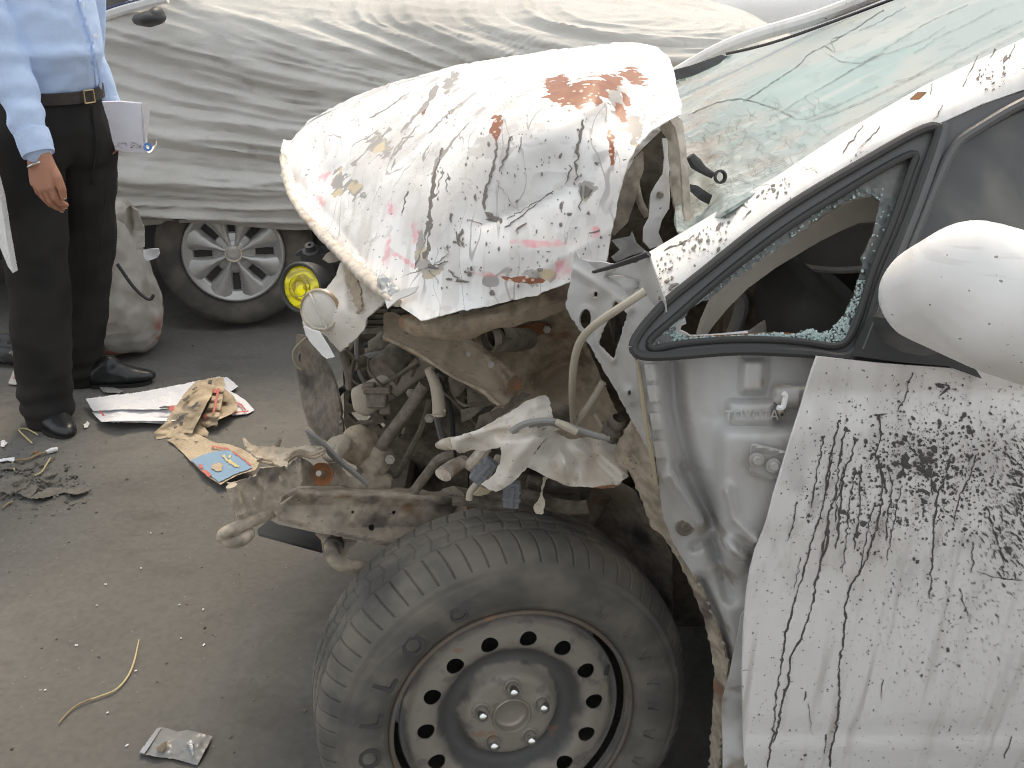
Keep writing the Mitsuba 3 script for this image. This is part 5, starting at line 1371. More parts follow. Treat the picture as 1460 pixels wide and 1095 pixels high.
WP('red_edge', sheet(z8([(1200, 655), (1340, 635), (1360, 645), (1260, 664)]), lambda x, y: bag_d(x, y) - .004, 3), 'rust_plain', wing)
WP('backing_sheet', sheet(z8([(905, 60), (1040, 90), (1100, 180), (1080, 230), (920, 185)]), 1.50, 5, dent=(.01, 18)), 'hose_rubber', wing)
har = [z8(l) for l in ([(630, 272), (690, 228), (790, 200), (900, 195), (1000, 220), (1110, 262), (1280, 312)], [(650, 268), (720, 240), (830, 212), (920, 215), (1040, 250), (1200, 300), (1310, 320)], [(700, 250), (800, 225), (880, 205), (960, 225), (1080, 272)])]
loom = WP('wiring_loom', cat(*[pipe(l, 1.345 + .012 * i, r, sides=8) for i, (l, r) in enumerate(zip(har, (.0045, .0035, .005)))]), 'wire_grey', label='bundle of grey wires lying over the torn wing')
WP('loom_end', pipe(z8([(940, 200), (1000, 230), (1080, 272)]), 1.335, [.0045, .006, .0055], sides=8), 'wire_tan', loom)
WP('tan_wire', pipe([(860, 545), (842, 575), (820, 605)], 1.50, .006), 'wire_tan', loom)
WP('tan_wire', pipe(z8([(335, 740), (345, 690), (400, 625), (470, 560), (540, 440)]), 1.44, .0055), 'wire_tan', loom)
WP('tan_wire', pipe(z8([(1205, 150), (1230, 190), (1260, 240)]), 1.5, .003), 'wire_tan', loom)
def conn(a, b, Y, w, mt, name='connector'):
    A_, B_ = P(*a, Y), P(*b, Y)
    L = np.linalg.norm(B_ - A_)
    m = cat(box((-w, -w * .7, 0), (w, w * .7, L), .002), box((-w * 1.15, -w * .85, L * .3), (w * 1.15, w * .85, L * .45), .0015), box((-w * 1.15, -w * .85, L * .62), (w * 1.15, w * .85, L * .74), .0015), box((-w * .3, w * .6, L * .1), (w * .3, w * .95, L * .9), .001))
    return WP(name, put(m, A_, B_ - A_, (0, -1, .2)), mt, loom, smooth=20)
conn(*z8([(370, 610), (500, 470)]), 1.42, .011, 'connector_blue')
conn(*z8([(625, 790), (640, 620)]), 1.46, .0125, 'connector_blue')
conn(*z8([(1340, 260), (1300, 190)]), 1.52, .012, 'hose_rubber')
WP('damper', lathe(curve([(.012, -.02), (.016, -.012), (.012, -.004), (.018, .004), (.013, .012), (.016, .02), (.010, .03)], n=3), 20, P(*z8([(1325, 270)])[0], 1.5), (.3, -.3, .9)), 'hose_rubber', loom)
WP('cloth_tatter', sheet(z8([(850, 590), (885, 585), (860, 640), (845, 720), (862, 770), (835, 830), (800, 835), (782, 800), (815, 750), (840, 680)]), 1.40, 3, t=.002, dent=(.012, 40), rag=.8), 'wire_tan', loom)
WP('foam_scrap', sheet(z8([(365, 715), (420, 655), (490, 680), (460, 710), (400, 722)]), 1.42, 3, t=.006, dent=(.008, 30)), 'sealant', loom)
WP('torn_pipe', cat(tube([P(*z8([(155, 570)])[0], 1.52), P(*z8([(215, 520)])[0], 1.55), P(*z8([(300, 470)])[0], 1.6)], [.015, .014, .012], 12, flat=.7), pipe(z8([(330, 520), (420, 420), (450, 380)]), 1.58, .011)), 'beige_metal', wing)
WP('steering_parts', cat(pipe(z8([(660, 715), (800, 740), (960, 785), (1100, 800), (1160, 790)]), 1.56, .0125), *[pipe(z8([(740, 600 + k * 32), (900, 640 + k * 32), (1100, 655 + k * 32)]), 1.60 + .02 * k, .008) for k in range(5)],
                         pipe(z8([(220, 750), (360, 760), (520, 790), (660, 760)]), 1.52, .008), pipe(z8([(1250, 700), (1150, 900)]), 1.66, .018)), 'engine_dirt', arch)
WP('dark_pipe', pipe(z8([(-60, 700), (0, 620), (60, 540), (130, 460), (230, 430)]), 1.62, .0085), 'hose_rubber', arch)

# ------------------------------------------------------------------ what is left of the engine
eng = numbered(W + '__engine')
lump = flesh(balls([((-.02, 2.15, .50), .15), ((.25, 2.12, .52), .20)]) + balls([((.05, 2.35, .70), .16), ((.3, 2.3, .72), .18)]) + balls([((.0, 2.05, .30), .10), ((.3, 2.0, .32), .12)]) + balls([((.02, 1.95, .62), .07), ((.2, 1.88, .55), .09)]), .02, 4)
scene[eng] = mikit.ply(rough(lump, .035, 9, 4), 'engine_dirt', smooth=50)
labels[eng] = {'label': 'dirt caked remains of the engine deep in the nose'}
WP('radiator', cat(*[box((-.30 + .0, 2.02, .66 + k * .012), (-.12, 2.05, .672 + k * .012 - .004), .001) for k in range(12)], box((-.31, 2.03, .64), (-.11, 2.08, .82), .004)), 'engine_dirt', eng)
WP('rod', pipe(ze([(495, 175), (515, 260), (535, 330), (545, 430)]), 1.80, .0085), 'hose_rubber', eng)
WP('starter', cat(tube([P(*ze([(565, 272)])[0], 1.80), P(*ze([(700, 228)])[0], 1.84)], .012, 14), tube([P(*ze([(690, 232)])[0], 1.83), P(*ze([(770, 190)])[0], 1.86)], [.016, .02], 14), rough(flesh(balls([(P(*ze([(760, 150)])[0], 1.86), .026), (P(*ze([(700, 180)])[0], 1.88), .02)]), .008, 3), .006, 50, 1)), 'hose_rubber', eng)
WP('canister', cat(tube([P(*ze([(765, 325)])[0], 1.76), P(*ze([(830, 260)])[0], 1.78), P(*ze([(925, 165)])[0], 1.82)], [.030, .031, .031], 22), tube([P(*ze([(750, 340)])[0], 1.755), P(*ze([(775, 315)])[0], 1.765)], .033, 22)), 'hose_rubber', eng)
WP('drive_belt', cat(*[tube([P(a, b, 1.74 + .012 * k) for a, b in ze([(700, 428 + k * 12), (800, 375 + k * 12), (900, 310 + k * 12), (990, 248 + k * 12)])], .0035, 6) for k in range(3)]), 'hose_rubber', eng)
WP('reservoir', cat(rough(flesh([m3.Manifold.batch_hull([m3.Manifold.sphere(.014, 16).translate(P(a, b, 1.74).tolist()) for a, b in ze([(600, 460), (650, 470), (610, 540), (650, 560)])] + [m3.Manifold.sphere(.014, 16).translate(P(640, 500, 1.8).tolist())])], .008, 4), .002, 40, 1)), 'wire_tan', eng, label='small dusty reservoir in the middle of the engine bay')
WP('pump_block', cat(*[put(box(lo, hi, .003), P(*ze([(740, 480)])[0], 1.74), (0, -1, .2)) for lo, hi in (((-.022, -.016, 0), (.014, .016, .03)), ((-.026, .010, .0), (.022, .022, .036)), ((.000, -.03, .0), (.02, -.01, .02)), ((-.03, .018, .005), (-.006, .028, .03)))]), 'hose_rubber', eng)
WP('under_tray', sheet([(488, 470), (560, 470), (660, 500), (668, 700), (520, 700), (500, 640), (490, 600)], ctrl([(490, 480, 2.05), (660, 500, 2.0), (660, 690, 2.1), (500, 650, 2.2)]), 6, t=.01, holes=[ze([(420, 350), (490, 345), (530, 390), (525, 420), (480, 440)]) if False else ze([(525, 600), (600, 585), (680, 610), (640, 650), (580, 655)]), ze([(755, 600), (835, 610), (810, 640), (770, 625)]), ze([(720, 660), (760, 645), (780, 665), (745, 690)]), ze([(860, 735), (880, 690), (905, 665), (900, 700)])], dent=(.02, 8)), 'engine_dirt', eng)
WP('far_duct', sheet([(490, 520), (510, 480), (640, 470), (640, 560), (560, 600), (520, 580)], 1.98, 6, t=.02, dent=(.04, 10)), 'engine_dirt', eng)
WP('long_pipe', pipe(ze([(620, 985), (720, 840), (830, 690), (940, 540), (1030, 400)]), 1.70, [.0125, .0115, .011, .011], sides=12), 'hose_rubber', eng, label='long slanting dusty pipe')
WP('curved_pipe', pipe(ze([(640, 985), (700, 955), (770, 950), (830, 1000), (890, 920), (950, 800), (1010, 680), (1060, 500)]), 1.74, .0055, sides=8), 'hose_rubber', eng)
WP('cut_hose', cat(tube([P(*ze([q])[0], 1.60) for q in ((1050, 300), (1085, 370), (1110, 450), (1122, 560), (1122, 598))], [.007, .009, .0105, .011, .0115], 14), lathe([(.005, .001), (.0095, .0015), (.012, 0)], 16, P(*ze([(1122, 600)])[0], 1.598), (0, -.5, -.85)), tube([P(*ze([(1140, 575)])[0], 1.595), P(*ze([(1165, 570)])[0], 1.595)], .003, 6)), 'wire_tan', eng, label='pale hose cut off short')
WP('engine_mount', rough(flesh(balls([(P(*ze([(590, 800)])[0], 1.70), (.032, .03, .036)), (P(*ze([(650, 820)])[0], 1.72), (.026, .03, .036))]), .008, 4), .008, 30, 2), 'brown_metal', eng)
WP('strap', tube([P(*ze([q])[0], 1.72) for q in ((500, 770), (540, 710), (610, 675), (700, 640))], [.008, .009, .007], 8, flat=.35), 'hose_rubber', eng)
WP('hose_loop', pipe(ze([(455, 500), (470, 460), (510, 425), (545, 420), (560, 460), (550, 520)]), 1.88, .006, sides=8), 'black_rubber', eng)
WP('rubble', rough(flesh(balls([(P(*ze([(480, 800)])[0], 1.66), (.022, .03, .014)), (P(*ze([(440, 850)])[0], 1.64), (.02, .03, .012))]) + balls([(P(*ze([(700, 900)])[0], 1.70), (.03, .03, .03)), (P(*ze([(780, 880)])[0], 1.72), (.016, .02, .02))]) + balls([(P(*ze([(600, 1040)])[0], 1.66), (.03, .03, .012)), (P(*ze([(720, 1040)])[0], 1.68), (.03, .03, .014))]), .008, 3), .008, 45, 5), 'dusty_rail', eng)
WP('wire_bundle', cat(*[pipe(ze([(250 + k * 10, 700 + k * 22), (330 + k * 12, 745 + k * 14), (400, 810 + k * 8), (500, 910 + k * 6), (580, 975 + k * 5), (660, 1045 + k * 4)]), 1.56 + .006 * k, .0028, sides=6) for k in range(5)]), 'wire_grey', eng, label='frayed bundle of grey wires')
WP('cross_members', cat(box((-.12, 1.75, .26), (.5, 1.86, .34), .01), box((-.30, 1.95, .30), (-.22, 2.75, .38), .01), box((.28, 1.72, .22), (.42, 2.9, .34), .01), box((-.40, 2.62, .42), (.4, 2.70, .52), .01)), 'engine_dirt', eng)
WP('bulkhead', cat(box((.38, 1.62, .24), (.42, 2.9, .98), .01), box((.2, 1.9, .70), (.40, 2.8, .92), .03)), 'engine_dirt', eng)
rw = np.random.default_rng(77)
for k in range(16):                                                        # odd wires and hoses hanging in the nose
    x, y = rw.uniform(495, 650), rw.uniform(480, 560)
    l = [(x, y)]
    dx, dy = rw.normal() * 22, rw.uniform(8, 34)
    for _ in range(3):
        dx, dy = dx + rw.normal() * 16, dy + rw.normal() * 14
        l.append((min(max(l[-1][0] + dx, 492 + rw.uniform(0, 20)), 680), l[-1][1] + dy))
    WP('wire' if k % 2 else 'hose', pipe(l, rw.uniform(1.72, 1.9), rw.uniform(.0018, .0032) if k % 2 else rw.uniform(.004, .007), sides=7), ('black_rubber', 'hose_rubber', 'wire_grey', 'engine_dirt')[k % 4], eng)
for x, y, Yb, r in ((548, 520, 1.78, .010), (585, 560, 1.74, .008), (612, 596, 1.72, .009), (520, 570, 1.78, .008), (556, 655, 1.66, .009), (640, 520, 1.60, .006), (700, 520, 1.585, .006), (668, 505, 1.60, .005), (780, 470, 1.70, .007), (860, 620, 1.6, .007)):
    WP('bolt', lathe([(.0001, r * .9), (r * .55, r * .9), (r * .6, r * .3), (r, r * .3), (r, 0)], 6, P(x, y, Yb), (.1, -1, .3)), 'bolt_metal', eng, smooth=False)
WP('far_wing', sheet([(560, 215), (700, 200), (840, 210), (860, 430), (600, 430)], 2.80, 20, dent=(.03, 4)), 'engine_dirt')
for nm, c in (('far_front_wheel', (0.05, 2.86, .30)),):
    WP(nm, lathe(curve([(.0001, .0), (.10, .01), (.2, .0), (.25, .01), (.30, -.01), (.315, -.04), (.315, -.15), (.30, -.19), (.2, -.2), (.0001, -.18)], n=3), 48, (c[0], c[1] - .1 , c[2]), (0, -1, 0)), 'tyre_rubber')

# ------------------------------------------------------------------ cabin behind the broken glass
cab = numbered(W + '__cabin')
scene[cab] = mikit.ply(cat(box((.42, 1.36, .20), (3.0, 2.95, .26), .01), box((.45, 2.86, .26), (3.0, 2.90, .98), .01), box((2.9, 1.4, .26), (2.95, 2.9, 1.0), .01)), 'cabin_dark', smooth=20)
WP('dashboard', rough(flesh([m3.Manifold.batch_hull([m3.Manifold.sphere(.05, 16).translate(list(p)) for p in ((.50, 1.5, .80), (.50, 2.78, .80), (.66, 1.5, .76), (.66, 2.78, .76), (.5, 1.5, .68), (.5, 2.78, .68), (.44, 1.5, .93), (.44, 2.78, .93))])], .04, 4), .01, 6, 1), 'cabin_dark', cab)
def seat(y):
    base = flesh([m3.Manifold.batch_hull([m3.Manifold.sphere(.06, 14).translate(list(p)) for p in ((1.0, y - .18, .45), (1.0, y + .18, .45), (1.45, y - .18, .42), (1.45, y + .18, .42))]), m3.Manifold.batch_hull([m3.Manifold.sphere(.055, 14).translate(list(p)) for p in ((1.45, y - .19, .45), (1.45, y + .19, .45), (1.68, y - .17, 1.0), (1.68, y + .17, 1.0))]), m3.Manifold.sphere(1, 14).scale([.05, .12, .09]).translate([1.74, y, 1.12])], .05, 4)
    return WP('seat', base, 'cabin_grey', cab)
seat(1.78); seat(2.5)
zc_ = lambda l: zm(l, .3104, 920, 180)
WP('pillar_trim', sheet(zc_([(250, 965), (270, 900), (310, 810), (360, 740), (500, 615), (640, 530), (760, 455), (900, 370), (960, 340), (1085, 310), (1090, 420), (1060, 440), (980, 445), (900, 480), (800, 530), (700, 590), (600, 650), (470, 745), (380, 835), (310, 920), (280, 965)]),
                        ctrl([(1000, 475, 1.44), (1050, 400, 1.45), (1110, 345, 1.47), (1200, 295, 1.49), (1255, 280, 1.49), (1240, 320, 1.50), (1150, 365, 1.50)]), 5, t=.01, relief=lambda x, y: .0 * x), 'trim_beige', cab, label='pale curved pillar trim inside the broken window')
WP('hanging_trim', sheet(zc_([(660, 630), (760, 560), (900, 480), (1060, 440), (1040, 650), (900, 655), (780, 648)]), 1.75, 7, t=.03, dent=(.01, 8)), 'cabin_grey', cab)
WP('trim_lip', tube([P(a, b, 1.74) for a, b in zc_([(660, 632), (780, 655), (900, 662), (1000, 655)])], .006, 8), 'trim_beige', cab)
WP('torn_card', sheet(zc_([(460, 955), (560, 890), (690, 830), (715, 832), (722, 890), (715, 955)]), 1.55, 5, t=.004, dent=(.006, 20)), 'trim_beige', cab)
WP('wheel_rim', tube([P(a, b, 1.62) for a, b in zc_([(330, 790), (400, 770), (440, 800), (430, 880), (400, 960)])], .012, 8), 'cabin_grey', cab)
WP('quarter_bracket', cat(sheet(zc_([(135, 915), (180, 865), (188, 905), (165, 915), (160, 935), (215, 965), (150, 955)]), 1.345, 3, t=.004, dent=(.004, 30)), pipe(zc_([(200, 968), (330, 962), (470, 948)]), 1.34, .003)), 'far_paint', cab)
WP('rust_line', pipe(zc_([(190, 972), (330, 966), (560, 954), (700, 958)]), 1.325, .0022, sides=6), 'rust_plain', cab)

# ------------------------------------------------------------------ the rest of the car, to the right of the view
xs_ = np.array([1.27, 1.6, 2.0, 2.4, 2.75, 3.0, 3.3, 3.42])
roof_z = np.array([1.455, 1.46, 1.455, 1.42, 1.30, 1.16, 1.10, .9])
shell = []
for x, zt in zip(xs_, roof_z):
    top_y = 1.56 if x < 2.9 else 1.40
    sec = [(1.345, .2), (1.31, .3), (1.285, .5), (1.268, .7), (1.275, .88), (1.31, .97), (1.31 + (top_y - 1.31) * .75, max(.98, zt - .14)), (top_y + .08, zt - .02), (1.85, zt)]
    sec = np.array(sec + [(4.3 - a, b) for a, b in sec[::-1]])
    if x > 3.25:
        sec[:, 0] = 2.15 + (sec[:, 0] - 2.15) * (.94 if x < 3.4 else .85)
    shell.append(np.column_stack([np.full(len(sec), x), sec]))
shell = np.array(shell)
sf = grid_faces(*shell.shape[:2])
sv = shell.reshape(-1, 3)
body = WP('rear_body', solidify(sv, sf if np.cross(sv[sf[60, 1]] - sv[sf[60, 0]], sv[sf[60, 2]] - sv[sf[60, 0]]) @ (sv[sf[60]].mean(0) - [2.3, 2.15, .8]) > 0 else sf[:, ::-1], .004), 'white_paint', smooth=40)
def pane(pts):
    v = np.array(pts, float)
    f = np.array([[0, 1, 2], [0, 2, 3]])
    n = np.cross(v[1] - v[0], v[2] - v[0])
    if n[1] > 0:
        f = f[:, ::-1]
    return solidify(v, f, .003)
sY = lambda z: float(np.interp(z, [.97, 1.38], [1.297, 1.50]))
for x0, x1, x2, x3 in ((1.33, 2.18, 2.12, 1.33), (2.24, 2.62, 2.36, 2.20)):
    WP('rear_window', pane([(x0, sY(.99) - .012, .99), (x1, sY(.99) - .012, .99), (x2, sY(1.30) - .012, 1.30), (x3, sY(1.30) - .012, 1.30)]), 'dusty_pane', body)
roof = []
for x, y0, y1, z in ((.95, 1.56, 2.72, 1.385), (1.12, 1.60, 2.70, 1.43), (1.2, 1.60, 2.70, 1.44), (1.27, 1.60, 2.70, 1.447)):
    yy = np.linspace(y0, y1, 12)
    roof.append(np.stack([np.full(12, x), yy, z + .02 * np.sin(np.linspace(0, np.pi, 12))], 1))
rv = np.array(roof).reshape(-1, 3)
rf = grid_faces(4, 12)
WP('roof', solidify(rv + [.04, 0, .01], rf if np.cross(rv[rf[0, 1]] - rv[rf[0, 0]], rv[rf[0, 2]] - rv[rf[0, 0]])[2] > 0 else rf[:, ::-1], .01), 'white_paint', body)
WP('far_pillar', tube([P(a_, b_, c_) for a_, b_, c_ in ((960, 108, 2.92), (1050, 60, 2.88), (1160, 26, 2.84), (1275, -18, 2.80), (1420, -66, 2.76))], .018, 10), 'white_paint', body)
WP('far_side', cat(box((.42, 2.98, .2), (3.2, 3.02, .97), .02)), 'white_paint', body)
WP('rear_wheel', lathe(curve([(.0001, -.02), (.06, -.02), (.1, -.03), (.19, -.01), (.2, .0), (.25, .01), (.30, -.01), (.315, -.04), (.315, -.15), (.30, -.19), (.2, -.2), (.0001, -.18)], n=3), 48, (2.62, 1.30, .30), (0, -1, 0)), 'tyre_rubber', body)
# ================================================================== the standing man
man_key = thing('person', 'standing man in pale blue shirt and black trousers, holding papers at his side', 'person')
FA = math.radians(-36)                                                     # he faces right and a little towards the viewer
fv, lv = np.array([math.cos(FA), math.sin(FA), 0]), np.array([-math.sin(FA), math.cos(FA), 0])
HC = np.array([*P(70, 150, 3.30)[:2], 0.0])                                # his axis on the ground


def B3(f, l, z):
    return HC + fv * f + lv * l + np.array([0, 0, z * 1.065])


def eb(f, l, z, a, b, c):
    return m3.Manifold.sphere(1, 28).scale([a, b, c * 1.065]).rotate([0, 0, math.degrees(FA)]).translate(B3(f, l, z).tolist())


def hull(*ms):
    return m3.Manifold.batch_hull(list(ms))


rf, lf_ = on_ground(72, 603), on_ground(150, 552)
sh_r, el_r, wr_r = B3(-.02, -.205, 1.42), P(10, 92, 3.10), P(52, 210, 3.02)
sh_l, el_l, wr_l = B3(-.02, .205, 1.42), P(122, 84, 3.46), P(152, 150, 3.44)
hip_r, hip_l = B3(-.01, -.095, .90), B3(-.01, .095, .90)
kn_r, kn_l = (hip_r + rf) / 2 + [0.02, -.02, .07], (hip_l + lf_) / 2 + [-.01, 0.0, .07]
an_r, an_l = rf + [0, 0, .10], lf_ + [-.10, 0.03, .10]
# shirt
torso = [hull(eb(0.005, 0, 1.005, .135, .155, .03), eb(.03, 0, 1.10, .158, .168, .06)), hull(eb(.03, 0, 1.10, .158, .168, .06), eb(.015, 0, 1.27, .132, .180, .07)), hull(eb(.015, 0, 1.27, .132, .180, .07), eb(-.01, 0, 1.41, .095, .185, .05)),
         hull(eb(-.01, 0, 1.41, .095, .185, .05), eb(-.01, 0, 1.48, .062, .075, .025))]
sleeves = balls([(sh_r, .078), (el_r, .062), (wr_r, .046)]) + balls([(sh_l, .078), (el_l, .060), (wr_l, .045)])
shirt_m = flesh(torso + sleeves, .012, 14)
sv_ = np.array(shirt_m.vertices)
wr_ = (meshkit.fbm(sv_ * [9, 9, 13], 3, 2) - .5) * .014 + (np.abs(meshkit.fbm((sv_ + .03 * np.sin(sv_[:, [2, 0, 1]] * 9)) * [6, 6, 20], 3, 8) - .5)) * -.016
armk = np.clip((np.linalg.norm(sv_ - el_r, axis=1) < .22) * 1.0, 0, 1)
along = ((sv_ - el_r) @ (wr_r - el_r)) / np.linalg.norm(wr_r - el_r)
wr_ += armk * .004 * np.sin(along * 75 + 4 * meshkit.noise(sv_ * 14, 3))
shirt_m.vertices = sv_ + shirt_m.vertex_normals * wr_[:, None]
shirt = obj('shirt', shirt_m, 'shirt_cloth', man_key, smooth=True, label='pale blue long sleeved shirt tucked in over a round belly')


def project(v):
    d = v - EYE
    z = d @ fwd
    return np.stack([730 + FOC * d[:, 0] / z, 547.5 + FOC * (d @ DOWN) / z], 1), z


def surf_on(mesh, pts, off=.002):
    """points of the mesh's front side seen at survey pixels"""
    q, z = project(np.array(mesh.vertices))
    out = []
    for x, y in pts:
        d = np.hypot(q[:, 0] - x, q[:, 1] - y)
        near = np.where(d < 7)[0]
        if len(near) == 0:
            near = np.array([d.argmin()])
        zz = z[near].min() + .012
        sel = near[z[near] < zz]
        r = ray(x, y)
        out.append(EYE + r * (z[sel].mean() - off))
    return np.array(out)


pl_px = [(112, -30), (114, 0), (122, 30), (132, 62), (139, 95), (143, 118), (143, 126)]
pl3 = surf_on(shirt_m, [tuple(q) for q in curve(pl_px, n=5)], .0015)
obj('placket', tube(pl3, .0045, 6, smooth=False), 'cuff_cloth', shirt)
obj('placket_edge', tube(pl3 + [-.012, -.004, 0], .002, 6, smooth=False), 'shirt_cloth', shirt)
for x, y in ((118, 8), (136, 52)):
    c = surf_on(shirt_m, [(x, y)], .004)[0]
    obj('button', lathe([(.0001, .002), (.0035, .0025), (.0055, .0015), (.006, 0)], 14, c, (.3, -1, .1)), 'button', shirt)


def ring_around(a, b, r, h, thick, sides=28):
    """a cuff: a short sleeve of cloth round the limb a-b"""
    return lathe(curve([(r, -h / 2), (r + thick, -h / 2 + .003), (r + thick + .001, 0), (r + thick, h / 2 - .003), (r, h / 2)], n=3), sides, a, np.array(b) - np.array(a))


wd = (wr_r - el_r) / np.linalg.norm(wr_r - el_r)
obj('cuff', rough(tube([wr_r - wd * .045, wr_r - wd * .01, wr_r + wd * .022], [.048, .0475, .044], 28), .003, 25, 2), 'cuff_cloth', shirt, smooth=40)
wl = (wr_l - el_l) / np.linalg.norm(wr_l - el_l)
obj('cuff', rough(tube([wr_l - wl * .04, wr_l - wl * .005, wr_l + wl * .02], [.046, .046, .043], 24), .003, 25, 4), 'cuff_cloth', shirt, smooth=40)
# trousers
tr = [hull(eb(0, 0, 1.0, .136, .158, .02), eb(-.01, 0, .90, .140, .175, .05)), hull(eb(-.01, 0, .90, .140, .175, .05), eb(-.01, -.075, .80, .115, .09, .05)), hull(eb(-.01, 0, .90, .140, .175, .05), eb(-.01, .075, .80, .115, .09, .05))]
for hp_, kn, an in ((hip_r, kn_r, an_r), (hip_l, kn_l, an_l)):
    tr += balls([(hp_ + [0, 0, -.06], .112), (kn, .096), (an + [0, 0, .02], .088), (an + [0, 0, -.045], .082)])
trou_m = flesh(tr, .014, 10)
tv_ = np.array(trou_m.vertices)
trou_m.vertices = tv_ + trou_m.vertex_normals * ((meshkit.fbm(tv_ * [7, 7, 9], 3, 12) - .5) * .022 + (np.clip(.30 - tv_[:, 2], 0, .3) * .018) * np.sin(tv_[:, 2] * 95 + 5 * meshkit.noise(tv_ * 8, 1)))[:, None]
trousers = obj('trousers', trou_m, 'trouser_cloth', man_key, smooth=True, label='loose black trousers')
fly = surf_on(trou_m, [(131, 152), (134, 175), (137, 200), (134, 235), (130, 262)], .002)
obj('trouser_seam', tube(fly, .003, 6), 'trouser_cloth', trousers)
# belt
bt = []
for a in np.linspace(0, 2 * np.pi, 64, endpoint=False):
    bt.append(B3(.002 + .146 * math.cos(a), .166 * math.sin(a), .994 - .010 * math.cos(a)))
bt = np.array(bt)
bv = np.stack([bt + [0, 0, h] + (bt - bt.mean(0)) * k for h, k in ((-.017, 0), (-.017, .02), (.017, .02), (.017, 0))], 1).reshape(-1, 3)
obj('belt', trimesh.Trimesh(bv, grid_faces(64, 4, wrap_u=True, wrap_v=True), process=False), 'belt_leather', man_key, smooth=30, label='dark brown belt with a brass buckle')
bdir = math.radians(14)
bc = B3(.002 + .152 * math.cos(bdir), .172 * math.sin(bdir), .984)
bn = fv * math.cos(bdir) + lv * math.sin(bdir)
bx = np.cross([0, 0, 1], bn)
obj('buckle', tube([bc + bx * a + np.array([0, 0, b]) + bn * .003 for a, b in ((-.02, -.018), (.02, -.018), (.02, .018), (-.02, .018), (-.02, -.018))], .0028, 6, smooth=False), 'brass', man_key + '__belt')
for a in (-.75, -2.2):
    c = B3(.002 + .150 * math.cos(a), .170 * math.sin(a), .99)
    obj('belt_loop', tube([c + [0, 0, -.026], c + [0, 0, .026]], .005, 6), 'trouser_cloth', trousers)
# shoes
def shoe(heel, toe, lift=0.0):
    d = np.array(toe) - np.array(heel)
    d[2] = 0
    L = np.linalg.norm(d)
    d /= L
    s = np.array([-d[1], d[0], 0])
    z0 = heel[2]
    def e(t, h, a, b, c):
        p = np.array(heel) + d * L * t
        return m3.Manifold.sphere(1, 24).scale([a, b, c]).rotate([0, 0, math.degrees(math.atan2(d[1], d[0]))]).translate([float(p[0]), float(p[1]), float(z0 + h)])
    up = flesh([hull(e(.12, .045, .04, .036, .042), e(.32, .058, .05, .038, .055)), hull(e(.32, .05, .05, .038, .05), e(.62, .034, .05, .047, .032)), hull(e(.62, .034, .05, .047, .032), e(.86, .026, .05, .038, .022)), hull(e(.86, .026, .05, .038, .022), e(.95, .021, .03, .026, .014))], .008, 6)
    up.vertices = up.vertices + up.vertex_normals * ((meshkit.fbm(up.vertices * 45, 2, 3) - .5) * .003)[:, None]
    k = obj('shoe', up, 'shoe_leather', man_key, smooth=True)
    so = [(t, w) for t, w in ((0, .026), (.05, .034), (.2, .036), (.4, .034), (.65, .049), (.82, .045), (.95, .030), (1.02, .012))]
    pts = np.array([np.array(heel) + d * L * t + s * w for t, w in so] + [np.array(heel) + d * L * t - s * w for t, w in so[::-1]])
    pl_ = sg.Polygon(curve(pts[:, :2], closed=True, n=4))
    m = trimesh.creation.extrude_polygon(pl_.buffer(0), .014, engine='earcut')
    m.apply_translation([0, 0, z0 - .002])
    obj('sole', m, 'shoe_sole', k, smooth=20)
    return k, (np.array(heel), d, s, L)


k1, (h_, d_, s_, L_) = shoe(on_ground(54, 588), on_ground(98, 624))
obj('shoe_seam', tube([h_ + d_ * L_ * .60 + s_ * a + np.array([0, 0, z]) for a, z in ((-.044, .045), (-.025, .064), (0, .069), (.025, .064), (.044, .045))], .0022, 6), 'shoe_leather', k1)
shoe(on_ground(132, 551), on_ground(215, 545))
# body: one continuous skin surface, hands with five fingers, head with a face
def hand(wrist, down, side, back, thumb_out, curl=.5, s=1.0):
    """down: towards the finger tips, side: towards the thumb, back: out of the back of the hand"""
    down, side, back = [np.array(q, float) / np.linalg.norm(q) for q in (down, side, back)]
    pt = lambda a, b, c: np.array(wrist) + (down * a + side * b + back * c) * s
    out = [hull(*[m3.Manifold.sphere(r * s, 14).translate(pt(*q).tolist()) for q, r in (((.0, .016, 0), .021), ((.0, -.016, 0), .021), ((.075, .030, 0), .014), ((.070, -.034, 0), .013), ((.082, .0, .003), .0145), ((.03, .03, -.004), .018))])]
    tips = []
    for b, L, r, st in ((.031, .068, .0098, .076), (.0105, .076, .0100, .083), (-.0105, .070, .0096, .081), (-.031, .056, .0086, .073)):
        q = [pt(st, b, 0.002)]
        ang_, cur = 0.0, np.array([st, b, .002])
        ch = [(q[0], r * 1.12 * s)]
        for frac, bend in ((.42, curl * .55), (.32, curl * .8), (.26, curl * .6)):
            ang_ += bend
            cur = cur + np.array([math.cos(ang_) * frac * L, b * .03, -math.sin(ang_) * frac * L])
            ch.append((pt(*cur), r * (1.0 - .14 * len(ch) / 3) * s))
        out += balls(ch, 14)
        tips.append((ch[-1][0], down * math.cos(ang_) - back * math.sin(ang_), back * math.cos(ang_) + down * math.sin(ang_), ch[-1][1]))
    th = [(pt(.018, .026, -.006), .0155 * s), (pt(.050, .048, -.010), .0125 * s), (pt(.078, .054, -.016), .0108 * s), (pt(.100, .050, -.022), .0088 * s)]
    out += balls(th, 14)
    return out, tips, th


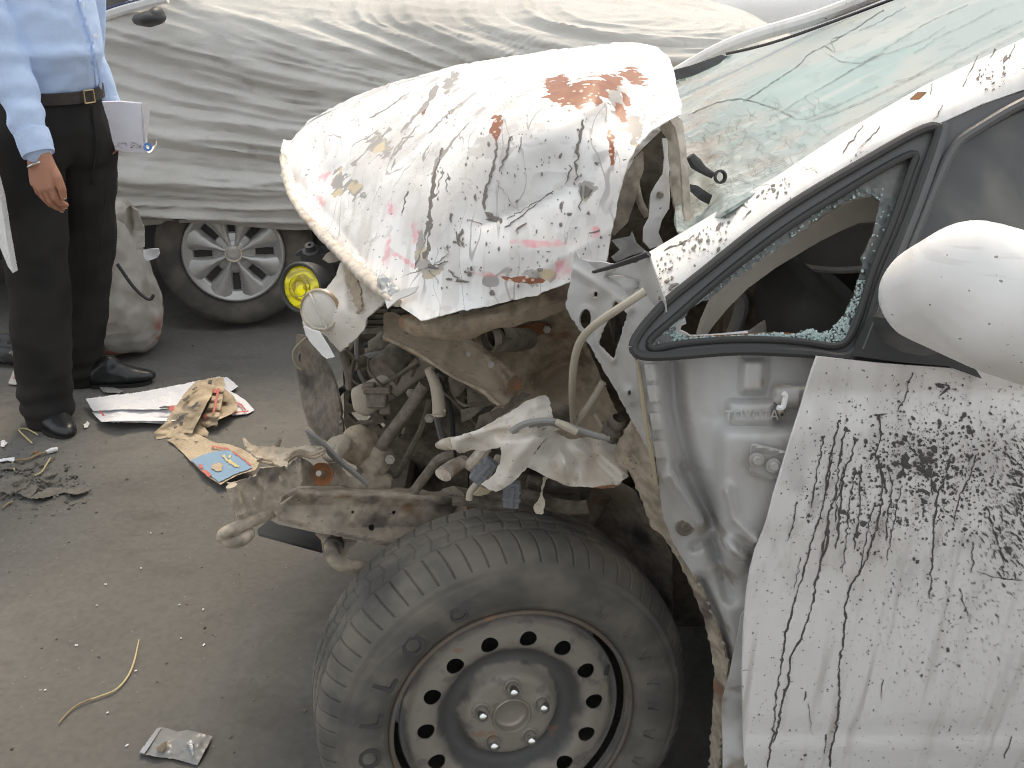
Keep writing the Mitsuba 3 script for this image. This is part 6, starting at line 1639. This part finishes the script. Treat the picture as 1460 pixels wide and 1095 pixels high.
hw = P(56, 222, 3.02)
hand_r, tips_r, th_r = hand(hw, P(66, 290, 3.0) - hw, fv + np.array([0, .1, 0]), np.array([-.25, -.95, .12]), 1, .62, 1.12)
hl = P(156, 158, 3.44)
hand_l, tips_l, th_l = hand(hl, P(170, 222, 3.40) - hl, np.array([.9, -.4, 0]), np.array([.3, .9, .1]), 1, .7, .92)
sk = [hull(eb(0, 0, 1.0, .10, .12, .05), eb(.01, 0, 1.12, .115, .125, .05)), hull(eb(.01, 0, 1.12, .115, .125, .05), eb(0, 0, 1.38, .075, .15, .05)), hull(eb(0, 0, .92, .09, .12, .05), eb(0, 0, 1.0, .10, .12, .05))]
sk += balls([(sh_r, .05), (el_r, .04), (wr_r, .026), (hw, .024)]) + balls([(sh_l, .05), (el_l, .04), (wr_l, .026), (hl, .024)])
sk += balls([(hip_r, .08), (kn_r, .055), (an_r, .042), (rf + [0.02, -.02, .06], .036)]) + balls([(hip_l, .08), (kn_l, .055), (an_l, .042), (lf_ + [-.06, .02, .06], .036)])
hz = 1.655
sk += [hull(eb(-.005, 0, 1.42, .06, .07, .03), eb(.0, 0, 1.55, .052, .052, .03)), hull(eb(-.005, 0, hz + .02, .095, .076, .095), eb(.035, 0, hz - .06, .052, .055, .05)), hull(eb(.035, 0, hz - .06, .052, .055, .05), eb(.055, 0, hz - .095, .026, .030, .020)),
       hull(eb(.088, 0, hz + .005, .010, .009, .012), eb(.108, 0, hz - .028, .011, .014, .009)), eb(0, .078, hz - .01, .020, .010, .030), eb(0, -.078, hz - .01, .020, .010, .030), eb(.086, 0, hz - .062, .012, .022, .006)]
sk += hand_r + hand_l
scene[man_key] = mikit.ply(flesh(sk, .0048, 6), 'skin', smooth=True)
obj('hair', rough(flesh([hull(eb(-.022, 0, hz + .045, .092, .082, .082), eb(-.045, 0, hz - .01, .066, .078, .06))], .012, 4), .008, 60, 2), 'hair', man_key)
for s_ in (1, -1):
    obj('eye', man_eye := lathe([(.0001, .011), (.006, .0095), (.0105, .003), (.011, -.004)], 16, B3(.074, .031 * s_, hz + .012), fv), 'eye_white', man_key)
    obj('brow', tube([B3(.088, .014 * s_, hz + .032), B3(.088, .032 * s_, hz + .038), B3(.076, .05 * s_, hz + .030)], .004, 6), 'hair', man_key)
for tp, dn, bk_, r in tips_r[:4]:
    obj('nail', lathe([(.0001, .0012), (r * .5, .0009), (r * .62, 0)], 10, tp + bk_ * r * .92 + dn * r * .2, bk_), 'nail', man_key)
obj('nail', lathe([(.0001, .0015), (.0045, .001), (.0055, 0)], 10, th_r[-1][0] + fv * .008, fv), 'nail', man_key)
wd2 = (hw - wr_r) / np.linalg.norm(hw - wr_r)
fr2 = frame(wd2 + np.array([.25, 0, 0]))[:3, :3]
obj('bangle', tube([P(56, 231, 3.02) + fr2 @ np.array([.036 * math.cos(a), .034 * math.sin(a), 0]) for a in np.linspace(0, 2 * np.pi, 33)], .0038, 8, smooth=False), 'chrome', man_key, label='thin silver bangle on the wrist')

# ------------------------------------------------------------------ the papers in his far hand
pk = thing('papers', 'folded sheaf of white papers held at the man\'s far side', 'papers')
pY = ctrl([(147, 146, 3.22), (200, 148, 3.16), (203, 190, 3.18), (206, 215, 3.20), (165, 214, 3.26), (152, 180, 3.25)])
for k in range(4):
    o = .006 * k
    obj('sheet', sheet([(146 - k * .3, 145.5 - k * .4), (172, 145 - k * .4), (200 + k * .8, 147.5 - k * .3), (201.5 + k, 165), (202.5 + k, 185), (204 + k, 203), (207 + k * .6, 212), (209, 217.5), (196, 217.5 - k * .5), (180, 216.5), (165, 214), (160, 200), (154, 172)],
                         lambda x, y, o=o: pY(x, y) + o, 3.0, t=.0008, dent=(.003, 20)), 'paper', pk)
curl = []
for i, (x, y, Yc) in enumerate(((203, 148, 3.17), (203.5, 165, 3.175), (204, 185, 3.185), (205, 200, 3.20), (208, 212, 3.22), (212, 218, 3.24), (218, 215, 3.265), (222, 207, 3.28))):
    w = np.interp(i, [0, 3, 5, 7], [12, 5, 4, 1.5])
    curl.append([P(x - 1, y, Yc), P(x + w * .5, y - .5, Yc + .03), P(x + w, y - (8 if i > 4 else 1) * (i > 3), Yc + .07)])
cu = np.array([curve(np.array(r), n=5) for r in curl])
cu = np.stack([curve(cu[:, j], n=5) for j in range(cu.shape[1])], 1)
cv_, cf_ = cu.reshape(-1, 3), grid_faces(*cu.shape[:2])
obj('curled_page', solidify(cv_, cf_, .0008), 'white_plastic', pk, smooth=True, label='bright outer page curling up at the bottom corner')
obj('blue_stamp', lathe([(.006, 0), (.0095, .0008), (.013, 0)], 20, P(210.5, 209.5, 3.195), (.2, -.9, .4)), 'ink_blue', pk)
sm = []
for k in range(26):
    x, y = 166 + r_.uniform(0, 34), 203 + r_.uniform(0, 8)
    sm.append((x, y, r_.uniform(1, 2.4), .5, 0.1))
obj('smudges', crust(sm, lambda x, y, o: P(x, y, pY(x, y) - .004 - o), .0003), 'wire_grey', pk, smooth=False, kind='stuff')
# ================================================================== litter on the ground
def gsheet(outline, height, step=4, t=.0006, rag=0.3, seed=0, dent=.004, fr=30, holes=()):
    """paper, plastic or leaf lying on the dirt; height(x, y) above it"""
    p2, f = flat_mesh(outline, step, holes, rag, seed)
    h = height(p2[:, 0], p2[:, 1]) if callable(height) else np.full(len(p2), float(height))
    v = G(p2[:, 0], p2[:, 1], 0.0)
    g0 = 0.030 * (meshkit.fbm(v * [1, 1, 0] * 1.3, 3, 3) - 0.5) + 0.012 * (meshkit.fbm(v * [1, 1, 0] * 9, 4, 5) - 0.5)
    h = np.maximum(h + dent * (meshkit.fbm(v * fr, 3, seed) - .5) * 2, .002) + g0
    v = EYE + (v - EYE) * ((EYE[2] - h) / EYE[2])[:, None]
    f = f[:, ::-1] if np.cross(v[f[:, 1]] - v[f[:, 0]], v[f[:, 2]] - v[f[:, 0]])[:, 2].sum() < 0 else f
    return solidify(v, f, t)


zp = lambda l: zm(l, .1849, 120, 520)
hw_ = ctrl([(122, 568, .012), (240, 558, .03), (310, 538, .03), (338, 545, .012), (362, 586, .006), (330, 592, .006), (240, 602, .004), (145, 600, .004), (180, 580, .022), (250, 582, .022), (170, 590, .03)], .02)
ws = thing('white_plastic_sack', 'flattened white plastic sack with red print lying beside the man\'s shoe', 'sack')
obj('upper_fold', gsheet(zp([(12, 262), (180, 240), (420, 212), (700, 160), (860, 128), (1045, 90), (1070, 130), (900, 260), (700, 330), (560, 345), (300, 342), (70, 358), (40, 310)]), lambda x, y: hw_(x, y) + .016, 3.5, seed=41), 'white_sack', ws, smooth=50)
obj('lower_fold', gsheet(zp([(60, 365), (300, 338), (560, 335), (760, 300), (800, 380), (700, 430), (600, 455), (380, 445), (130, 440), (100, 410)]), lambda x, y: hw_(x, y) + .006 + .016 * np.exp(-((y - 600) / 3.0) ** 2), 3.5, seed=42), 'white_sack', ws, smooth=50)
obj('side_fold', gsheet(zp([(1030, 95), (1100, 95), (1188, 165), (1130, 208), (1180, 230), (1240, 270), (1312, 350), (1255, 380), (1145, 392), (1080, 330), (1040, 220)]), lambda x, y: hw_(x, y) + .004, 3.5, seed=43), 'white_sack', ws, smooth=50)
for i, q in enumerate(([(108, 352), (128, 352), (160, 392), (142, 396)], [(640, 320), (705, 310), (690, 350), (660, 358)], [(1160, 280), (1215, 300), (1250, 350), (1238, 352), (1205, 312), (1160, 292)], [(1150, 362), (1270, 352), (1270, 362), (1160, 372)])):
    obj('red_print', gsheet(zp(q), lambda x, y, i=i: hw_(x, y) + (.030 if i < 2 else .013), 2, t=.0004, seed=44, dent=0), 'ink_red', ws)
obj('dark_print', gsheet(zp([(575, 328), (620, 316), (660, 322), (650, 334), (600, 338)]), lambda x, y: hw_(x, y) + .031, 2, dent=0), 'ink_dark', ws)
np1 = thing('crumpled_newspaper', 'brown crumpled newspaper lying on the white sack', 'newspaper')
hn = ctrl([(220, 618, .006), (235, 605, .02), (255, 575, .055), (280, 548, .075), (300, 542, .06), (298, 570, .10), (285, 595, .065), (270, 618, .02), (245, 625, .006), (225, 626, .004)], .01)
obj('page', gsheet(zp([(535, 528), (560, 505), (620, 450), (700, 330), (780, 215), (860, 130), (930, 118), (985, 112), (1005, 160), (985, 230), (940, 310), (895, 400), (860, 470), (830, 530), (760, 520), (690, 572), (640, 560), (560, 576)]), lambda x, y: hn(x, y) + .006 * np.sin((x * .8 + y) * .13), 2.5, seed=45, dent=.010, fr=18), 'newsprint', np1, smooth=45)
hn2 = ctrl([(292, 540, .05), (320, 537, .05), (318, 575, .06), (308, 608, .02), (285, 611, .012), (302, 570, .07)], .01)
obj('page', gsheet(zp([(895, 125), (960, 105), (1075, 95), (1085, 150), (1068, 260), (1045, 380), (1025, 475), (985, 470), (960, 482), (880, 496), (930, 380), (985, 250)]), lambda x, y: hn2(x, y) + .004 * np.sin(y * .5), 3.0, seed=46, dent=.006), 'newsprint', np1, smooth=45)
obj('page', gsheet(zp([(1078, 185), (1130, 220), (1170, 270), (1185, 335), (1150, 370), (1100, 395), (1035, 422), (1060, 300)]), .03, 3.5, seed=47, dent=.02, fr=18), 'newsprint', np1, smooth=45)
obj('page', gsheet(zp([(690, 565), (760, 520), (840, 525), (900, 400), (930, 480), (960, 520), (950, 555), (900, 545), (870, 590), (760, 575)]), .022, 3.5, seed=48, dent=.014, fr=22), 'newsprint', np1, smooth=45)
pr_dark = [[(755, 270), (820, 228), (815, 258), (770, 285)], [(820, 330), (890, 270), (880, 300), (835, 345)], [(740, 395), (800, 370), (760, 420), (715, 440)], [(735, 440), (762, 435), (760, 470), (738, 472)], [(955, 120), (992, 116), (985, 140), (958, 138)], [(690, 480), (715, 470), (712, 488), (692, 495)], [(830, 190), (870, 165), (872, 175), (840, 200)]]
for q in pr_dark:
    obj('print_block', gsheet(zp(q), lambda x, y: np.maximum(hn(x, y), hn2(x, y) * (x > 295)) + .017 + .006 * np.sin((x * .8 + y) * .13) * (x < 295), 2, t=.0003, dent=0, rag=.8), 'ink_dark', np1)
for q in ([(1030, 180), (1048, 180), (1000, 380), (985, 380)], [(890, 150), (985, 148), (985, 160), (895, 165)], [(985, 185), (1030, 190), (1022, 215), (995, 215)], [(915, 385), (950, 380), (940, 415), (918, 412)]):
    obj('print_block', gsheet(zp(q), lambda x, y: hn2(x, y) + .010, 2, t=.0003, dent=0, rag=.5), 'ink_red', np1)
np2 = thing('printed_newspaper', 'brown newspaper with a blue printed panel, in front of the white sack', 'newspaper')
hp2 = ctrl([(245, 627, .008), (285, 620, .025), (320, 632, .03), (370, 656, .05), (362, 670, .05), (315, 690, .02), (280, 668, .012), (255, 640, .006)], .01)
obj('page', gsheet(zp([(640, 580), (700, 555), (860, 532), (930, 560), (1010, 600), (1110, 612), (1200, 640), (1290, 690), (1357, 735), (1340, 780), (1320, 812), (1180, 852), (1050, 925), (960, 870), (860, 780), (780, 700), (690, 612)]), hp2, 3.5, seed=49, dent=.003), 'newsprint', np2, smooth=45)
top2 = lambda x, y: hp2(x, y) + .004
obj('blue_panel', gsheet(zp([(818, 735), (900, 702), (960, 680), (1040, 665), (1120, 658), (1200, 712), (1302, 795), (1180, 838), (1040, 905), (930, 822)]), top2, 3.5, t=.0003, dent=.002, seed=49), 'panel_blue', np2, label='blue printed panel with yellow ornament')
for q in ([(1060, 700), (1080, 690), (1110, 740), (1095, 745)], [(1100, 740), (1130, 725), (1150, 750), (1200, 780), (1190, 795), (1140, 770)], [(1120, 690), (1135, 700), (1125, 725), (1112, 715)]):
    obj('yellow_print', gsheet(zp(q), lambda x, y: top2(x, y) + .0025, 2, t=.0003, dent=0, rag=.7), 'ink_yellow', np2)
for q in ([(985, 770), (1040, 750), (1075, 775), (1060, 815), (1020, 820), (980, 790)],):
    obj('tan_print', gsheet(zp(q), lambda x, y: top2(x, y) + .0025, 2, t=.0003, dent=0, rag=.7), 'newsprint', np2)
for q in ([(905, 815), (940, 810), (990, 855), (960, 865)], [(980, 620), (1120, 645), (1120, 652), (985, 635)], [(1150, 665), (1290, 772), (1285, 778), (1140, 668)], [(880, 760), (905, 770), (925, 800), (890, 795)]):
    obj('red_print', gsheet(zp(q), lambda x, y: top2(x, y) + .0025, 2, t=.0003, dent=0, rag=.5), 'ink_red', np2)
# straw
def gpath(px, h, r, mt, name, label, cat_, group=None, parent=None, smooth_=True):
    m = tube([on_ground(a, b, h + float(np.max(r))) for a, b in px], r, 6)
    return obj(name, m, mt, parent, label=label, cat=cat_, group=group)
gpath([(198, 912), (191, 944), (180, 968), (164, 984), (150, 990), (130, 997)], .004, [.0012, .0020, .0022, .0022, .0018], 'straw', 'long_straw', 'long bent yellow straw lying alone on open dirt', 'straw')
scene['long_straw__brown_end'] = mikit.ply(tube([on_ground(a, b, .006) for a, b in ((135, 995), (113, 1004), (98, 1015), (84, 1031))], [.0018, .0019, .0018, .0014], 6), 'brown_straw', smooth=35)
gpath([(46, 632), (30, 617), (28, 612), (34, 611), (54, 620)], .003, .0028, 'straw', 'bent_straw', 'pale straw folded in a loop in front of the man\'s near shoe', 'straw')
gpath([(50, 678), (58, 674), (64, 666), (72, 653)], .004, .0026, 'straw', 'short_straw', 'short greenish straw above the dead leaves', 'straw')
gpath([(4, 724), (10, 719), (18, 715)], .003, .003, 'brown_straw', 'brown_stalk', 'brown stalk at the left edge below the leaves', 'straw')
tw = gpath([(22, 656), (42, 654), (54, 648), (66, 645)], .005, [.003, .004, .004, .004], 'brown_straw', 'twig', 'brown twig with a pale tip above the leaf heap', 'twig')
scene['twig__pale_tip'] = mikit.ply(rough(tube([on_ground(66, 645, .008), on_ground(74, 642, .010), on_ground(82, 640, .010)], [.006, .009, .007], 10), .002, 60), 'white_plastic', smooth=35)
scene['twig__brown_knot'] = mikit.ply(rough(tube([on_ground(49, 648, .008), on_ground(53, 645, .010)], [.006, .006], 10), .002, 60), 'rust_plain', smooth=35)
gpath([(16, 653), (18, 660), (21, 671)], .004, .0022, 'straw', 'thin_stalk', 'thin pale stalk under the white strip', 'straw')
obj('white_strip', gsheet(zm([(0, 425), (80, 415), (160, 405), (155, 450), (60, 445), (0, 455)], .1279, 0, 600), .012, 2.5, seed=3), 'white_sack', label='white plastic strip at the left edge', cat='scrap')
zl = lambda l: zm(l, .1279, 0, 600)
leaf = ['broad grey dead leaf at the left of the heap', 'curled dark dead leaf in the middle of the heap', 'small upright dead leaf at the back of the heap', 'long flat dead leaf at the front of the heap', 'reddish dead leaf tip at the right end of the heap', 'dark wet dead leaf under the white strip', 'blackened leaf at the left end of the heap']
for i, (q, h) in enumerate((([(30, 790), (120, 720), (200, 688), (335, 678), (330, 700), (290, 745), (190, 780), (110, 815)], .03), ([(195, 790), (260, 740), (360, 700), (440, 735), (400, 790), (330, 860), (260, 840)], .022), ([(445, 640), (500, 590), (560, 575), (640, 600), (590, 640), (530, 692), (480, 668)], .035),
                            ([(300, 860), (430, 790), (540, 745), (700, 740), (760, 770), (740, 800), (640, 822), (520, 852), (400, 868)], .018), ([(740, 770), (860, 750), (990, 738), (1002, 765), (930, 800), (850, 818), (740, 805)], .014), ([(0, 480), (120, 470), (260, 490), (370, 480), (360, 530), (200, 545), (0, 540)], .012), ([(0, 640), (120, 610), (260, 620), (300, 700), (120, 780), (0, 800)], .016), )):
    obj('dead_leaf', gsheet(zl(q), lambda x, y, h=h: h * .7 + .004 * np.sin(x * .13 + y * .2 + i), 2.0, rag=.6, seed=60 + i, dent=.010, fr=22), 'dead_leaf', label=leaf[i], cat='leaf', smooth=40)
# crumbs of the heap, specks and pebbles over the yard
def pebbles(n, pick, lo, hi, seed):
    r = np.random.default_rng(seed)
    V_, F_ = [], []
    ico = trimesh.creation.icosahedron()
    k = 0
    while k < n:
        x, y = pick(r)
        s = lo * (hi / lo) ** (r.uniform() ** 2.5)
        m = ico.vertices * s * r.uniform(.6, 1.3, 3) * (1 + .25 * r.normal(size=(12, 1)))
        V_.append(m @ trimesh.transformations.random_rotation_matrix(r.uniform(size=3))[:3, :3].T + [x, y, gz(x, y) + s * .25])
        F_.append(ico.faces + 12 * k)
        k += 1
    return trimesh.Trimesh(np.vstack(V_), np.vstack(F_), process=False)
obj('grit', pebbles(500, lambda r: (r.uniform(-1.9, .6), r.uniform(1.2, 4.2)), .0008, .0030, 1), 'stone', smooth=False, kind='stuff', label='small pale grit scattered over the dirt')
def heap(r):
    g = G(*(np.array([40, 690]) + r.normal(size=2) * np.array([40, 18])), 0)
    return g[0], g[1]
obj('leaf_crumbs', pebbles(700, heap, .0015, .009, 2), 'dead_leaf', smooth=False, kind='stuff', label='dark crumbled litter around the dead leaves')
def dusty_bits(r):
    return r.uniform(-1.9, .3), r.uniform(1.1, 4.0)
obj('soil_crumbs', pebbles(700, dusty_bits, .0010, .0042, 4), 'engine_dirt', smooth=False, kind='stuff', label='dark soil crumbs over the dirt')
scr_lab = ['tiny white paper scrap with a blue edge at the left edge', 'white paper scrap between the near shoe and the white sack', 'torn silvery scrap under the toe of the far shoe']
for i, q in enumerate(([(1, 629), (5, 627), (11, 631), (6, 637), (1, 636)], [(119, 605), (123, 603), (124, 600), (128, 603), (125, 609), (120, 610)], [(140, 551), (160, 552), (176, 557), (170, 561), (148, 559)])):
    obj('paper_scrap', gsheet(q, .008, 2, seed=70 + i, dent=.006, fr=60), 'white_plastic' if i < 2 else 'hubcap_silver', label=scr_lab[i], cat='scrap')
chips = []
for i, (x, y) in enumerate(((138, 863), (151, 833), (108, 920), (258, 910), (153, 1016), (182, 1062), (256, 862), (194, 956), (290, 920), (215, 760), (64, 984), (290, 868), (201, 810))):
    chips.append(put(box((-.002, -.0016, -.001), (.002 + .0015 * (i % 3), .0016, .001), .0005), on_ground(x, y, .003), (.2 * math.sin(i), .2 * math.cos(i * 2), 1), (math.sin(i * 3), math.cos(i * 3), 0)))
obj('pale_chips', cat(*chips), 'white_plastic', kind='stuff', label='tiny pale chips scattered over the open dirt')
# sachet
zs = lambda l: zm(l, .0959, 180, 1020)
hs = ctrl([(198, 1073, .006), (225, 1038, .006), (255, 1042, .012), (303, 1050, .008), (283, 1090, .006), (240, 1080, .006), (230, 1062, .020), (270, 1060, .022), (250, 1064, .012)], .01)
sa = thing('plastic_sachet', 'small clear torn plastic sachet lying at the bottom left', 'wrapper')
obj('film', gsheet(zs([(190, 550), (320, 375), (455, 190), (540, 175), (640, 205), (780, 240), (900, 215), (1080, 255), (1285, 310), (1200, 470), (1120, 620), (1060, 742), (1000, 730), (850, 680), (700, 645), (500, 622), (380, 600), (260, 582)]), hs, 2.2, seed=80, dent=.003, fr=60), 'clear_wrap', sa, smooth=50)
obj('shine_fold', gsheet(zs([(900, 400), (960, 365), (1010, 390), (990, 470), (1010, 560), (985, 600), (955, 520), (930, 450)]), lambda x, y: hs(x, y) + .005, 1.6, seed=81, rag=.4, dent=.004, fr=80), 'wrap_shine', sa)
obj('powder_stain', gsheet(zs([(450, 470), (560, 400), (620, 380), (590, 480), (540, 545), (470, 540)]), lambda x, y: hs(x, y) + .003, 1.6, t=.0003, seed=82, dent=0), 'engine_dirt', sa)
obj('sealed_edge', cat(gsheet(zs([(200, 545), (455, 195), (530, 180), (270, 570)]), lambda x, y: hs(x, y) + .004, 2, t=.0004, seed=80, dent=.001, fr=60)), 'wrap_shine', sa)
# red packet, dark heap and loose pale panel by the left edge
rp = thing('red_packet', 'small flat red and cream packet behind the man\'s near leg', 'packet')
obj('front', gsheet([(22, 520), (39, 521), (35, 549), (12, 546)], .010, 2, t=.004, dent=.001), 'trim_beige', rp)
for q in ([(22, 520), (39, 521), (38, 527), (20, 526)], [(24, 529), (35, 530), (32, 541), (19, 539)]):
    obj('red_panel', gsheet(q, .0135, 2, t=.0004, dent=0), 'red_pack', rp)
hb_ = thing('crumpled_black_bag', 'crumpled black plastic bag behind the man\'s near leg', 'bag')
bgc = on_ground(14, 508, .04)
obj('bag', rough(flesh(balls([(bgc + [-.12, .05, .02], .07), (bgc + [.02, .03, .0], .05), (bgc + [.12, .08, .01], .045)]), .012, 4), .03, 22, 5), 'black_plastic', hb_, smooth=30)
obj('pale_fold', gsheet([(12, 503), (22, 497), (32, 500), (34, 506), (20, 508)], .10, 2, dent=.01), 'wire_grey', hb_)
pn_ = sheet([(-150, 120), (-60, 140), (-20, 200), (0, 282), (9, 335), (19, 389), (12, 380), (0, 352), (-22, 330), (-34, 420), (-46, 690), (-150, 690)], lambda x, y: 2.95 + 0 * x, 8, t=.03, dent=(.01, 5))
obj('loose_body_panel', pn_, 'far_paint', label='pale loose panel whose corner shows at the far left edge', cat='panel')
# sack behind the man
zk = lambda l: zm(l, .2192, 120, 280)
sk_ = thing('dirty_white_sack', 'dirty white woven sack standing behind the man beside the covered car', 'sack')
bs = G(160, 445, 0)
sx = P(175, 380, bs[1] + .12)
c0 = np.array([P(178, 400, 3.86)[0], 3.86, 0])
sackm = flesh(balls([(c0 + [-.16, 0, .12], (.16, .15, .13)), (c0 + [.0, .02, .13], (.115, .14, .12)), (c0 + [-.02, .03, .36], (.095, .12, .11)), (c0 + [-.01, .03, .53], (.06, .08, .06))]), .014, 6)
q = np.array(sackm.vertices)
sackm.vertices = q + sackm.vertex_normals * (.05 * (.5 - np.abs(meshkit.fbm(q * [6, 6, 4], 3, 4) - .5) * 3) * .6 + .01 * (meshkit.fbm(q * 26, 2, 1) - .5))[:, None]
obj('body', sackm, 'dirty_sack', sk_, smooth=45)
obj('neck', sheet(zk([(200, 130), (300, 58), (345, 95), (385, 200), (388, 330), (340, 345), (300, 250), (270, 170), (262, 180)]), c0[1] - .14, 3, t=.004, dent=(.03, 14), relief=lambda x, y: groove(x, y, zk([(300, 80), (310, 330)]), .03, 5)), 'dirty_sack', sk_, smooth=45)
obj('flap', sheet(zk([(380, 350), (440, 338), (488, 338), (492, 375), (470, 402), (410, 420), (390, 400)]), c0[1] - .10, 3, t=.004, dent=(.02, 20)), 'white_sack', sk_, smooth=45)
obj('black_strap', pipe(zk([(215, 440), (270, 520), (350, 620), (430, 670), (450, 640)]), c0[1] - .20, .006), 'black_plastic', sk_)
